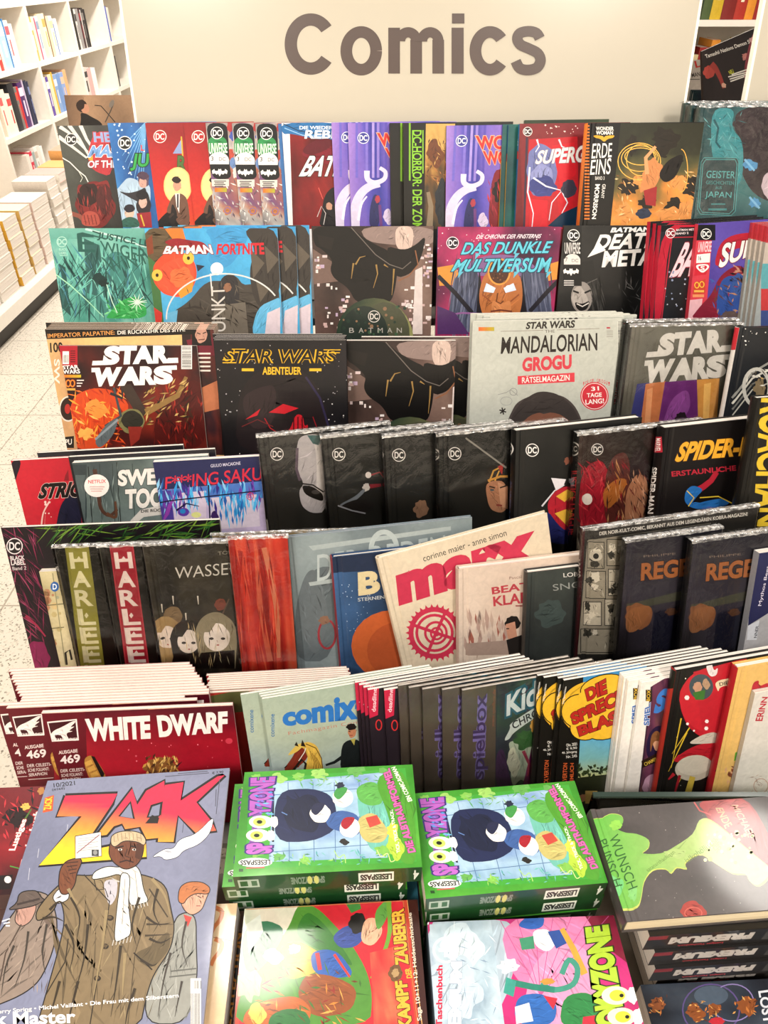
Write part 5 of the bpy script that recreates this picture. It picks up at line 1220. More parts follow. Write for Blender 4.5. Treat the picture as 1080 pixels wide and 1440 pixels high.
def art_space(A):
    A.paint(['15161a', '1c1e22', '24282a'], 1.4, 3, 8, 10); A.dots(14, (1045, 462, 1090, 500), 1, ['e8e4e0'], 4)
    for k in range(4): A.S([(1030, 560 + k * 8), (1058, 524 + k * 8), (1090, 505 + k * 10)], 3 - k * .4, ['8a8a84', 'c0beb4', '6a6a66', 'a8a69c'][k])
    A.ring(1064, 545, 18, 26, 5, 'b8b6ae'); A.blob(1068, 545, 10, 16, '7a6a50', 3, .4); A.hatch(20, (1050, 520, 1085, 570), 10, 2.5, 40, ['c8a868', '4a4438', 'd8d4c8'], 4, 60)
T = Tier(*TIERS[3], 14, 0)
hun = T.add(63, 463, MG, 'yellow magazine with a black top banner, mostly behind the red and orange comic', 'magazine', .004, uR=302, front='b8946a', art=art_hundred)
for i in range(5): T.like(hun, 64 + (i * 7) % 9, 'magazine in the pack behind the yellow banner magazine, only its top edge showing', 'pack of yellow banner magazines', first=True)
sw = T.add(83, 486, CB, 'red and orange comic with big white two-line title at the left of the third tier', 'comic', .004, uR=278, front='2a1214', art=art_sw)
cA = T.add(508, 474, CB, 'black comic with city lights in the third tier, copy at right showing a narrow strip', 'comic', .010, uR=698, front='1c1614', spine='0c0b0b', art=lambda A: art_city2(A, 54, -4))
cB = T.add(475, 479, CB, 'black comic with city lights in the third tier, front copy', 'comic', .010, uR=643, front='1c1614', spine='0c0b0b', art=art_city2)
abt = T.add(301, 478, CB, 'black comic with thin yellow title letters and red shapes', 'comic', .004, uR=488, front='141215', spine='d8d4d0', art=art_abent, fwd=.001)
for i in range(4): T.like(abt, 299 + (i * 5) % 7, 'comic in the pack behind the black and yellow comic, only its top edge showing', 'pack of black and yellow comics', first=True)
cA.ref = None
T.build()
def wait_copy(): pass
T = Tier(0.890, 0.932, 14, 2.5)
gro = T.add(665, 452, MG, 'pale grey magazine with red and black title, front of its pack', 'magazine', .004, uR=876, front='c9cac0', art=art_grogu, fwd=.004)
for i in range(5): T.like(gro, 662 + (i * 9) % 28, 'pale grey magazine in the pack behind the front one, only edges showing', 'pack of pale grey magazines', first=True)
slv = T.add(889, 458, CB, 'grey sealed comic with large white letters above purple and orange panels', 'comic', .010, uR=1046, hard=True, front='4e4c44', spine='2c2a28', art=art_silver, wrap=True, group='grey sealed comics')
T.like(slv, 884, 'grey sealed comic behind the front one, only its edge showing', first=True)
spc = T.add(1040, 461, HB, 'black hardcover with a red spine top and a starry scene at the right edge', 'book', .012, w=.18, hard=True, front='1a1b1f', spine='d8d2cc', art=art_space, spine_art=lambda A: A.R(1030, 455, 1045, 492, 'b82430'), fwd=.004)
T.build()

# ------------------------------------------------------------------ tier 4
def art_strich(A):
    A.fill('b01c2c'); A.paint(['a01828', 'b81e2e', 'c42434'], 1.2, 3, 8, 8)
    A.P([(14, 648), (32, 646), (20, 680), (24, 700), (14, 700)], '1c1420'); A.P([(78, 745), (84, 712), (96, 695), (112, 690), (116, 760), (78, 760)], '1c1c30')
    A.S([(60, 740), (62, 722), (70, 705)], 6, 'e0b8b0', 3, True); A.S([(61, 738), (63, 722), (70, 708)], 3.2, 'b01c2c', 1.4, True); A.dots(6, (60, 700, 76, 740), 1.6, ['e8c8c0'], 3)
    A.P([(92, 668), (96, 660), (97, 676), (90, 676)], '7a1420')
    A.Q('STRICH', (57, 680), (134, 675), (131, 698), (53, 702), '17100f', bold=.10, shear=.2, out='d8c4bc', ow=.02)
def art_sweet(A):
    A.paint(['3f4a4c', '55625f', '6a7876', '4a5654'], 2, 7, 12, 16); A.R(100, 653, 122, 740, '323c3e'); A.R(106, 668, 120, 735, '4e5a5a'); A.S([(124, 656), (130, 740)], 1.6, '262c2c'); A.S([(164, 650), (170, 740)], 1.6, '2a3030')
    for x in (140, 158, 186): A.S([(x, 652), (x + 4, 740)], 1, '2f3838')
    A.hatch(50, (104, 655, 170, 740), 20, 1.6, 85, ['2c3434', '7a8886', '5f6c6a'], 5, 12)
    A.S([(133, 660), (138, 690), (142, 715), (154, 725), (165, 716)], 6, '4a3228', 4, True); A.S([(150, 722), (163, 727), (162, 705)], 5, '5a3c2c', 3, True)
    for t, x0, x1, y0, y1 in (('SWEET', 166, 250, 659, 682), ('TOOTH', 176, 262, 686, 714)): A.Q(t, (x0, y0 + 2), (x1, y0 - 3), (x1, y1 - 2), (x0, y1 + 2), 'dcd8d2', bold=.09, out='3a4242', ow=.03)
    A.S([(186, 735), (200, 722), (232, 716)], 8, 'cac6c0', 14); A.T('DIE RÜCKKEHR', 198, 716, 250, 713, 5, '1c1c1c', bold=.05)
def st_round(A):
    A.E(136, 683, 17.5, 16, 'e4dcd8'); A.Q('NETFLIX', (124, 675), (149, 674), (149, 679), (124, 680), 'c84c50', bold=.04)
    for i in range(3): A.R(126 + i, 684 + i * 3, 147 - i * 2, 685.3 + i * 3, 'c89c98')
def art_saku(A):
    A.fill('b8a8c8'); A.P([(212, 645), (375, 632), (375, 676), (216, 690)], '23264e')
    A.T('GIULIO MACAIONE', 296, 653, 338, 649, 4.5, 'c8c4d8', bold=.02)
    A.P([(220, 690), (375, 676), (375, 700), (222, 712)], '4a70b8'); A.P([(216, 690), (240, 690), (246, 740), (222, 740)], '4a3a8c'); A.P([(243, 694), (290, 690), (290, 735), (246, 738)], 'ccbcd0'); A.P([(296, 700), (362, 695), (366, 740), (298, 745)], 'c8bccc')
    A.hatch(110, (222, 680, 366, 715), 22, 4, 85, ['2c8ccc', '4aa8dc', '2458a0', '6a3a9c', '88c0e4', '3a2a7c'], 4, 20); A.hatch(40, (310, 690, 350, 735), 24, 3, 90, ['2c88c8', '58b0e0', '2a60a8'], 6, 10)
    A.S([(248, 718), (262, 708), (280, 712)], 3, '241a40', 1); A.E(258, 720, 8, 6, '5a3a9c'); A.E(257, 719, 4, 3.4, '2a80c0'); A.E(276, 724, 7, 4, 'd8d88c'); A.blob(302, 726, 6, 8, '3a2458', 4, .3)
    for k in range(9): A.S([(228 + k, 735 - k * 3), (238 + k, 722 - k * 3)], 1, '8a3ca0')
    A.S([(293, 682), (296, 745)], 2, '1d1c3a'); A.S([(218, 708), (240, 704), (366, 690)], 1.8, '1d1c3a')
    A.ring(352, 698, 4.5, 5, 1.1, 'c83a58'); A.ring(352, 698, 2, 2.2, .9, 'c83a58')
    A.Q('F***ING SAKURA', (233, 670), (398, 652), (398, 672), (232, 688), 'c42c40', bold=.02)
def dcbox(A, cx, cy, ex):
    A.paint(['151514', '1f1f1d', '292826'], 1.2, ex, 8, 10)
    A.dc(cx, cy, 9.3, 'e8e4e0', '262523')
def art_face(A):
    dcbox(A, 389.5, 638.5, 2); A.P([(418, 620), (426, 612), (446, 610), (460, 620), (460, 720), (438, 722), (424, 712), (420, 690), (428, 680), (416, 660)], 'b4aeb0'); A.P([(440, 612), (446, 650), (444, 700), (458, 700), (458, 612)], 'd0cac8'); A.P([(432, 612), (452, 612), (448, 626), (440, 624)], '2c5a5a'); A.S([(418, 630), (417, 660), (422, 676)], 4, '5a4a58')
    A.P([(424, 682), (440, 684), (454, 694), (455, 706), (438, 700), (428, 694)], '14100f'); A.S([(424, 680), (440, 682), (455, 692)], 2, '1a1514'); A.E(444, 692, 6, 3, '4a4442')
def art_jest(A):
    dcbox(A, 476.5, 639, 3); A.E(518, 668, 4.2, 4.4, 'd4ccc8'); A.S([(522, 668), (534, 664), (540, 672)], 2, '8a1c28'); A.blob(515, 685, 6, 6.5, 'c0bab6', 3, .3); A.S([(520, 684), (536, 682)], 6, '7a1824', 4)
    A.P([(474, 711), (500, 698), (512, 686), (514, 692), (490, 712)], '6a7078'); A.P([(476, 712), (505, 700), (530, 708), (512, 724), (490, 720)], '161314'); A.S([(475, 711), (495, 718), (514, 722)], 2, '8a8a90')
def art_dark(A):
    dcbox(A, 561, 640, 4); A.blob(592, 715, 12, 14, '8a6a54', 3, .3)
def art_crown(A):
    dcbox(A, 639.5, 638, 5); A.P([(683, 656), (706, 654), (712, 722), (690, 720), (682, 690)], '1c1512'); A.P([(682, 684), (690, 676), (708, 676), (714, 690), (714, 715), (704, 722), (688, 716)], 'b07e60'); A.P([(700, 678), (714, 684), (714, 716), (704, 712)], 'cc9c7c')
    A.S([(688, 678), (694, 662), (706, 656)], 2.4, 'c8983c'); A.S([(696, 676), (702, 662)], 2, 'd8a848'); A.S([(686, 676), (704, 670), (714, 670)], 3, 'c89038'); A.S([(688, 684), (696, 686)], 2, '2c1a14'); A.S([(703, 686), (712, 683)], 2, '2c1a14'); A.E(692, 689, 3, 1.6, '4a5a60'); A.S([(698, 710), (706, 711)], 2.4, '8a3a34')
    A.P([(700, 656), (708, 652), (706, 668)], 'a82c28')
    A.S([(655, 616), (712, 658)], 2.4, '8a867e')
def art_cape(A):
    dcbox(A, 748.5, 633, 6); A.P([(775, 672), (796, 674), (792, 684), (782, 690)], 'd8d4d8'); A.P([(768, 710), (780, 690), (800, 682), (812, 700), (812, 745), (795, 748), (778, 740)], 'a82430'); A.S([(762, 712), (780, 690), (794, 682)], 2.4, 'd0ccd0', 1)
    A.P([(766, 712), (790, 745), (812, 750), (812, 765), (768, 765)], '22265c'); A.P([(782, 698), (798, 688), (806, 694), (794, 706)], 'd8a83c'); A.P([(780, 722), (796, 716), (808, 726), (800, 742)], 'd8a83c'); A.S([(772, 716), (796, 708), (810, 714)], 4, 'b02430'); A.blob(797, 648, 4, 6, '7a4a3a', 3, .3)
def art_heroes(A):
    A.paint(['1c1614', '2c221e', '40302a'], 1.6, 9, 12, 14); A.dc(840, 632, 8.4, 'e8e4e0', '262220')
    A.P([(815, 685), (824, 655), (846, 645), (858, 668), (856, 745), (815, 745)], '9a1c2c'); A.hatch(50, (815, 650, 855, 745), 18, 2.6, 70, ['b82838', '6a141e', '8a1c28', 'c83a44'], 4, 40); A.E(826, 702, 7, 8, 'e0d8d0')
    A.P([(850, 672), (862, 640), (884, 634), (890, 700), (880, 740), (850, 740)], '5a2a24'); A.P([(846, 690), (868, 672), (884, 674), (872, 700), (852, 720)], 'a8642c'); A.hatch(40, (852, 640, 886, 735), 18, 2.4, 80, ['c08a5c', '8a1c28', '3a1c20', 'a87040'], 7, 30)
    A.P([(886, 640), (900, 628), (914, 650), (912, 745), (882, 745)], '2a1c1e'); A.P([(880, 690), (896, 664), (910, 672), (912, 700), (900, 740), (878, 740)], 'a87456'); A.hatch(40, (884, 660, 910, 740), 16, 2.2, 75, ['c89878', '6a2424', '8a5a44', '2a1c22'], 8, 30)
def art_spider(A):
    A.paint(['120f0f', '1a1616'], 1.2, 3, 6, 8)
    A.Q('SPIDER-MAN', (957, 622), (1098, 610), (1098, 636), (948, 650), 'e0a030', bold=.08, shear=.12, out='3a2410', ow=.03); A.T('ERSTAUNLICHE ABENTEUER', 944, 663, 1110, 647, 7.5, 'a82434', bold=.05)
    A.S([(1008, 664), (1000, 676), (990, 684), (980, 690)], 7, 'a02030', 9); A.P([(964, 690), (974, 682), (990, 688), (980, 698), (970, 712), (990, 705), (1018, 700), (1028, 708), (1006, 716), (975, 716), (962, 706)], '2464a8'); A.S([(966, 690), (976, 700), (968, 712)], 1.5, 'd8b838'); A.S([(984, 700), (1010, 698), (1030, 708)], 1.5, 'd8b838'); A.S([(1012, 660), (1003, 667)], 4, 'a02030', 2)
def spn(txt, x0, x1, y0, y1, c, sl=0, bgc='0f0e0e', dc=None, b=.04):
    def f(A):
        A.fill(bgc)
        if dc: A.E(dc[0], dc[1], dc[2] * .62, dc[2], 'e0dcd8'); A.E(dc[0], dc[1], dc[2] * .5, dc[2] * .84, '1c1b1a'); A.T('D', dc[0] - 3.4, dc[1] - 4, dc[0] - .4, dc[1] - 4, 8, 'e0dcd8', bold=.04); A.T('C', dc[0] + .4, dc[1] - 4, dc[0] + 3.4, dc[1] - 4, 8, 'e0dcd8', bold=.04)
        if txt: A.Q(txt, (x1, y0), (x1 + sl, y1), (x0 + sl, y1), (x0, y0), c, bold=b)
    return f
T = Tier(*TIERS[4], 14, 6)
bpk = T.add(52, 637, CB, 'dark comic lying behind the red one at the left of the fourth tier', 'comic', .006, w=.19, front='1c1a20')
stc = T.add(15, 648, CB, 'red comic with slanted black letters at the left end of its tier', 'comic', .007, w=.18, front='b01c2c', spine='201820', art=art_strich)
T.like(bpk, 96, 'dark comic behind the grey blue comic with a round sticker')
swt = T.add(101, 651, CB, 'grey blue comic with a round pale sticker and white block letters', 'comic', .010, w=.175, front='4a5654', spine='16181a', art=art_sweet, sticker=st_round)
sak = T.add(215, 650, CB, 'blue and white manga style comic with red title letters', 'comic', .009, uR=366, front='b8a8c8', art=art_saku)
T.build()
T = Tier(*TIERS[4], 14, 11.5)
fce = T.add(364, 614, HB, 'black sealed hardcover with half a pale face', 'book', .014, w=.17, hard=True, front='1f1f1d', spine='0f0e0e', art=art_face, wrap=True, fwd=.0)
jst = T.add(454, 615, HB, 'black sealed hardcover with a red striped tasselled tip', 'book', .015, w=.17, hard=True, front='1f1f1d', spine='0f0e0e', art=art_jest, wrap=True)
drk = T.add(541, 614, HB, 'black sealed hardcover with a plain dark front, third of the black row', 'book', .015, w=.17, hard=True, front='1f1f1d', spine='0f0e0e', art=art_dark, spine_art=spn('', 0, 0, 0, 0, 'fff', dc=(536, 640, 9)), wrap=True)
crw = T.add(617, 612, HB, 'black sealed hardcover with a woman wearing a gold tiara', 'book', .015, w=.17, hard=True, front='1f1f1d', spine='0f0e0e', art=art_crown, spine_art=spn('WONDER WOMAN', 608, 614, 662, 790, 'a86a3c', 3, dc=(613, 639, 9)), wrap=True)
cap = T.add(726, 606, HB, 'black hardcover with a red and yellow cape shape, no film', 'book', .017, w=.17, hard=True, front='181817', spine='0f0e0e', art=art_cape, spine_art=spn('SUPERMAN', 713, 722, 676, 750, '2a3a58', -3, dc=(718, 631, 9.5)))
her = T.add(815, 611, HB, 'sealed hardcover with crowded red and gold figures and red spine letters', 'book', .016, w=.17, hard=True, front='2c221e', spine='0f0e0e', art=art_heroes, spine_art=spn('JUSTICE LEAGUE', 803, 812, 660, 752, 'b82c30', -4, dc=(809, 631, 10)), wrap=True)
spi = T.add(936, 602, HB, 'black hardcover with slanted orange title and a blue limb', 'book', .019, w=.17, hard=True, front='151212', spine='120f0f', art=art_spider,
            spine_art=lambda A: (A.fill('120f0f'), A.R(920, 614, 932, 636, 'b02838'), A.Q('MARVEL', (931, 616), (930, 635), (923, 635), (924, 616), 'efe6e2', bold=.03), A.Q('SPIDER-MAN', (926, 657), (920, 722), (911, 722), (918, 657), 'e8e4e0', bold=.04)))
T.build()
def art_chan(A):
    A.fill('1c1a16'); A.Q('ROACHAN', (1116, 560), (1100, 740), (1058, 740), (1070, 560), 'd0b030', bold=.06)
T = Tier(0.722, 0.866, 14, 8)
chn = T.add(1066, 560, HB, 'tall black book with large yellow vertical letters at the right edge', 'book', .014, w=.2, hard=True, front='1c1a16', spine='14120f', art=art_chan)
T.build()

# ------------------------------------------------------------------ tier 5
def art_hair(A):
    A.paint(['0f0d0f', '1a1418', '241a20'], 1.4, 3, 10, 14); A.hatch(130, (4, 745, 62, 900), 34, 1.4, 60, ['5a1c38', '7a2444', '3a1428', '8a3a58'], 5, 35)
    A.hatch(90, (60, 735, 310, 760), 40, 2.2, -30, ['2c5a24', '4a7a2c', '1c3a1a', '6a8a30'], 6, 40); A.blob(50, 925, 22, 26, '7a1c48', 3, .2); A.S([(36, 866), (52, 880), (64, 895)], 4, '8a2440', 2); A.S([(28, 912), (46, 890)], 3, '7a2040', 1)
    A.dc(20.5, 768, 11.5, 'd8d0d0', '1c181a'); A.Q('BLACK', (14, 782), (34, 781), (35, 787), (15, 788), 'd0c8c8', bold=.05); A.Q('LABEL', (15, 788), (35, 787), (36, 794), (16, 795), 'd0c8c8', bold=.05); A.Q('Band 2', (17, 797), (37, 796), (37, 801), (18, 802), 'c0b8b8', bold=.02)
def art_small(A):
    A.paint(['a89c74', 'c0b48c', 'd0c49c', '8a8a6c'], 2.4, 5, 8, 20); A.dots(30, (58, 830, 84, 935), 5, ['b0a070', '9a9a80', 'c0a878', 'a87858'], 3)
    for y in (852, 885): A.S([(60, y), (90, y - 3)], 1.4, '6a6448')
    A.S([(74, 806), (92, 935)], 1.4, '8a8464'); A.E(77, 825, 6, 7, '2a5a9a'); A.T('D', 74, 821, 80, 821, 8, 'd8e0e8', bold=.05); A.S([(94, 935), (92, 918), (98, 914), (101, 928)], 3, '2c2a24')
def harleen(band, lett):
    def f(A):
        dx = 0 if band == 'g' else 63
        A.fill('15130f')
        def X(a, y): return a + dx + (y - 765) * .135
        A.P([(X(90, 765), 765), (X(124, 765), 763), (X(124, 940), 940), (X(90, 940), 940)], '8a8434' if band == 'g' else '9a1c2c')
        if band == 'r':
            for s_ in (91, 123): A.S([(X(s_, 766), 766), (X(s_, 940), 940)], 1.2, 'b84048')
        for i, ch in enumerate('HARLEEN'):
            y = 777 + i * 26.5
            A.Q(ch, (X(95, y), y), (X(120, y), y - 1), (X(120, y + 23), y + 22), (X(95, y + 23), y + 23), lett, bold=.05)
            c = X(108, y + 9)
            A.P([(c, y + 5), (c + 3, y + 9), (c, y + 13), (c - 3, y + 9)], lett)
    return f
def art_wasser(A):
    A.paint(['1f1c18', '2c2820', '3a3428', '2a2620'], 3.5, 8, 14, 16)
    A.T('TONI', 306, 776, 330, 773, 5, '8a8478'); A.Q('WASSER', (246, 798), (336, 790), (336, 807), (246, 814), 'cfcac0', bold=-.01)
    for x, y in ((227, 850), (243, 838), (261, 862), (278, 838), (299, 862), (306, 862)): A.S([(x, y), (x + 1, y + 12)], 2.2, 'd8d0c0', .8)
    A.blob(243, 866, 14, 14, '7a6448', 3, .1); A.blob(310, 850, 9, 9, '7a4030', 3, .15); A.S([(322, 842), (312, 866)], 2, '5a4838')
    for cx, cy, hr, hair, fc in ((234, 892, 24, 'a08458', 'e0d0c4'), (264, 898, 25, '17120f', 'd8ccc4'), (304, 892, 30, '8a8068', 'ddd2ca')):
        A.blob(cx, cy, hr, hr * 1.05, hair, 4, .06); A.P([(cx - hr, cy), (cx + hr, cy), (cx + hr * .9, 940), (cx - hr * .7, 940)], hair); A.E(cx + 1, cy + 4, hr * .62, hr * .66, fc)
        A.P([(cx - hr * .6, cy - hr * .1), (cx - hr * .1, cy - hr * .7), (cx + hr * .1, cy - hr * .7), (cx - hr * .3, cy - hr * .1)], hair); A.P([(cx + hr * .7, cy), (cx + hr * .1, cy - hr * .7), (cx + hr * .5, cy - hr * .6)], hair)
        for e in (-.22, .32): A.E(cx + hr * e, cy + 6, 3.2, 1.8, '2a2220')
        A.S([(cx + hr * .02, cy + 15), (cx + hr * .14, cy + 15)], 1.8, 'a85a54'); A.S([(cx + 1, cy + 8), (cx + 2, cy + 11)], 1, 'b8a098')
    A.P([(282, 918), (330, 914), (330, 940), (276, 940)], '14110f'); A.P([(244, 922), (276, 922), (276, 940), (240, 940)], '14110f'); A.hatch(60, (214, 875, 330, 935), 18, 1.2, 85, ['c8b080', '5a4a34', '2a2420', 'a89c80'], 7, 20)
def art_redpaint(A):
    A.paint(['8a1c18', 'b02820', 'c83a28', 'd0553c', 'c87050'], 1.6, 13, 16, 20, st=(3.2, .5)); A.S([(372, 770), (388, 850), (392, 925)], 9, 'c87858', 5, True); A.S([(360, 772), (366, 850), (380, 930)], 5, 'c05a40', 8, True); A.S([(338, 775), (334, 850), (346, 930)], 8, 'a02420', 5, True)
    A.hatch(60, (326, 765, 395, 930), 50, 2.4, 84, ['a8241e', 'd0583c', '8a1814', 'c84830'], 4, 8)
def art_orden(A):
    A.paint(['5a6468', '6e7a7e', '7e8a8c', '8a9698'], 1.5, 4, 14, 16); A.P([(420, 820), (450, 795), (480, 800), (470, 930), (410, 930)], '555e62'); A.blob(440, 860, 22, 60, '5a6266', 4, .2); A.ring(460, 892, 12, 20, 3, '8a2c34'); A.blob(456, 872, 9, 7, '7a5a48', 3, .3)
    A.P([(434, 768), (634, 740), (634, 746), (440, 774)], '9aa4a4'); A.P([(434, 819), (480, 812), (480, 818), (436, 824)], '9aa4a4')
    A.Q('DER ORDEN', (446, 780), (626, 752), (626, 790), (446, 818), 'a6b0b0', bold=.0)
    A.ring(540, 772, 18, 24, 7, 'a2acac')
def art_bstern(A):
    A.paint(['22344e', '2c4668', '3a5a84', '30507c'], 1.6, 8, 10, 14); A.P([(462, 780), (560, 775), (560, 800), (466, 806)], '1c2840'); A.dots(60, (470, 820, 540, 900), .7, ['a8b8d0'], 3)
    A.E(552, 908, 58, 50, 'b0552c'); A.E(560, 915, 44, 40, 'a04a28'); A.Q('B', (503, 805), (534, 801), (535, 834), (504, 838), 'c8b890', bold=.09); A.T('STERNENSTAUB', 503, 841, 568, 834, 5, 'b0b4b4', bold=.02)
def art_max(A):
    A.fill('cfc0a8'); A.paint(['c8b8a0', 'd2c4ac'], 1.2, 4, 6, 6)
    A.Q('corinne maier - anne simon', (594, 782), (711, 745), (713, 753), (596, 790), '2a2420', bold=.0)
    A.Q('marx', (556, 808), (753, 744), (758, 792), (561, 853), 'b82c48', bold=.12, sp=1.0)
    A.ring(611, 890, 33, 33, 7, 'b82c48', 40); A.ring(611, 890, 25, 25, 4, 'b82c48'); A.ring(613, 890, 15, 15, 3.5, 'b82c48'); A.ring(614, 891, 8, 8, 3, 'b82c48'); A.E(614, 891, 4, 4, 'b82c48')
    for i in range(30):
        a = i * math.pi / 15; A.P([(611 + 35 * math.cos(a - .08), 890 + 35 * math.sin(a - .08)), (611 + 41 * math.cos(a), 890 + 41 * math.sin(a)), (611 + 35 * math.cos(a + .08), 890 + 35 * math.sin(a + .08))], 'b82c48')
    for a in (.3, 1.9, 3.5, 5.2): A.S([(613, 890), (611 + 33 * math.cos(a), 890 + 33 * math.sin(a))], 4.5, 'b82c48')
def art_beate(A):
    A.fill('c8b4a4'); A.paint(['c0aa9a', 'cbb8a8', 'd2c2b2'], 1.5, 3, 8, 8); A.hatch(40, (655, 865, 715, 915), 26, 6, 88, ['b0988a', 'a88c80', 'bca89c', '9a5a4c'], 4, 10); A.P([(655, 905), (740, 898), (740, 920), (655, 922)], '9a8478')
    A.T('Pascal Bresson', 716, 811, 760, 806, 4, '7a5a50'); A.Q('BEATE', (691, 826), (756, 816), (756, 827), (692, 836), 'a83440', bold=.05); A.Q('KLARSFELD', (693, 839), (800, 823), (800, 841), (694, 853), 'a83440', bold=.05); A.R(725, 851, 740, 853, '8a4a48')
    A.blob(721, 876, 12, 11, '1a1412', 3, .2); A.P([(711, 878), (724, 874), (728, 900), (714, 898)], 'b8846c'); A.P([(712, 900), (742, 890), (744, 922), (716, 922)], '1d1816'); A.S([(712, 884), (716, 884)], 1.6, '2a1a16')
def art_snow(A):
    A.paint(['1c1c1c', '262828', '303432', '3c423e'], 1.4, 5, 10, 14, fn=lambda a, b, v: .7 - b * .8 + v * .4); A.T('LOB & NOE', 792, 806, 850, 801, 6, 'c8c4be', bold=.02); A.Q('SNOW', (777, 822), (842, 814), (842, 823), (778, 831), '8a8c88', bold=-.005)
    A.blob(774, 862, 24, 22, '3a4442', 3, .3)
def art_noir(A):
    A.fill('2c2a27'); A.P([(818, 740), (1075, 706), (1075, 722), (822, 758)], '34312e'); A.T('DER NOIR-KULT-COMIC, BEKANNT AUS DEM LEGENDÄREN KOBRA-MAGAZIN!', 842, 747, 1051, 719, 7, 'd8d4cc', bold=.05, shear=.15)
    A.P([(826, 760), (1000, 735), (1000, 920), (812, 920)], '8f887a')
    q = random.Random(4)
    for x0, y0, x1, y1 in ((826, 762, 850, 800), (853, 758, 880, 796), (824, 803, 852, 842), (855, 800, 878, 838), (820, 846, 846, 880), (850, 842, 874, 880), (816, 884, 872, 918)):
        A.R(x0, y0, x1, y1, '1f1d1a'); A.R(x0 + 1, y0 + 1, x1 - 1, y1 - 1, q.choice(['b8b0a0', '9a9282', 'c0b8a8', '6a6458']))
        for k in range(3): A.blob(q.uniform(x0 + 5, x1 - 5), q.uniform(y0 + 5, y1 - 5), q.uniform(4, 9), q.uniform(4, 10), q.choice(['2a2824', '3a3832', 'd8d0c0', '4a463e']), k + int(x0), .5)
        A.hatch(14, (x0 + 3, y0 + 3, x1 - 3, y1 - 3), 9, 1.2, 50, ['23211d', 'e0d8c8', '4a463e'], int(y0), 80)
    A.E(838, 782, 9, 7, 'c8c0b0'); A.E(838, 782, 4, 4, '23211d')
def art_rege(A):
    A.paint(['2a2830', '3a3640', '35303a', '201c1e', '14110f'], 1.3, 6, 12, 16, fn=lambda a, b, v: b * 1.1 + (v - .5) * .5)
    A.Q('REGEN', (902, 792), (992, 782), (990, 808), (901, 817), 'a8683c', bold=.07, out='2a1a14', ow=.02); A.T('PHILIPPE', 905, 781, 950, 777, 3, '8a7a6c')
    A.P([(882, 850), (970, 828), (966, 842), (882, 858)], '4c4c40'); A.blob(898, 868, 22, 22, '8a5a3c', 5, .25); A.P([(882, 856), (914, 850), (916, 862), (896, 888), (880, 890)], '94623f'); A.P([(920, 862), (960, 850), (960, 912), (915, 915)], '1c1c2c'); A.blob(944, 860, 10, 6, '5a3c2c', 3, .3)
def art_myth(A):
    A.fill('a8a8ac'); A.P([(1060, 760), (1100, 745), (1100, 850), (1052, 880)], '22264c'); A.Q('Mythos Beet', (1066, 852), (1078, 796), (1083, 796), (1072, 852), 'd8d4e4', bold=0); A.P([(1052, 880), (1068, 872), (1064, 900), (1050, 900)], 'c8ccd4'); A.Q('NNER', (1060, 897), (1063, 880), (1067, 880), (1064, 897), '2a2a34', bold=.03)
T = Tier(*TIERS[5], 15, 3.5)
blk = T.add(1, 742, CB, 'wide black comic with dark red hair strands at the left end of its tier', 'comic', .005, w=.27, front='151114', art=art_hair)
tan = T.add(300, 752, HB, 'tan book showing only its top edge behind the grey blue album', 'book', .005, w=.32, hard=True, front='8a7448', wrap=True)
sml = T.add(55, 804, CB, 'small cream comic with panels tucked left of the green banded book', 'comic', .009, w=.13, front='b8ac84', spine='d0c8a8', art=art_small)
hg = T.add(77, 769, CB, 'sealed black book with an olive green vertical title band', 'book', .007, w=.2, hard=True, front='15130f', spine='201c18', art=harleen('g', 'd8d0a8'), wrap=True)
hr_ = T.add(140, 768, CB, 'sealed black book with a red vertical title band', 'book', .007, w=.2, hard=True, front='15130f', spine='201c18', art=harleen('r', 'e0d0c8'), wrap=True)
was = T.add(201, 766, HB, 'dark sealed book with three pale girls and a thin white title', 'book', .008, w=.112, hard=True, front='2c2820', art=art_wasser, wrap=True)
orange = T.add(322, 757, HB, 'sealed book with a red and orange painted cover', 'book', .007, w=.068, hard=True, front='a8301f', art=art_redpaint, wrap=True)
T.build()
T = Tier(0.645, 0.776, 15, 10)
ord_ = T.add(396, 757, HB, 'grey blue album with ornate pale letters, widest in its tier', 'book', .008, w=.235, hard=True, front='76828a', art=art_orden, matte=True, fwd=.014)
bst = T.add(467, 784, HB, 'dark blue book with an orange sphere and a tan letter', 'book', .010, w=.12, hard=True, front='2c4668', spine='7a2c34', art=art_bstern, fwd=.001)
mx = T.add(531, 786, HB, 'cream hardcover with crimson title and cogwheel, tilted in its tier', 'book', .010, w=.215, hard=True, front='cfc0a8', spine='c8b8a0', art=art_max, roll=9.5, matte=True, gap=.002)
bea = T.add(645, 801, HB, 'beige hardcover with red title letters and a dark haired woman', 'book', .012, w=.17, hard=True, front='c8b4a4', spine='b8a294', art=art_beate, matte=True, gap=.002)
sno = T.add(742, 806, HB, 'small dark grey book right of the beige hardcover', 'book', .012, w=.070, hard=True, front='262828', spine='4a4440', art=art_snow, spine_art=spn('SNOW', 732, 738, 812, 840, '9a948c', 0, '3a3632'))
T.build()
T = Tier(0.645, 0.776, 15, 12)
noi = T.add(823, 745, HB, 'wide sealed hardcover with black and white comic panels and a red spine', 'book', .011, uR=1068, hard=True, front='2c2a27', spine='4a1c22', art=art_noir, spine_art=spn('ROCCO', 812, 818, 786, 812, 'c8c0b8', 0, '45181e'), wrap=True, fwd=.0)
reg = T.add(882, 761, HB, 'sealed dark book with orange block letters and hands, left copy', 'book', .012, w=.125, hard=True, front='26222a', spine='141214', art=art_rege, wrap=True, group='dark books with orange block letters')
T.like(reg, 976, 'sealed dark book with orange block letters and hands, right copy')
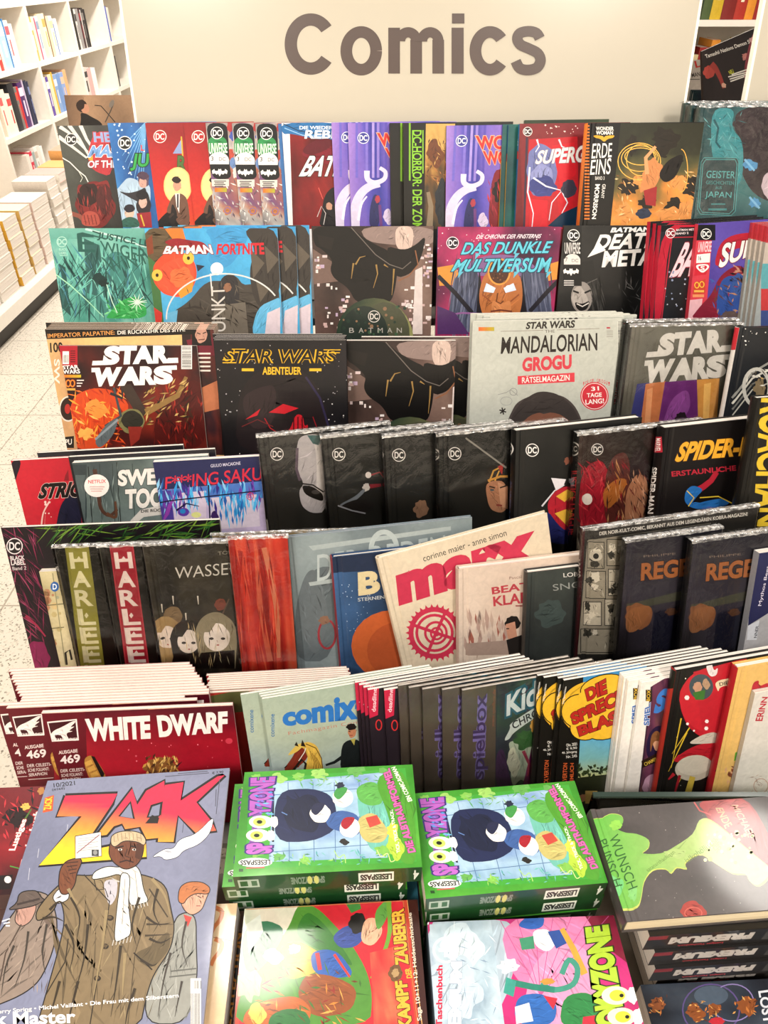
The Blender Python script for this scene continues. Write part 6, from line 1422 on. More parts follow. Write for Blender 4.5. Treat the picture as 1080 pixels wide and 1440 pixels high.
myt = T.add(1068, 778, CB, 'thin pale comic with a dark blue corner at the right edge', 'comic', .010, w=.18, front='a8a8ac', spine='8a8a90', art=art_myth)
T.build()
# ------------------------------------------------------------------ tier 6 (lowest, magazines)
def art_redcm(A):
    A.paint(['8a2420', 'a83028', 'b84034'], 1.4, 3, 8, 8); A.P([(255, 975), (350, 957), (350, 966), (255, 985)], 'a8282c'); A.T('COMIC • MANGA • GRAPHIC NOVEL', 268, 975.5, 420, 948, 4, 'e8c8b0', bold=.02); A.P([(255, 987), (350, 968), (350, 1000), (255, 1010)], '5a5a34'); A.top_edge('dccab8', .0012)
def art_dwarf(A):
    A.paint(['4a0c18', '7a1020', '9c1626', 'b0182c', '8a1220'], 1.1, 6, 14, 18, fn=lambda a, b, v: b * 1.6 + (v - .5) * .3)
    A.P([(58, 1001), (120, 996), (124, 1120), (70, 1125)], '5e0f1c'); A.dots(14, (180, 1040, 320, 1090), 1.2, ['e87888', 'd85868'], 4); A.E(322, 1042, 5, 4, 'c83a4c')
    A.P([(66, 1015), (108, 1011), (111, 1041), (73, 1043)], 'e8dcd8'); A.P([(68, 1017), (106, 1013), (109, 1039), (74, 1041)], '3c1218')
    A.P([(70, 1034), (76, 1027), (86, 1023), (104, 1013), (107, 1015), (98, 1023), (106, 1021), (96, 1028), (104, 1028), (92, 1031), (98, 1041), (90, 1041), (84, 1031), (76, 1033), (80, 1041), (74, 1041)], 'e8dcd8'); A.T('WARHAMMER', 74, 1038.4, 110, 1037.4, 4, 'e8dcd8', bold=.04)
    A.Q('WHITE', (119, 1011), (211, 1006), (212, 1039), (124, 1043), 'ece0dc', bold=.10); A.Q('DWARF', (220, 1006), (320, 1000), (320, 1030), (224, 1037), 'ece0dc', bold=.10)
    A.T('AUSGABE', 82, 1056, 109, 1053, 5, 'e0d0cc', bold=.04); A.T('469', 84, 1063, 112, 1060, 12, 'ece0dc', bold=.05)
    for i, t in enumerate(('DER CELESTI-', 'SCHE FOLIANT:', 'SERAPHON')): A.T(t, 85 + i, 1082 + i * 6.5, 119 - i * 3, 1079.5 + i * 6.5, 4.5, 'e0d0cc', bold=.03)
    A.S([(80, 1104), (122, 1101)], .8, 'e0d0cc'); A.P([(116, 1068), (130, 1060), (147, 1086), (150, 1098), (128, 1102)], 'b8843c'); A.P([(128, 1063), (133, 1064), (147, 1088), (144, 1096)], '1c1210')
    for k in range(3): A.P([(119 + k * 4, 1072 + k * 8), (128 + k * 4, 1068 + k * 8), (131 + k * 4, 1074 + k * 8), (121 + k * 4, 1078 + k * 8)], 'd8a850')
    A.blob(226, 1078, 27, 16, '8a5a2c', 3, .3); A.hatch(70, (202, 1063, 250, 1092), 10, 3.4, 90, ['d8a44c', '6a4420', 'e8c070', '4a2c1c', 'a8783c'], 5, 50); A.S([(248, 1078), (256, 1071)], 3, '3a1c20', .5)
    A.paint(['b07858', 'c08868'], 1, 2, 4, 1, box=((208, 994), (330, 986), (330, 990), (208, 998))); A.top_edge('dcc4b8')
def art_comix(A):
    A.paint(['9aa898', 'a8b4a0', '96aab0', '8fa8b4'], 1.0, 6, 10, 14, fn=lambda a, b, v: b * 1.1 + (v - .5) * .3)
    A.Q('comixene', (380, 1036), (380, 1004), (386, 1004), (386, 1036), '3a6a98', bold=.03)
    A.Q('comixene', (396, 997), (560, 962), (560, 1006), (398, 1022), '2a6cb4', bold=.09); A.T('Fachmagazin Comics', 405, 1029, 520, 1010, 6.5, 'b87868', bold=-.005, sp=1.1)
    A.P([(397, 1084), (412, 1064), (418, 1050), (430, 1046), (436, 1056), (430, 1070), (412, 1084)], '7a2a1c'); A.P([(418, 1050), (432, 1042), (446, 1048), (452, 1066), (456, 1086), (424, 1086), (434, 1066), (428, 1052)], 'd8b04a'); A.P([(404, 1062), (418, 1046), (430, 1044), (420, 1056), (408, 1062)], 'd8b858')
    A.P([(414, 1048), (417, 1043), (420, 1050)], '241a14'); A.P([(423, 1049), (425, 1040), (430, 1050)], '241a14'); A.S([(420, 1070), (428, 1058), (430, 1052)], 1.2, 'e0d8cc'); A.S([(412, 1084), (424, 1068), (430, 1074), (428, 1086)], 3.4, '1c1410'); A.S([(430, 1046), (444, 1052), (452, 1066), (454, 1084)], 1.2, '5a3c18')
    for k in range(4): A.S([(436 + k * 3, 1056 + k * 3), (442 + k * 3, 1072 + k * 2), (440 + k * 4, 1084)], .9, '8a6424')
    A.S([(400, 1080), (404, 1076)], 1.4, '17110e')
    A.P([(480, 1048), (490, 1040), (508, 1040), (512, 1090), (478, 1090)], '151a1c'); A.blob(495, 1029, 6, 9, 'b87a58', 3, .12); A.blob(494, 1022, 8, 5, '1a1210', 3, .2); A.S([(482, 1064), (470, 1072), (458, 1076)], 5, '151a1c', 3); A.P([(493, 1040), (500, 1038), (498, 1048)], 'b0a450')
    A.S([(490, 1028), (493, 1029)], 1.2, '2a1812'); A.S([(491, 1034), (496, 1034)], 1.1, '8a3a34')
def art_dead(A):
    A.paint(['14110f', '201820', '2a1c28'], 1.3, 3, 6, 10); A.P([(521, 972), (537, 966), (535, 1008), (523, 1013)], 'b82040'); A.Q('deadline', (526, 1004), (528, 972), (534, 970), (532, 1003), 'e8c8d0', bold=.02); A.ring(536, 1022, 4, 7, 1.6, 'c02a2c')
def art_spiel(A):
    A.paint(['4a4238', '5a5046', '665c50', '504c44'], 2.0, 4, 8, 14); A.P([(698, 955), (770, 940), (770, 1120), (696, 1120)], '2a3440')  # ground lightened: the film's grey reflection is put into these browns
    A.paint(['28303c', '34404c', '3c5a44', '4a3a5a'], 2.4, 7, 10, 16, box=((700, 958), (770, 942), (770, 1120), (696, 1120)))
    for cc, bo in (('8a7ec4', .16), ('4a386c', .02)): A.Q('spielbox', (663, 1096), (667, 978), (690, 974), (686, 1096), cc, bold=bo)
    A.Q('www.spielbox.de', (691, 1022), (693, 970), (698, 969), (696, 1022), 'a06048', bold=.0)
    A.Q('Kids', (713, 978), (770, 948), (768, 986), (712, 1008), 'dce8ec', bold=.06, out='2c6a80', ow=.08); A.P([(708, 1042), (718, 1024), (716, 1018), (766, 986), (766, 1000), (722, 1030), (716, 1040)], 'd0dcdc'); A.Q('CHRONICLES', (719, 1016), (800, 972), (800, 982), (722, 1026), '1c2830', bold=.03)
    A.blob(735, 1070, 26, 40, 'b8c8b4', 5, .35); A.blob(738, 1040, 18, 16, '3a6a3a', 3, .4); A.blob(722, 1072, 10, 22, 'd8dcc8', 4, .3); A.P([(735, 1105), (748, 1050), (752, 1030), (757, 1100)], '8a2a70'); A.S([(736, 1056), (744, 1074), (742, 1092)], 5, 'a83a58', 2); A.blob(750, 1020, 5, 10, 'd8a850', 3, .3)
    A.P([(697, 1060), (708, 1050), (716, 1090), (722, 1110), (697, 1110)], '4a2c58')
def art_sprech(A):
    A.fill('14120f'); A.paint(['3a86b8', '4a98c4', '78b0b0', 'c8b850', 'c8a848'], 1, 3, 8, 16, box=((821, 938), (910, 910), (905, 1170), (809, 1170)), fn=lambda a, b, v: b * 1.5 - .35 + (v - .5) * .15)
    A.hatch(70, (812, 1075, 880, 1100), 9, 5, 60, ['26301c', '33401f', '1c2418'], 4, 60); A.P([(810, 1094), (880, 1086), (880, 1170), (810, 1170)], '242818'); A.blob(820, 1122, 8, 6, 'c88a68', 3, .3); A.R(823, 1112, 840, 1130, 'c8a860')
    A.blob(838, 997, 50, 40, 'd8a82c', 4, .0); A.blob(812, 1002, 22, 20, 'd8a82c', 4, .0)
    for x, y, rx, ry in ((848, 966, 32, 16), (815, 1000, 25, 23), (824, 1022, 22, 18), (850, 1015, 34, 24), (862, 985, 28, 24)): A.E(x, y, rx + 1.4, ry + 1.4, '14120f', -15)
    for x, y, rx, ry in ((848, 966, 32, 16), (815, 1000, 25, 23), (824, 1022, 22, 18), (850, 1015, 34, 24), (862, 985, 28, 24), (838, 996, 34, 30)): A.E(x, y, rx, ry, 'dcae30', -15)
    A.Q('DIE', (822, 970), (852, 954), (854, 975), (826, 986), 'a82820', bold=.10, out='14120f', ow=.03); A.Q('SPRECH', (801, 1004), (880, 965), (882, 986), (806, 1020), 'a82820', bold=.10, out='14120f', ow=.03); A.Q('BLASE', (811, 1022), (880, 992), (882, 1012), (815, 1036), 'a82820', bold=.10, out='14120f', ow=.03)
    A.Q('Die Sprechblase', (790, 990), (794, 966), (797.5, 965), (794, 989), 'd8d4cc', bold=.02)
    for i, t in enumerate(('Okt. 2021', '€ 9,90', '46. Jahrgang', 'Nr. 245')): A.T(t, 796 - (6 if i == 2 else 0), 1046 + i * 5.5, 811, 1044 + i * 5.5, 4, 'd8d4cc', bold=.02)
    A.Q('BASIL WOLVERTON', (789, 1130), (792, 1073), (798, 1073), (796, 1130), 'c85a2c', bold=.04); A.Q('UNHEIMLICH', (800, 1120), (802, 1073), (807, 1073), (806, 1120), 'c85a2c', bold=.04)
def art_spielbar(A):
    A.fill('e4dfd8'); A.P([(915, 966), (945, 948), (945, 1125), (896, 1130)], '3a2234'); A.paint(['4a2840', '6a3850', '3a2238', '8a5a50'], 3, 5, 8, 12, box=((918, 964), (945, 948), (940, 1125), (898, 1130)))
    A.Q('S', (925, 974), (940, 965), (936, 998), (918, 1006), '3a74c0', bold=.12); A.Q('SPIEL', (905, 1020), (907, 992), (915, 988), (913, 1020), '3c6ab0', bold=.06, out='d8d8e0', ow=.04); A.R(908, 970, 917, 986, '2a2418'); A.Q('BOX', (909, 986), (910, 970), (915, 970), (914, 986), 'd8b03c', bold=.03)
    A.E(924, 1046, 15, 26, '241a38', 12); A.blob(924, 1044, 6, 12, 'c89878', 3, .1); A.P([(915, 1034), (924, 1026), (932, 1036), (932, 1060), (928, 1042), (919, 1042), (914, 1062)], '7a5030'); A.P([(902, 1070), (930, 1056), (928, 1070), (903, 1080)], '2a1c14'); A.T('CHAMPION', 905, 1073, 929, 1061, 5, 'd8b848', bold=.03); A.blob(920, 1108, 18, 20, 'b08aa0', 4, .2)
def art_hero(A):
    A.fill('161412'); A.dots(60, (950, 945, 1040, 1160), .9, ['d8c880', 'e8e0d0'], 3)
    for x0, y0, x1, y1 in ((958, 1010, 944, 1080), (972, 1020, 945, 1060), (966, 1030, 940, 1085), (975, 1060, 955, 1100)): A.S([(x0, y0), (x1, y1)], 2, 'c8a830', .5)
    A.blob(1002, 990, 46, 52, 'a81c28', 4, .06); A.E(996, 985, 40, 44, 'b8222e'); A.P([(975, 945), (1050, 925), (1050, 1000), (990, 1040)], 'b0202c')
    A.P([(992, 936), (1000, 930), (1004, 944), (1010, 938), (1008, 950), (998, 952)], 'd8d0d0'); A.dots(7, (960, 965, 1030, 1030), 3, ['e8dcdc'], 8)
    A.E(986, 966, 17, 18, '3f4a50'); A.blob(981, 966, 7, 8, 'b88a70', 3, .2); A.blob(993, 962, 6, 8, 'a8886c', 4, .3); A.P([(974, 974), (992, 970), (990, 984), (978, 984)], '3a6a2c')
    A.P([(1004, 958), (1034, 952), (1032, 962), (1012, 966), (1010, 974)], 'd8c8a8'); A.T('DIE BLAUE', 1011, 960, 1052, 951, 5, '241c14', bold=.03)
    A.P([(946, 1068), (976, 1048), (1010, 1042), (1012, 1068), (990, 1076), (950, 1072)], 'a81c28'); A.P([(966, 1046), (985, 1034), (1008, 1028), (1012, 1044), (990, 1046)], 'b8b0a4'); A.E(976, 1080, 27, 18, 'b0a898', -8); A.E(976, 1076, 24, 14, 'c0b8a8', -8); A.P([(1000, 1070), (1016, 1060), (1012, 1090), (994, 1100)], 'a01c28')
    A.S([(974, 1092), (966, 1120), (960, 1140)], 8, 'b8a040', 10); A.S([(956, 1090), (946, 1125)], 4, '8a1824', 2); A.S([(948, 1088), (940, 1096)], 5, 'a01c28', 2)
def art_ko(A):
    A.fill('d0a860'); A.paint(['c89c54', 'd4ac64', 'd8b470'], 1.2, 3, 8, 10); A.P([(1058, 960), (1068, 956), (1066, 966), (1084, 958), (1084, 985), (1074, 986), (1072, 980), (1064, 982), (1064, 990), (1054, 990)], 'a81c2c'); A.P([(1064, 995), (1084, 990), (1084, 1022), (1058, 1025), (1058, 1016), (1066, 1012)], 'a81c2c')
    A.Q('KO', (1034, 1058), (1062, 1052), (1060, 1066), (1032, 1070), '5a9a2c', bold=.10); A.blob(1040, 1088, 18, 12, '8a4a2c', 3, .3); A.hatch(30, (1020, 1076, 1064, 1100), 10, 4, 40, ['b8784c', '6a3420', 'd0a078'], 4, 60)
def art_white(A):
    A.fill('cfcac2'); A.Q('ERINN', (1062, 1014), (1072, 980), (1080, 980), (1072, 1014), 'b02838', bold=.05); A.ring(1070, 1105, 10, 10, 1, 'b08a78'); A.hatch(24, (1055, 1090, 1084, 1140), 9, 1, 40, ['8a7468', 'b8a090'], 4, 80)
T = Tier(*TIERS[6], 12, 3)
wd = T.add(58, 1002, MG, 'red magazine with big white title letters, front copy at the left of the lowest tier', 'magazine', .004, uR=329, front='9c1626', art=art_dwarf, gap=.0002, group='red magazines at the left of the lowest tier', fwd=.005)
c = T.like(wd, -8, 'red magazine with white letters cut off by the left edge of the photo', first=True)
for i in range(13): T.like(wd, 28 - i * 1.6 + (i * 7) % 4, 'red magazine in the thick pack at left, only its pale top edge showing', 'thick pack of red magazines', first=True)
pk = T.items[:13]; T.items[:13] = pk[::-1]
T.build()
T = Tier(0.556, 0.716, 12, 4)
rcm = T.add(290, 974, MG, 'red bannered magazine squeezed behind the grey green magazines', 'magazine', .003, w=.175, front='8a2420', art=art_redcm, gap=.0002, group='red bannered magazines', fwd=.001)
for i in range(8): T.like(rcm, 290 + (i * 3) % 5, 'red bannered magazine in the pack, only its top edge showing', 'pack of red bannered magazines', first=True)
T.build()
T = Tier(*TIERS[6], 12, 12)
com = T.add(368, 983, MG, 'grey green magazine with blue lower case title, a horse and a rider', 'magazine', .003, w=.2, front='9aa898', art=art_comix, fwd=0)
fst = T.like(com, 338, 'grey green magazine, rearmost copy, showing a strip with small vertical title', 'grey green magazines', first=True, fwd=.046)
for u, n_ in ((366, 'third'), (364, 'second')): 
    q_ = T.like(com, u, 'grey green magazine, %s from the back, showing only an edge' % n_, 'grey green magazines', first=True)
    T.items.remove(q_); T.items.insert(1, q_)
ded = T.add(540, 971, MG, 'black magazine with a crimson vertical label, front copy', 'magazine', .0038, w=.2, front='1c1618', art=lambda A: (setattr(A, 'dx', 19), art_dead_at(A, 19)), group='black magazines with crimson labels')
def art_dead_at(A, dx):
    o = A.L; A.L = lambda p: o((p[0] + dx, p[1] - 2)); art_dead(A); A.L = o
for u, n_ in ((517, 'fourth'), (511, 'third'), (505, 'second'), (499, 'rearmost')):
    q_ = T.like(ded, u, 'black magazine with a crimson label, %s copy from the back' % n_, first=False); T.items.remove(q_); T.items.insert(T.items.index(com) + 1, q_)
spb = T.add(650, 971, MG, 'sealed brown magazine with a violet vertical title, front copy', 'magazine', .0035, w=.205, front='403a32', spine='5a5048', art=art_spiel, wrap=True, we=.0004, gap=.0004, group='sealed brown magazines with violet titles')
for u, n_ in ((560, 'rearmost'), (575, 'second'), (594, 'third'), (622, 'fourth')):
    q_ = T.like(spb, u, 'sealed brown magazine with a violet title, %s copy from the back' % n_); T.items.remove(q_); T.items.insert(T.items.index(spb), q_)
spr = T.add(793, 957, MG, 'black and sky blue magazine with a yellow speech bubble, front copy', 'magazine', .0035, w=.205, front='14120f', art=art_sprech, group='magazines with a yellow speech bubble')
for u, n_ in ((756, 'rearmost'), (765, 'second'), (785, 'third')):
    q_ = T.like(spr, u, 'magazine with a yellow speech bubble, %s copy from the back' % n_); T.items.remove(q_); T.items.insert(T.items.index(spr), q_)
spa = T.add(902, 960, MG, 'white edged magazine with a blue letter and a portrait, front copy', 'magazine', .0045, w=.2, front='e4dfd8', spine='e8e4dc', art=art_spielbar, group='white edged magazines')
for u, n_ in ((874, 'rearmost'), (878, 'second'), (884, 'third')):
    q_ = T.like(spa, u, 'white edged magazine, %s copy from the back' % n_); T.items.remove(q_); T.items.insert(T.items.index(spa), q_)
hro = T.add(951, 944, HB, 'album with a red suited shape on black and a red spine', 'book', .010, w=.2, hard=True, front='161412', spine='8a1c1c', art=art_hero,
            spine_art=lambda A: (A.fill('9a2a20'), A.R(930, 935, 965, 968, '17140f'), A.Q('DAS GEHEIMNIS', (926, 1095), (944, 1000), (950, 1000), (933, 1095), 'c88a3c', bold=.03)))
kob = T.add(1038, 940, HB, 'yellow album with a red spine at the right of the lowest tier', 'book', .011, w=.2, hard=True, front='d0a860', spine='a01c24', art=art_ko,
            spine_art=lambda A: (A.fill('a01c24'), A.Q('DAS VERSPRECHEN', (1006, 1085), (1020, 1030), (1027, 1030), (1014, 1085), '4a1014', bold=.04)))
wht = T.add(1062, 975, CB, 'white comic at the bottom right end of the lowest tier', 'comic', .006, w=.19, front='cfcac2', spine='b8b2aa', art=art_white)
T.build()

# ------------------------------------------------------------------ flat piles on the table
PB = 'paperback_book'
def art_spooky(A):
    A.paint(['2f7a1c', '3a8c24', '4a9c30', '6aac38'], 1.3, 5, 14, 10); A.P([(352, 1096), (570, 1080), (586, 1212), (344, 1222)], '3f9a34')
    A.P([(384, 1100), (540, 1086), (545, 1205), (378, 1212)], '8aa8c4'); A.paint(['6a94b4', '8fb0c8', 'a8c4d4', '7a98c0'], 2.4, 4, 12, 10, box=((386, 1102), (540, 1088), (545, 1206), (380, 1212)))
    for x in (405, 440, 470, 505): A.S([(x, 1100), (x + 2, 1212)], 1, '4f6f98')
    for k in range(3): A.S([(384, 1118 + k * 40), (545, 1106 + k * 40)], 1, '4f6f98')
    A.P([(388, 1112), (440, 1108), (470, 1120), (476, 1165), (440, 1184), (384, 1184)], '1c2448'); A.P([(396, 1140), (404, 1128), (402, 1116), (414, 1126), (430, 1116), (446, 1120), (452, 1140), (446, 1172), (420, 1168), (404, 1160)], '141a34'); A.S([(384, 1112), (384, 1184)], 3, '0f1428'); A.S([(396, 1142), (404, 1146)], 1.4, '5a7ab0')
    A.P([(498, 1112), (530, 1096), (550, 1120), (548, 1200), (516, 1196)], '6ab0a0'); A.P([(500, 1108), (520, 1098), (534, 1104), (540, 1130), (520, 1134), (504, 1126)], '58a048')
    # a plain stand-in for the printed figures: three round shapes and soft cloth forms
    A.P([(456, 1150), (478, 1138), (506, 1146), (508, 1176), (480, 1170), (462, 1164)], '3a5a94'); A.P([(500, 1152), (526, 1140), (548, 1170), (538, 1186), (510, 1184)], 'b8ac68'); A.P([(514, 1150), (530, 1146), (536, 1158), (520, 1164)], 'b84438')
    for x, y, c1 in ((482, 1122, '3f8c44'), (450, 1144, '202440'), (492, 1164, '9a1c28')):
        A.blob(x, y, 15, 14, 'e4e0da', int(x), .08); A.P([(x - 14, y - 4), (x - 8, y - 15), (x + 8, y - 15), (x + 4, y - 6), (x - 6, y + 4)], c1)
    A.blob(478, 1104, 8, 5, '23283c', 3, .4); A.blob(484, 1184, 8, 5, '23201c', 4, .4)
    for x, y, r, s_ in ((360, 1094, 12, 3), (392, 1094, 14, 4), (420, 1092, 12, 6), (450, 1088, 14, 7), (500, 1084, 16, 8), (540, 1084, 10, 2), (362, 1198, 14, 3), (392, 1206, 12, 5), (430, 1210, 12, 6), (540, 1196, 16, 9)): A.blob(x, y, r, r * .6, ['7ab44c', '93c060', '5fa04c'][s_ % 3], s_, .5)
    A.hatch(40, (380, 1196, 540, 1216), 10, 2, 30, ['4f9a9c', '6ab4a8', '3a7c48', '98c860'], 5, 70); A.hatch(30, (420, 1090, 540, 1104), 10, 2, 30, ['4f9a4c', '8ab468', '6aa45c'], 8, 70)
    A.S([(530, 1195), (536, 1205), (545, 1200), (550, 1212), (560, 1206)], 1.2, 'c8d888', curve=True); A.S([(470, 1196), (476, 1206), (484, 1202), (486, 1214)], 1.2, 'a8d070', curve=True)
    # title, reading upwards
    A.S([(352, 1196), (360, 1180), (362, 1140), (372, 1100)], 14, '7a4a9c', 12); A.Q('YZONE', (350, 1148), (352, 1094), (388, 1092), (380, 1146), 'a858b0', bold=.10, out='34286c', ow=.06); A.Q('SP', (346, 1202), (346, 1186), (384, 1184), (382, 1200), 'b060b8', bold=.10, out='34286c', ow=.06)
    A.hatch(24, (360, 1096, 386, 1146), 10, 2.4, 4, ['4a90d0', '6ab4e0', '7a6ac8'], 5, 10)
    for x, y in ((363, 1175), (367, 1156)):
        A.E(x, y, 17, 9, 'e8ecd0'); A.E(x - 2, y, 9, 6, 'b8d060'); A.E(x - 2, y, 4, 2.6, '1a1a14'); A.blob(x + 18, y, 7, 9, 'f0f0e8', int(y), .3)
    A.E(359, 1213, 24, 6.5, 'e8ece4'); A.Q('LESESPASS', (380, 1216), (338, 1217), (338, 1210), (380, 1209), '1a1a1a', bold=.06); A.S([(346, 1221), (372, 1220)], 1.6, 'c04850')
    A.P([(524, 1092), (574, 1078), (590, 1216), (560, 1214), (548, 1150)], '4a9028'); A.blob(556, 1190, 14, 22, 'a8c83c', 4, .4); A.blob(552, 1168, 10, 14, 'c8cc48', 6, .4)
    A.Q('DIE ALBTRAUMFORMEL', (574, 1200), (538, 1084), (548, 1080), (585, 1198), 'd060a0', bold=.08, out='5a2050', ow=.04); A.Q('TICK, TRICK & TRACK:', (558, 1200), (548, 1140), (553, 1138), (564, 1198), 'e8ecd8', bold=.05); A.Q('EIN COMIC-ROMAN', (574, 1128), (550, 1080), (556, 1078), (580, 1126), 'e8ecd8', bold=.05)
    A.R(336, 1222, 342, 1226, '1c4414')
def sp_spooky(A):
    A.fill('14401c'); w, h = A.w, A.h
    def R(x0, x1, y0, y1, c): A.k += 1; A._add([(x0 * w, y0 * h), (x0 * w, y1 * h), (x1 * w, y1 * h), (x1 * w, y0 * h)], [lin(c)] * 4)
    def txt(t, x0, x1, y0, y1, c, b=.05):
        tr, (a0, b0, a1, b1) = glyphs(t, b); A.k += 1
        for q in tr: A._add([((x1 - (p[0] - a0) / (a1 - a0) * (x1 - x0)) * w, (y0 + (p[1] - b0) / (b1 - b0) * (y1 - y0)) * h) for p in q], [lin(c)] * 3)
    R(.02, .13, .25, .8, 'a8b8a8'); R(.03, .07, .35, .7, '2a5a2c'); R(.09, .12, .35, .7, '2a5a2c'); txt('SPOOKYZONE', .30, .48, .25, .75, '7a8a7c'); 
    for x in (.40, .435): A.k += 1; A._add([((x + .014 * math.cos(a * .7854)) * w, (.5 + .3 * math.sin(a * .7854)) * h) for a in range(8)], [lin('c8c878')] * 8)
    R(.66, .85, .2, .85, 'dce4d8'); txt('LESESPASS', .67, .84, .32, .74, '1a1a1a'); txt('4', .955, .985, .2, .85, 'dce4d8', .02)
def art_zack(A):
    A.paint(['70748c', '7a7e96', '82869e', '767a94'], 1.0, 5, 10, 12)
    q = random.Random(9)
    for i in range(16):
        x, y = q.uniform(40, 310), q.uniform(1110, 1330); A.S([(x, y), (x - 2, y + q.uniform(8, 18))], .8, q.choice(['b8b8c4', '4a4a58', 'c8c8d0']))
    def ink_(pts, c, o=1.6):
        if len(pts) >= 5: pts = chaikin(pts)
        A.P(pts, c, None); A.S(pts + [pts[0]], o, '17120f')
    Z = [(92, 1119), (165, 1116), (158, 1130), (118, 1190), (124, 1196), (205, 1180), (206, 1205), (55, 1217), (115, 1148), (80, 1148)]
    Aa = [(135, 1176), (186, 1109), (202, 1162), (176, 1166), (172, 1158), (160, 1162), (150, 1174)]
    Ca = [(196, 1160), (191, 1135), (206, 1112), (231, 1098), (232, 1126), (212, 1132), (206, 1150), (222, 1150), (226, 1146), (227, 1178), (206, 1180)]
    Ka = [(232, 1104), (258, 1100), (254, 1126), (306, 1092), (316, 1090), (276, 1128), (298, 1156), (304, 1168), (276, 1172), (250, 1146), (244, 1184), (222, 1184)]
    for pts in (Z, Aa, Ca, Ka): A.S(pts + [pts[0]], 6.5, '17120f')
    gr = A.colfn(((205, 1142), 'd42446', (195, 1214), 'f0cc24'))
    for pts in (Z, Ca, Ka, Aa):
        A.k += 1; ys = [p[1] for p in pts]; t = tessellate_polygon([[Vector((p[0], p[1], 0)) for p in pts]])
        for ix in t:                                     # fine slices keep the printed blend smooth
            tri = [(pts[i], (0, 0, 0)) for i in ix]
            for k in range(1086, 1222, 8):
                pl = clip_poly(tri, k, k + 8, 1)
                if pl: A.tri([p[0] for p in pl], [gr(p[0]) for p in pl])
    A.P([(166, 1148), (184, 1126), (190, 1152)], '17120f'); A.P([(169, 1148), (183, 1130), (187, 1151)], '7a7e96')
    A.P([(204, 1158), (214, 1146), (224, 1150), (222, 1158)], '17120f')
    A.T('10/2021', 75, 1101.5, 105, 1098, 6, '1c1a1c', bold=.02); A.T('(#268)', 73, 1109, 91, 1107, 4, '1c1a1c', bold=.02); A.P([(63, 1122), (76, 1118), (74, 1140), (60, 1143)], 'c85028'); A.Q('ZACK', (61, 1140), (64, 1122), (74, 1120), (72, 1138), 'e8c030', bold=.06)
    A.T('€ 7,90', 298, 1085.5, 314, 1083.5, 4, '1c1a1c', bold=.03); A.S([(232, 1092), (294, 1087)], 1, '4a4a58'); A.S([(250, 1088), (292, 1084.5)], 1, '4a4a58'); A.S([(309, 1095), (304, 1145)], 1, '4a4a58'); A.S([(304, 1110), (303, 1134)], 1, '4a4a58')
    # dove-shaped smoke
    ink_([(212, 1206), (232, 1193), (244, 1194), (252, 1180), (276, 1173), (302, 1146), (296, 1172), (280, 1188), (258, 1196), (250, 1206), (232, 1210), (226, 1204)], 'dcdfe8', .8)
    # men at the sides
    ink_([(22, 1280), (30, 1268), (40, 1264), (50, 1252), (72, 1260), (82, 1300), (74, 1340), (56, 1380), (30, 1400), (-20, 1420), (-20, 1340), (0, 1310)], '8a7a6e'); ink_([(20, 1268), (24, 1280), (20, 1296), (30, 1304), (44, 1296), (52, 1276), (48, 1266)], 'b0887a', 1.2); ink_([(10, 1280), (24, 1270), (26, 1258), (34, 1253), (52, 1252), (58, 1262), (64, 1266), (48, 1274), (28, 1278)], '5c4f48', 1.4); A.S([(24, 1272), (56, 1264)], 3, '3a302c')
    A.S([(30, 1300), (8, 1340), (0, 1380)], 2, '4a3c34'); A.P([(50, 1272), (64, 1268), (78, 1300), (70, 1310), (60, 1290)], '6a5a50'); A.hatch(30, (0, 1300, 76, 1390), 28, 1.6, 110, ['4a3e36', '6a5a50', 'a08e80'], 5, 30)
    for k in range(3): A.S([(2 + k * 3, 1296 + k * 3), (14, 1292 + k * 5)], 2, 'c8ccd8')
    ink_([(246, 1290), (262, 1282), (276, 1290), (276, 1330), (278, 1376), (262, 1440), (204, 1440), (206, 1380), (230, 1350)], '8e8e86'); ink_([(252, 1262), (258, 1244), (276, 1240), (296, 1250), (290, 1264), (284, 1280), (270, 1288), (258, 1280)], 'c89880', 1.2); ink_([(250, 1268), (252, 1248), (264, 1240), (284, 1240), (296, 1248), (294, 1258), (276, 1256), (264, 1262), (258, 1272)], 'b06a3c', 1.2); A.P([(258, 1286), (270, 1290), (264, 1304)], 'b83c34')
    A.hatch(40, (212, 1300, 274, 1430), 26, 1.4, 100, ['5c5c56', 'a8a8a0', '74746c'], 7, 40); A.S([(240, 1366), (276, 1362)], 2, '5a5a54'); A.S([(238, 1374), (276, 1370)], 2, '5a5a54'); A.S([(278, 1260), (283, 1263)], 1.2, '2a1a14'); A.S([(276, 1274), (282, 1274)], 1.2, '8a4a40')
    # the man in the tan coat
    ink_([(82, 1255), (78, 1280), (52, 1298), (50, 1282), (70, 1256), (100, 1230), (130, 1232), (152, 1222), (212, 1232), (234, 1246), (240, 1276), (246, 1304), (240, 1336), (216, 1370), (206, 1400), (196, 1450), (50, 1450), (64, 1400), (84, 1330), (92, 1290)], '7c6a4e')
    A.P([(126, 1234), (154, 1225), (166, 1232), (160, 1262), (152, 1270), (140, 1250)], '8a785a'); A.P([(146, 1238), (166, 1236), (164, 1262), (154, 1276), (147, 1254)], 'b8b4bc')
    A.S([(118, 1230), (154, 1268), (150, 1300), (138, 1370), (126, 1445)], 1.6, '2a2218'); A.S([(190, 1250), (206, 1290), (190, 1340), (180, 1440)], 1.4, '4a3c28')
    for x, y in ((155, 1291), (148, 1331), (137, 1376)): A.E(x, y, 5, 4, '2a2016'); A.E(x - .6, y - .8, 3, 2.2, '5a4a34')
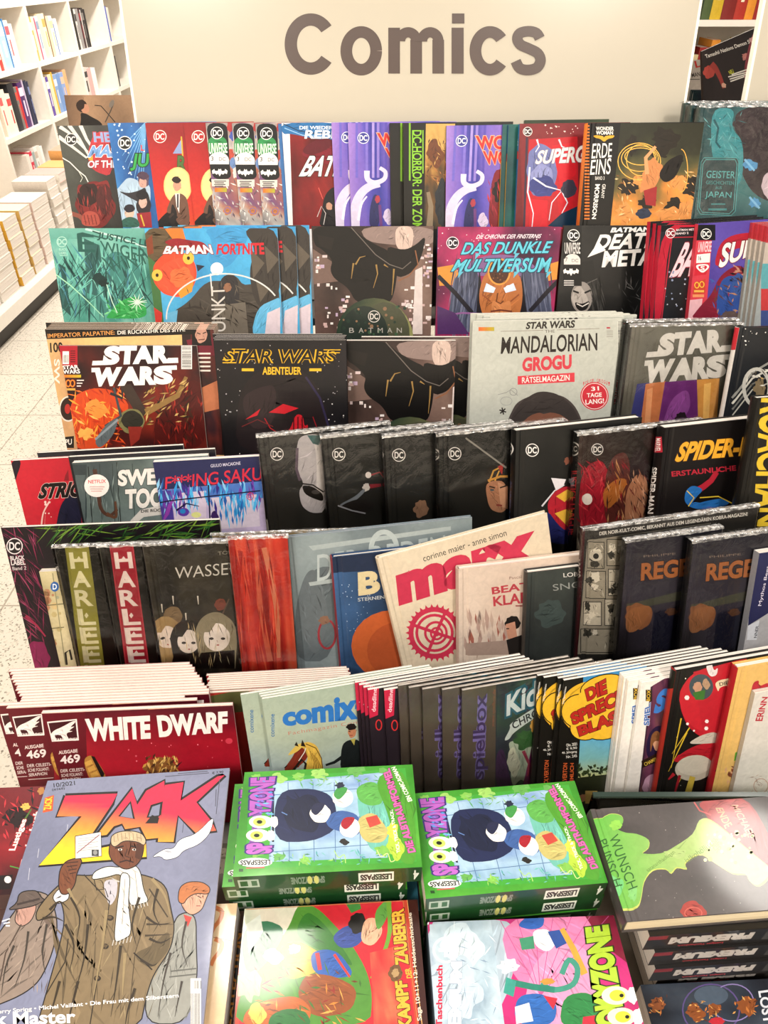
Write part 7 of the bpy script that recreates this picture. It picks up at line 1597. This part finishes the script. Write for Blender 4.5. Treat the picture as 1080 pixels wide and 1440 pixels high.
    A.hatch(70, (90, 1260, 235, 1430), 34, 2.0, 105, ['4f4330', '5c4e38', '93815f', '6a5a40'], 3, 22); A.P([(238, 1306), (240, 1334), (214, 1364), (192, 1350), (190, 1340), (214, 1330)], '5e5038'); A.S([(188, 1340), (206, 1356), (214, 1364)], 2, '1f180f'); A.S([(210, 1250), (236, 1290)], 2, '3f3424'); A.S([(206, 1300), (244, 1300)], 3, '3f3424', .5); A.S([(204, 1316), (242, 1314)], 3, '3f3424', .5)
    A.S([(132, 1236), (136, 1252), (148, 1250), (152, 1262)], 1.4, '2a2218'); A.S([(64, 1400), (92, 1352), (96, 1320)], 1.6, '2a2218')
    ink_([(73, 1262), (84, 1248), (98, 1256), (96, 1266), (80, 1272)], 'd8d4d4', 1.2)
    ink_([(82, 1246), (84, 1222), (94, 1210), (112, 1206), (116, 1212), (108, 1228), (106, 1244), (96, 1258), (86, 1258)], '6f4028', 1.4)
    for k in range(4): A.S([(92 + k * 2, 1214 + k * 5), (110 - k, 1212 + k * 5)], 1.2, '2f1a10')
    ink_([(106, 1176), (142, 1170), (143, 1204), (106, 1208)], 'd8d8d4', 1)
    for k in range(6): A.S([(110, 1180 + k * 3.4), (138 - (k % 2) * 8, 1177 + k * 3.4)], .7, '9a9a98')
    A.S([(108, 1200), (140, 1174)], 1.2, '8a4a58'); A.R(129, 1195, 139, 1204, '3a3a3c'); A.E(134, 1199, 3, 3.4, '8a8a88')
    ink_([(128, 1238), (132, 1226), (150, 1218), (168, 1220), (190, 1216), (198, 1226), (202, 1252), (210, 1268), (196, 1272), (182, 1274), (180, 1250), (170, 1228), (150, 1234)], 'd8d4cc', 1.2); ink_([(170, 1226), (184, 1230), (180, 1270), (186, 1314), (172, 1322), (160, 1326), (164, 1280), (168, 1250)], 'dedad2', 1.2)
    for k in range(6): A.S([(160 + k * 5, 1322 - k), (158 + k * 5, 1330 - k)], 1, 'c8c4bc'); A.S([(184 + k * 4.4, 1272 - k), (186 + k * 4.4, 1280 - k * 1.2)], 1, 'c8c4bc')
    A.S([(176, 1236), (172, 1300)], 1, '9a968e'); A.S([(190, 1226), (194, 1262)], 1, '9a968e')
    ink_([(154, 1190), (158, 1176), (176, 1170), (196, 1174), (203, 1186), (200, 1206), (192, 1218), (176, 1224), (160, 1214), (153, 1202)], '6a3c26', 1.4); ink_([(156, 1188), (156, 1176), (166, 1170), (184, 1168), (200, 1172), (206, 1182), (203, 1190), (194, 1184), (174, 1182), (162, 1192)], 'c0aa88', 1.2)
    for k in range(8): A.S([(160 + k * 5.4, 1174 - 3 * math.sin(k / 7 * 3)), (161 + k * 5.4, 1184 - 3 * math.sin(k / 7 * 3))], .8, '8a7454')
    A.S([(162, 1193), (174, 1190)], 2, '1f120c'); A.S([(184, 1190), (196, 1192)], 2, '1f120c'); A.E(169, 1195, 3, 1.6, 'd8d0c8'); A.E(189, 1195, 3, 1.6, 'd8d0c8'); A.E(169, 1195, 1.4, 1.4, '17100c'); A.E(189, 1195, 1.4, 1.4, '17100c'); A.S([(179, 1194), (176, 1204), (182, 1206)], 1.4, '3a1e12'); A.S([(168, 1213), (178, 1210), (188, 1213)], 1.8, '2a140e'); A.P([(192, 1186), (203, 1188), (198, 1210), (190, 1206)], '4a2818')
    for p in ([(100, 1262), (112, 1290), (108, 1320)], [(92, 1300), (104, 1330), (98, 1366)], [(196, 1262), (186, 1300), (192, 1330)], [(222, 1250), (216, 1280), (226, 1304)], [(206, 1290), (222, 1300), (240, 1298)], [(210, 1320), (226, 1326), (242, 1318)], [(198, 1350), (214, 1358), (222, 1354)], [(124, 1300), (118, 1350), (104, 1400)], [(170, 1330), (164, 1380), (156, 1430)], [(84, 1380), (76, 1410), (66, 1440)], [(110, 1380), (100, 1420), (94, 1445)], [(190, 1390), (180, 1420), (176, 1445)], [(70, 1280), (84, 1268), (98, 1280)], [(60, 1292), (76, 1290), (90, 1296)]):
        A.S(p, 4.2, '33291b', .4, True)
    for p in ([(150, 1280), (144, 1330), (132, 1400)], [(214, 1236), (232, 1260), (240, 1290)], [(176, 1340), (172, 1400)], [(96, 1250), (108, 1272)]): A.S(p, 5, '93805c', 1, True)
    for p in ([(262, 1296), (256, 1330), (264, 1360)], [(240, 1340), (230, 1380), (222, 1430)], [(256, 1380), (246, 1430)], [(40, 1310), (34, 1350), (20, 1390)], [(66, 1300), (60, 1340), (64, 1370)], [(20, 1330), (8, 1360), (2, 1400)]): A.S(p, 3.4, '3c352e', .4, True)
    A.T('• Jerry Spring • Michel Vaillant • Die Frau mit dem Silberstern', -12, 1421, 251, 1397, 7.5, 'ece8e6', bold=.03); A.T('k Master', -6, 1424, 106, 1420, 19, 'ece8e6', bold=.05)
    A.R(268, 1376, 283, 1450, 'e8e6e2'); A.bars(268, 1396, 282, 1450, n=22); A.bars(273, 1378, 283, 1392, vert=False, n=8)
def art_ltb(A):
    A.paint(['2a0a0c', '5a1418', '8a1820', '3a1012'], 2.2, 6, 10, 10); A.P([(-20, 1108), (60, 1104), (40, 1170), (-20, 1175)], '6a141a'); A.blob(26, 1150, 26, 16, '1c0a0a', 4, .4); A.hatch(40, (0, 1110, 60, 1190), 16, 3, 60, ['a82028', '1c0808', 'c03038', '4a1014'], 5, 60); A.S([(20, 1190), (30, 1160), (44, 1138)], 3, '4a6a2c', 2); A.blob(36, 1134, 8, 6, 'd8a850', 3, .4)
    A.Q('Lustiges', (12, 1196), (30, 1152), (40, 1152), (24, 1196), 'e8d8d4', bold=.06, out='a81c24', ow=.06); A.Q('Taschenbuch', (28, 1218), (48, 1140), (58, 1142), (38, 1220), 'e8d8d4', bold=.06, out='a81c24', ow=.06); A.S([(14, 1218), (30, 1222), (42, 1214)], 1.6, '4a8a3c'); A.T('7', 42, 1108, 46, 1107, 9, '17100f', bold=.03); A.blob(58, 1112, 6, 6, 'a8743c', 3, .3)
    A.P([(-10, 1232), (18, 1230), (14, 1250), (-10, 1252)], '17100f'); A.E(11, 1237, 5, 5, 'd8d0cc')
def art_bone(A):
    A.paint(['d8b890', 'e0c49c', 'd8b488'], 1.2, 4, 6, 8)
    for y in (1290, 1334): A.S([(302, y - 14), (312, y - 8), (309, y + 4), (301, y + 14), (297, y + 24)], 7, 'c87848', 5, True)
    A.S([(300, 1278), (316, 1282)], .8, '8a6040'); A.S([(300, 1318), (330, 1324)], .8, '8a6040')
def art_coll(A):
    A.fill('16130f'); A.Q('COLLECTION', (322, 1448), (330, 1312), (341, 1312), (334, 1448), 'd88a28', bold=.06); A.Q('Lustiges', (314, 1420), (320, 1372), (326, 1372), (320, 1420), 'c8c0b8', bold=.02)
def art_kampf(A):
    A.fill('4a1c14'); A.P([(338, 1276), (572, 1262), (592, 1445), (330, 1445)], 'b8402c'); A.P([(344, 1279), (566, 1266), (584, 1445), (336, 1445)], 'c02430')
    A.paint(['c8bca8', 'd8d0bc', 'b8c0a8', '7a9468'], 1.2, 3, 8, 8, box=((338, 1276), (428, 1268), (440, 1360), (336, 1370)))
    A.P([(420, 1268), (446, 1276), (470, 1300), (496, 1330), (516, 1365), (524, 1400), (520, 1445), (330, 1445), (336, 1400), (372, 1340), (404, 1310)], '4c8430'); A.P([(430, 1280), (452, 1294), (480, 1330), (500, 1362), (470, 1345), (436, 1330), (414, 1312)], '35702a'); A.P([(338, 1310), (372, 1292), (404, 1306), (380, 1350), (346, 1380)], '3a7050'); A.P([(346, 1300), (366, 1286), (370, 1310), (350, 1340)], 'd0d4c8')
    A.P([(392, 1330), (420, 1322), (450, 1340), (470, 1350), (440, 1370), (400, 1380)], 'd8a030'); A.P([(436, 1340), (458, 1334), (478, 1340), (500, 1372), (470, 1376), (440, 1368)], '2c58a4'); A.S([(446, 1340), (450, 1364)], 6, 'b8282c'); A.S([(470, 1342), (492, 1374)], 4, 'c83830', 3)
    A.blob(384, 1345, 16, 12, 'e0dcd4', 4, .3); A.blob(414, 1335, 10, 8, 'c8d0d8', 5, .3); A.P([(430, 1368), (470, 1372), (504, 1390), (494, 1424), (440, 1432), (416, 1400)], '8a4a24'); A.P([(345, 1420), (380, 1404), (420, 1400), (440, 1420), (430, 1445), (340, 1445)], 'b05a24'); A.P([(380, 1428), (400, 1418), (430, 1420), (440, 1445), (376, 1445)], '2c6a34'); A.hatch(60, (350, 1360, 510, 1440), 20, 3, 30, ['6a3818', 'c87a30', '3f6a2c', 'd89a48', '8a2c20'], 6, 60)
    A.blob(362, 1425, 14, 16, 'c8b850', 4, .3); A.blob(350, 1385, 20, 26, '8ab070', 9, .4)
    A.P([(466, 1318), (484, 1302), (506, 1300), (512, 1320), (500, 1332), (478, 1334)], '34488c'); A.P([(486, 1270), (504, 1262), (508, 1278), (494, 1284)], '3a7a34'); A.blob(503, 1298, 14, 16, '1a1614', 3, .2); A.P([(512, 1292), (530, 1290), (540, 1310), (524, 1332), (506, 1324)], 'd8a888'); A.P([(526, 1282), (546, 1262), (552, 1270), (540, 1300), (530, 1310)], '5a9440'); A.S([(546, 1264), (548, 1310), (536, 1350), (522, 1376)], 7, '6a9a34', 4, True)
    A.paint(['c02028', 'd84038', 'e06848'], 2, 4, 8, 8, box=((520, 1340), (560, 1330), (566, 1440), (526, 1445)))
    A.P([(572, 1258), (596, 1256), (618, 1448), (590, 1448)], '3a1812'); A.S([(346, 1274), (572, 1261), (594, 1445)], 1.2, 'd8a060'); A.S([(346, 1279), (567, 1267), (588, 1445)], 1, 'b87848')
    A.Q('KAMPF', (561, 1448), (555, 1380), (572, 1378), (580, 1446), 'e0a838', bold=.08, out='3a1810', ow=.04); A.Q('DER', (572, 1376), (569, 1362), (577, 1361), (580, 1375), 'e0a838', bold=.06); A.Q('ZAUBERER', (556, 1358), (550, 1280), (568, 1277), (575, 1356), 'e0a838', bold=.08, out='3a1810', ow=.04); A.blob(556, 1368, 11, 13, '6a4a2c', 3, .2); A.blob(556, 1368, 6, 7, 'a8885c', 3, .3)
    A.Q('Saga 10+11+12: Heldenschicksale', (587, 1436), (574, 1284), (580, 1283), (595, 1434), 'e4d4c0', bold=.03)
def art_pink(A):
    A.paint(['a81c60', 'c03078', 'b82868', '8a1c40'], 1.3, 4, 12, 12); A.P([(598, 1290), (660, 1288), (740, 1300), (700, 1445), (600, 1445)], 'a8b8c4'); A.paint(['8fa4b4', 'a8bcc8', 'c0d0d8', '98aabc'], 2.2, 6, 12, 12, box=((604, 1300), (690, 1294), (710, 1445), (612, 1445)))
    A.P([(700, 1290), (840, 1284), (850, 1330), (780, 1400), (720, 1380)], 'd878a4'); A.P([(820, 1284), (866, 1281), (890, 1360), (850, 1330)], '7a1c34'); A.P([(752, 1340), (820, 1320), (850, 1400), (800, 1445), (730, 1445)], 'd890b4')
    for k in range(7): A.S([(760, 1400), (700 + k * 26, 1288)], 1, 'b85088')
    A.blob(650, 1330, 34, 34, 'c8d8e0', 4, .3); A.blob(640, 1390, 44, 50, 'b8c8d4', 7, .35); A.blob(715, 1358, 18, 12, 'd8e0e8', 3, .4); A.hatch(60, (612, 1300, 700, 1440), 18, 1.4, 50, ['7a90a8', 'e0e8ec', '94a8b8'], 5, 80)
    A.P([(726, 1302), (744, 1286), (766, 1288), (764, 1304), (746, 1308)], '2c5aa8'); A.P([(748, 1308), (772, 1306), (784, 1326), (770, 1340), (752, 1330)], 'dfe0e4'); A.P([(770, 1310), (796, 1306), (798, 1326), (782, 1334)], '2a4a90'); A.S([(790, 1306), (806, 1334), (822, 1370)], 7, 'd8983c', 10); A.P([(730, 1320), (750, 1316), (752, 1334), (734, 1336)], '3f8a68')
    A.S([(790, 1370), (800, 1350), (812, 1362), (806, 1384), (780, 1392), (760, 1384)], 8, '3f8c78', 8, True); A.S([(712, 1380), (750, 1388), (780, 1392)], 9, '2c7c68'); A.P([(712, 1374), (726, 1380), (722, 1402), (708, 1396)], '3a9484'); A.P([(792, 1400), (830, 1394), (846, 1420), (840, 1445), (786, 1445)], '2c7a40')
    A.P([(728, 1400), (760, 1396), (784, 1410), (780, 1440), (740, 1445), (722, 1430)], '2c60a8'); A.P([(724, 1416), (744, 1410), (750, 1436), (726, 1440)], 'e0e0e4'); A.P([(764, 1400), (784, 1404), (778, 1420)], 'b82c3c'); A.P([(820, 1430), (850, 1426), (852, 1446), (818, 1446)], 'b82c3c'); A.blob(770, 1380, 12, 5, 'd88a3c', 3, .3)
    A.Q('SPOOKYZONE', (846, 1500), (822, 1304), (856, 1300), (890, 1490), 'a8c838', bold=.12, out='2a3a14', ow=.05)
    for y, xx in ((1400, 866), (1430, 874)): A.E(xx, y, 20, 13, 'e8e8c0'); A.E(xx + 2, y, 11, 8, 'c8c83c'); A.E(xx + 8, y, 3, 2.6, '1a1a14'); A.blob(xx + 24, y, 10, 14, 'e8e8e0', y, .3)
    A.ring(627, 1336, 17, 17, 3.4, 'e8ecf0'); A.S([(617, 1336), (637, 1336)], 5, 'e8ecf0'); A.S([(627, 1326), (627, 1346)], 5, 'e8ecf0'); A.T('7', 599, 1293, 605, 1292, 8, 'e8ecf0', bold=.03)
    A.Q('Lustiges Taschenbuch', (612, 1500), (614, 1358), (625, 1357), (624, 1500), 'c02040', bold=.06); A.Q('PREMIUM', (628, 1480), (634, 1352), (650, 1352), (648, 1480), 'f0f2f4', bold=.12, out='8a9cb0', ow=.03)
def art_punsch(A):
    A.paint(['3f3a38', '4a4543', '544e4c', '4a4644'], 1.4, 5, 12, 10); A.dots(70, (840, 1140, 1075, 1290), .9, ['6a6460', '857e78'], 5)
    A.P([(980, 1122), (1050, 1116), (1090, 1190), (1090, 1230), (1040, 1200), (1000, 1160)], '8a3a3c'); A.P([(976, 1126), (1046, 1118), (1070, 1160), (1036, 1175), (1000, 1150)], '9a4444'); A.S([(976, 1128), (984, 1140), (1000, 1146)], 2, 'b85a58')
    g = [(826, 1160), (848, 1148), (860, 1143), (874, 1146), (876, 1156), (868, 1164), (880, 1170), (896, 1172), (912, 1180), (912, 1192), (904, 1200), (930, 1200), (950, 1190), (975, 1172), (985, 1152), (1000, 1152), (1030, 1175), (1060, 1200), (1085, 1222), (1082, 1234), (1068, 1246), (1056, 1240), (1050, 1230), (1030, 1228), (1004, 1212), (988, 1202), (976, 1204), (964, 1214), (966, 1222), (952, 1220), (944, 1228), (936, 1222), (918, 1224), (906, 1240), (902, 1262), (896, 1276), (876, 1280), (862, 1276), (846, 1230)]
    A.P([(x, y + 1) for x, y in smooth(g, True, 3)], 'b8c060'); A.P(smooth([(x + (870 - x) * .012, y + (1200 - y) * .03) for x, y in g], True, 3), ((850, 1200), '5aa83c', (1010, 1180), 'b0bc78'))
    A.blob(866, 1160, 10, 8, '86c04c', 3, .3); A.blob(862, 1250, 18, 22, '6ab870', 5, .4); A.blob(890, 1256, 8, 12, '7ab86a', 6, .4); A.blob(950, 1200, 20, 8, 'a0b870', 6, .4); A.dots(40, (990, 1170, 1060, 1215), 3, ['c8cc98', '98a860', 'b0b880'], 7)
    A.Q('WUNSCH', (869, 1172), (897, 1247), (884, 1252), (856, 1177), '2a5a24', bold=.0); A.Q('PUNSCH', (853, 1178), (876, 1244), (862, 1249), (841, 1184), '2a5a24', bold=.0)
    A.Q('satanarchäolügen', (908, 1222), (945, 1196), (952, 1200), (912, 1228), '5a7838', bold=-.005); A.Q('ialkohöllische', (962, 1208), (1006, 1176), (1012, 1184), (966, 1214), '6a8440', bold=-.005); A.Q('DER', (1004, 1178), (1016, 1194), (1008, 1200), (998, 1186), '7a8a50', bold=-.005)
    A.Q('MICHAEL', (1038, 1132), (1062, 1174), (1052, 1178), (1028, 1132), 'c89078', bold=.03); A.Q('ENDE', (1016, 1136), (1030, 1160), (1020, 1166), (1006, 1136), 'a8946c', bold=.03)
    A.blob(975, 1282, 20, 16, '9a3c34', 4, .25); A.ring(975, 1284, 12, 8, 1.4, 'b85a4c')
def art_creat(A):
    A.paint(['1a1c24', '2c3440', '3a4450', '1c1a1e'], 2, 5, 12, 10); A.ring(1000, 1420, 40, 36, 2, '5a4a80'); A.ring(1030, 1410, 30, 26, 1.6, '8a7ab0'); A.E(1000, 1400, 24, 14, '4a5868')
    for x, y, r, s_ in ((924, 1412, 14, 3), (978, 1424, 16, 4), (1004, 1420, 12, 5), (1050, 1414, 18, 6)): A.blob(x, y, r, r * .9, '8a4c24', s_, .45); A.hatch(14, (x - r, y - r, x + r, y + r), 8, 2.4, 40, ['c87838', '5a2c14', 'd8a058'], s_, 80)
    A.blob(1008, 1436, 12, 6, 'b82834', 3, .2); A.Q('LOST', (1080, 1392), (1090, 1438), (1074, 1440), (1066, 1394), 'd8dce4', bold=.05)
def sp_prem(A):
    A.fill('14110f'); w, h = A.w, A.h
    def txt(t, x0, x1, y0, y1, c, b=.05):
        tr, (a0, b0, a1, b1) = glyphs(t, b); A.k += 1
        for q in tr: A._add([((x1 - (p[0] - a0) / (a1 - a0) * (x1 - x0)) * w, (y0 + (p[1] - b0) / (b1 - b0) * (y1 - y0)) * h) for p in q], [lin(c)] * 3)
    txt('PREMIUM', .12, .56, .20, .68, 'b8b2ac', .08); txt('Lustiges Taschenbuch', .18, .42, .76, .90, 'a83038', .03)
    A.k += 1; A._add([(.62 * w, .2 * h), (.62 * w, .8 * h), (.74 * w, .8 * h), (.74 * w, .2 * h)], [lin('3a3836')] * 4)
    A.k += 1; A._add([(0, .05 * h), (0, .3 * h), (.10 * w, .3 * h), (.10 * w, .05 * h)], [lin('7a1c24')] * 4)

s1 = flat_book((344, 1086), (580, 1075), 0.9065, 0.112, PB, 'green pocket book with a dripping purple title, on top of the left green pile', 'book', .0284, side='B', front='3a8c24', spine='14401c', art=art_spooky, spine_art=sp_spooky, group='green pocket books')
P_ = .0295
flat_copy(s1, (-.015, .004, -P_), 'green pocket book second from the top of the left green pile, pushed to the left'); flat_copy(s1, (-.013, .006, -2 * P_), 'green pocket book third from the top of the left green pile')
teal = flat_book((344, 1086), (580, 1075), 0.9065, 0.112, PB, 'teal pocket book low in the left green pile, showing at its right end', 'book', .0284, side='B', front='1c4a5a', spine='1c3a40', group='low books in the green piles',
                 art=lambda A: (A.paint(['16384a', '1f5266', '2c6c7c'], 2, 3, 8, 8)))
def drop(B, sh):
    B.root.matrix_world = Matrix.Translation(Vector(sh)) @ B.M; B.M = B.root.matrix_world.copy()
drop(teal, (0, -.002, -3 * P_))
for k in (4, 5, 6): flat_copy(s1, (-.005 - .002 * (k % 2), 0, -k * P_), 'green pocket book near the bottom of the left green pile', 'hidden lower books of the left green pile')
s2 = flat_copy(s1, (0, 0, 0), 'green pocket book with a dripping purple title, on top of the right green pile')
# the right pile, measured from its own corners
pp = at_z(580, 1116, .877); qq = at_z(807, 1098, .877); xx = (qq - pp).normalized(); yy = Vector((0, 0, -1)); uu = xx.cross(yy); M2 = Matrix.Identity(4); oo = pp - uu * .112
for i in range(3): M2[i][0] = xx[i]; M2[i][1] = yy[i]; M2[i][2] = uu[i]; M2[i][3] = oo[i]
s2.root.matrix_world = M2; s2.M = M2
for k in range(1, 6):
    c = flat_copy(s1, (0, 0, 0), ['green pocket book second from the top of the right green pile', 'green pocket book near the bottom of the right green pile'][k > 1], None if k == 1 else 'hidden lower books of the right green pile')
    c.root.matrix_world = Matrix.Translation((.002 * (k % 2), .001 * (k % 2), -k * P_)) @ M2
zck = flat_book((67, 1098), (323, 1080), 0.862, 0.285, MG, 'grey blue magazine with fiery title letters and a man in a tan coat', 'magazine', .004, front='70748c', art=art_zack, side='L')
ltb = flat_book((-8, 1108), (215, 1100), 0.8570, 0.12, PB, 'dark red pocket book under the left edge of the magazine with the coated man', 'book', .031, side='B', front='5a1418', spine='3a1014', art=art_ltb, group='dark red pocket books')
for k in range(1, 5): flat_copy(ltb, (0.003 * (k % 2), 0, -k * .0313), 'dark red pocket book in the pile under the left of the front magazine', 'hidden pile of dark red pocket books')
bon = flat_book((140, 1279), (334, 1270), 0.8455, 0.12, PB, 'cream pocket book with orange shapes under the right edge of the front magazine', 'book', .025, side='B', front='d8b890', spine='c8a070', art=art_bone)
col = flat_book((150, 1318), (340, 1310), 0.8200, 0.125, PB, 'black pocket book with orange letters, under the cream pocket book', 'book', .0295, side='B', front='16130f', spine='16130f', art=art_coll, group='black pocket books with orange letters')
for k in range(1, 4): flat_copy(col, (-.002 * k, 0, -k * .0298), 'black pocket book with orange letters, low in the pile under the cream one', 'hidden pile of black pocket books')
kmp = flat_book((344, 1278), (587, 1265), 0.8450, 0.128, PB, 'pocket book in red and green with golden letters down its right side', 'book', .028, side='L', front='c02430', spine='4a1c14', art=art_kampf, group='red and green pocket books')
for k in range(1, 5): flat_copy(kmp, (.001 * (k % 2), 0, -k * .0285), 'pocket book in the pile below the red and green one', 'hidden pile of red and green pocket books')
pnk = flat_book((601, 1297), (863, 1287), 0.8380, 0.135, PB, 'pink and pale blue pocket book with lime green letters', 'book', .027, side='L', front='b82868', spine='8fa4b4', art=art_pink, group='pink pocket books')
for k in range(1, 5): flat_copy(pnk, (0, .001 * (k % 2), -k * .0275), 'pink pocket book in the pile below the top pink one', 'hidden pile of pink pocket books')
pun = flat_book((830, 1138), (1080, 1120), 0.8850, 0.113, HB, 'dark grey book with a green splash of two facing profiles, on the black pile', 'book', .024, hard=True, side='L', front='4a4543', spine='3a3634', art=art_punsch, paper=CREAM)
pr1 = flat_book((862, 1160), (1102, 1146), 0.8605, 0.112, PB, 'black pocket book with grey spine letters, first under the dark grey book', 'book', .0315, side='B', front='14110f', spine='14110f', spine_art=sp_prem, group='black pocket books with grey spine letters')
flat_copy(pr1, (.012, -.002, -.032), 'black pocket book with grey spine letters, second under the dark grey book'); flat_copy(pr1, (.019, -.005, -.064), 'black pocket book with grey spine letters, third under the dark grey book')
cre = flat_book((900, 1385), (1130, 1374), 0.7585, 0.13, PB, 'dark pocket book with orange creatures at the bottom right corner', 'book', .027, side='B', front='1c1e26', spine='14110f', art=art_creat, group='dark pocket books with orange creatures')
flat_copy(cre, (0, 0, -.0275), 'dark pocket book below the one with orange creatures')
for k in (3, 4): flat_copy(pr1, (.034, .001, -.032 * k), 'black pocket book at the foot of the black pile', 'hidden lower black pocket books')
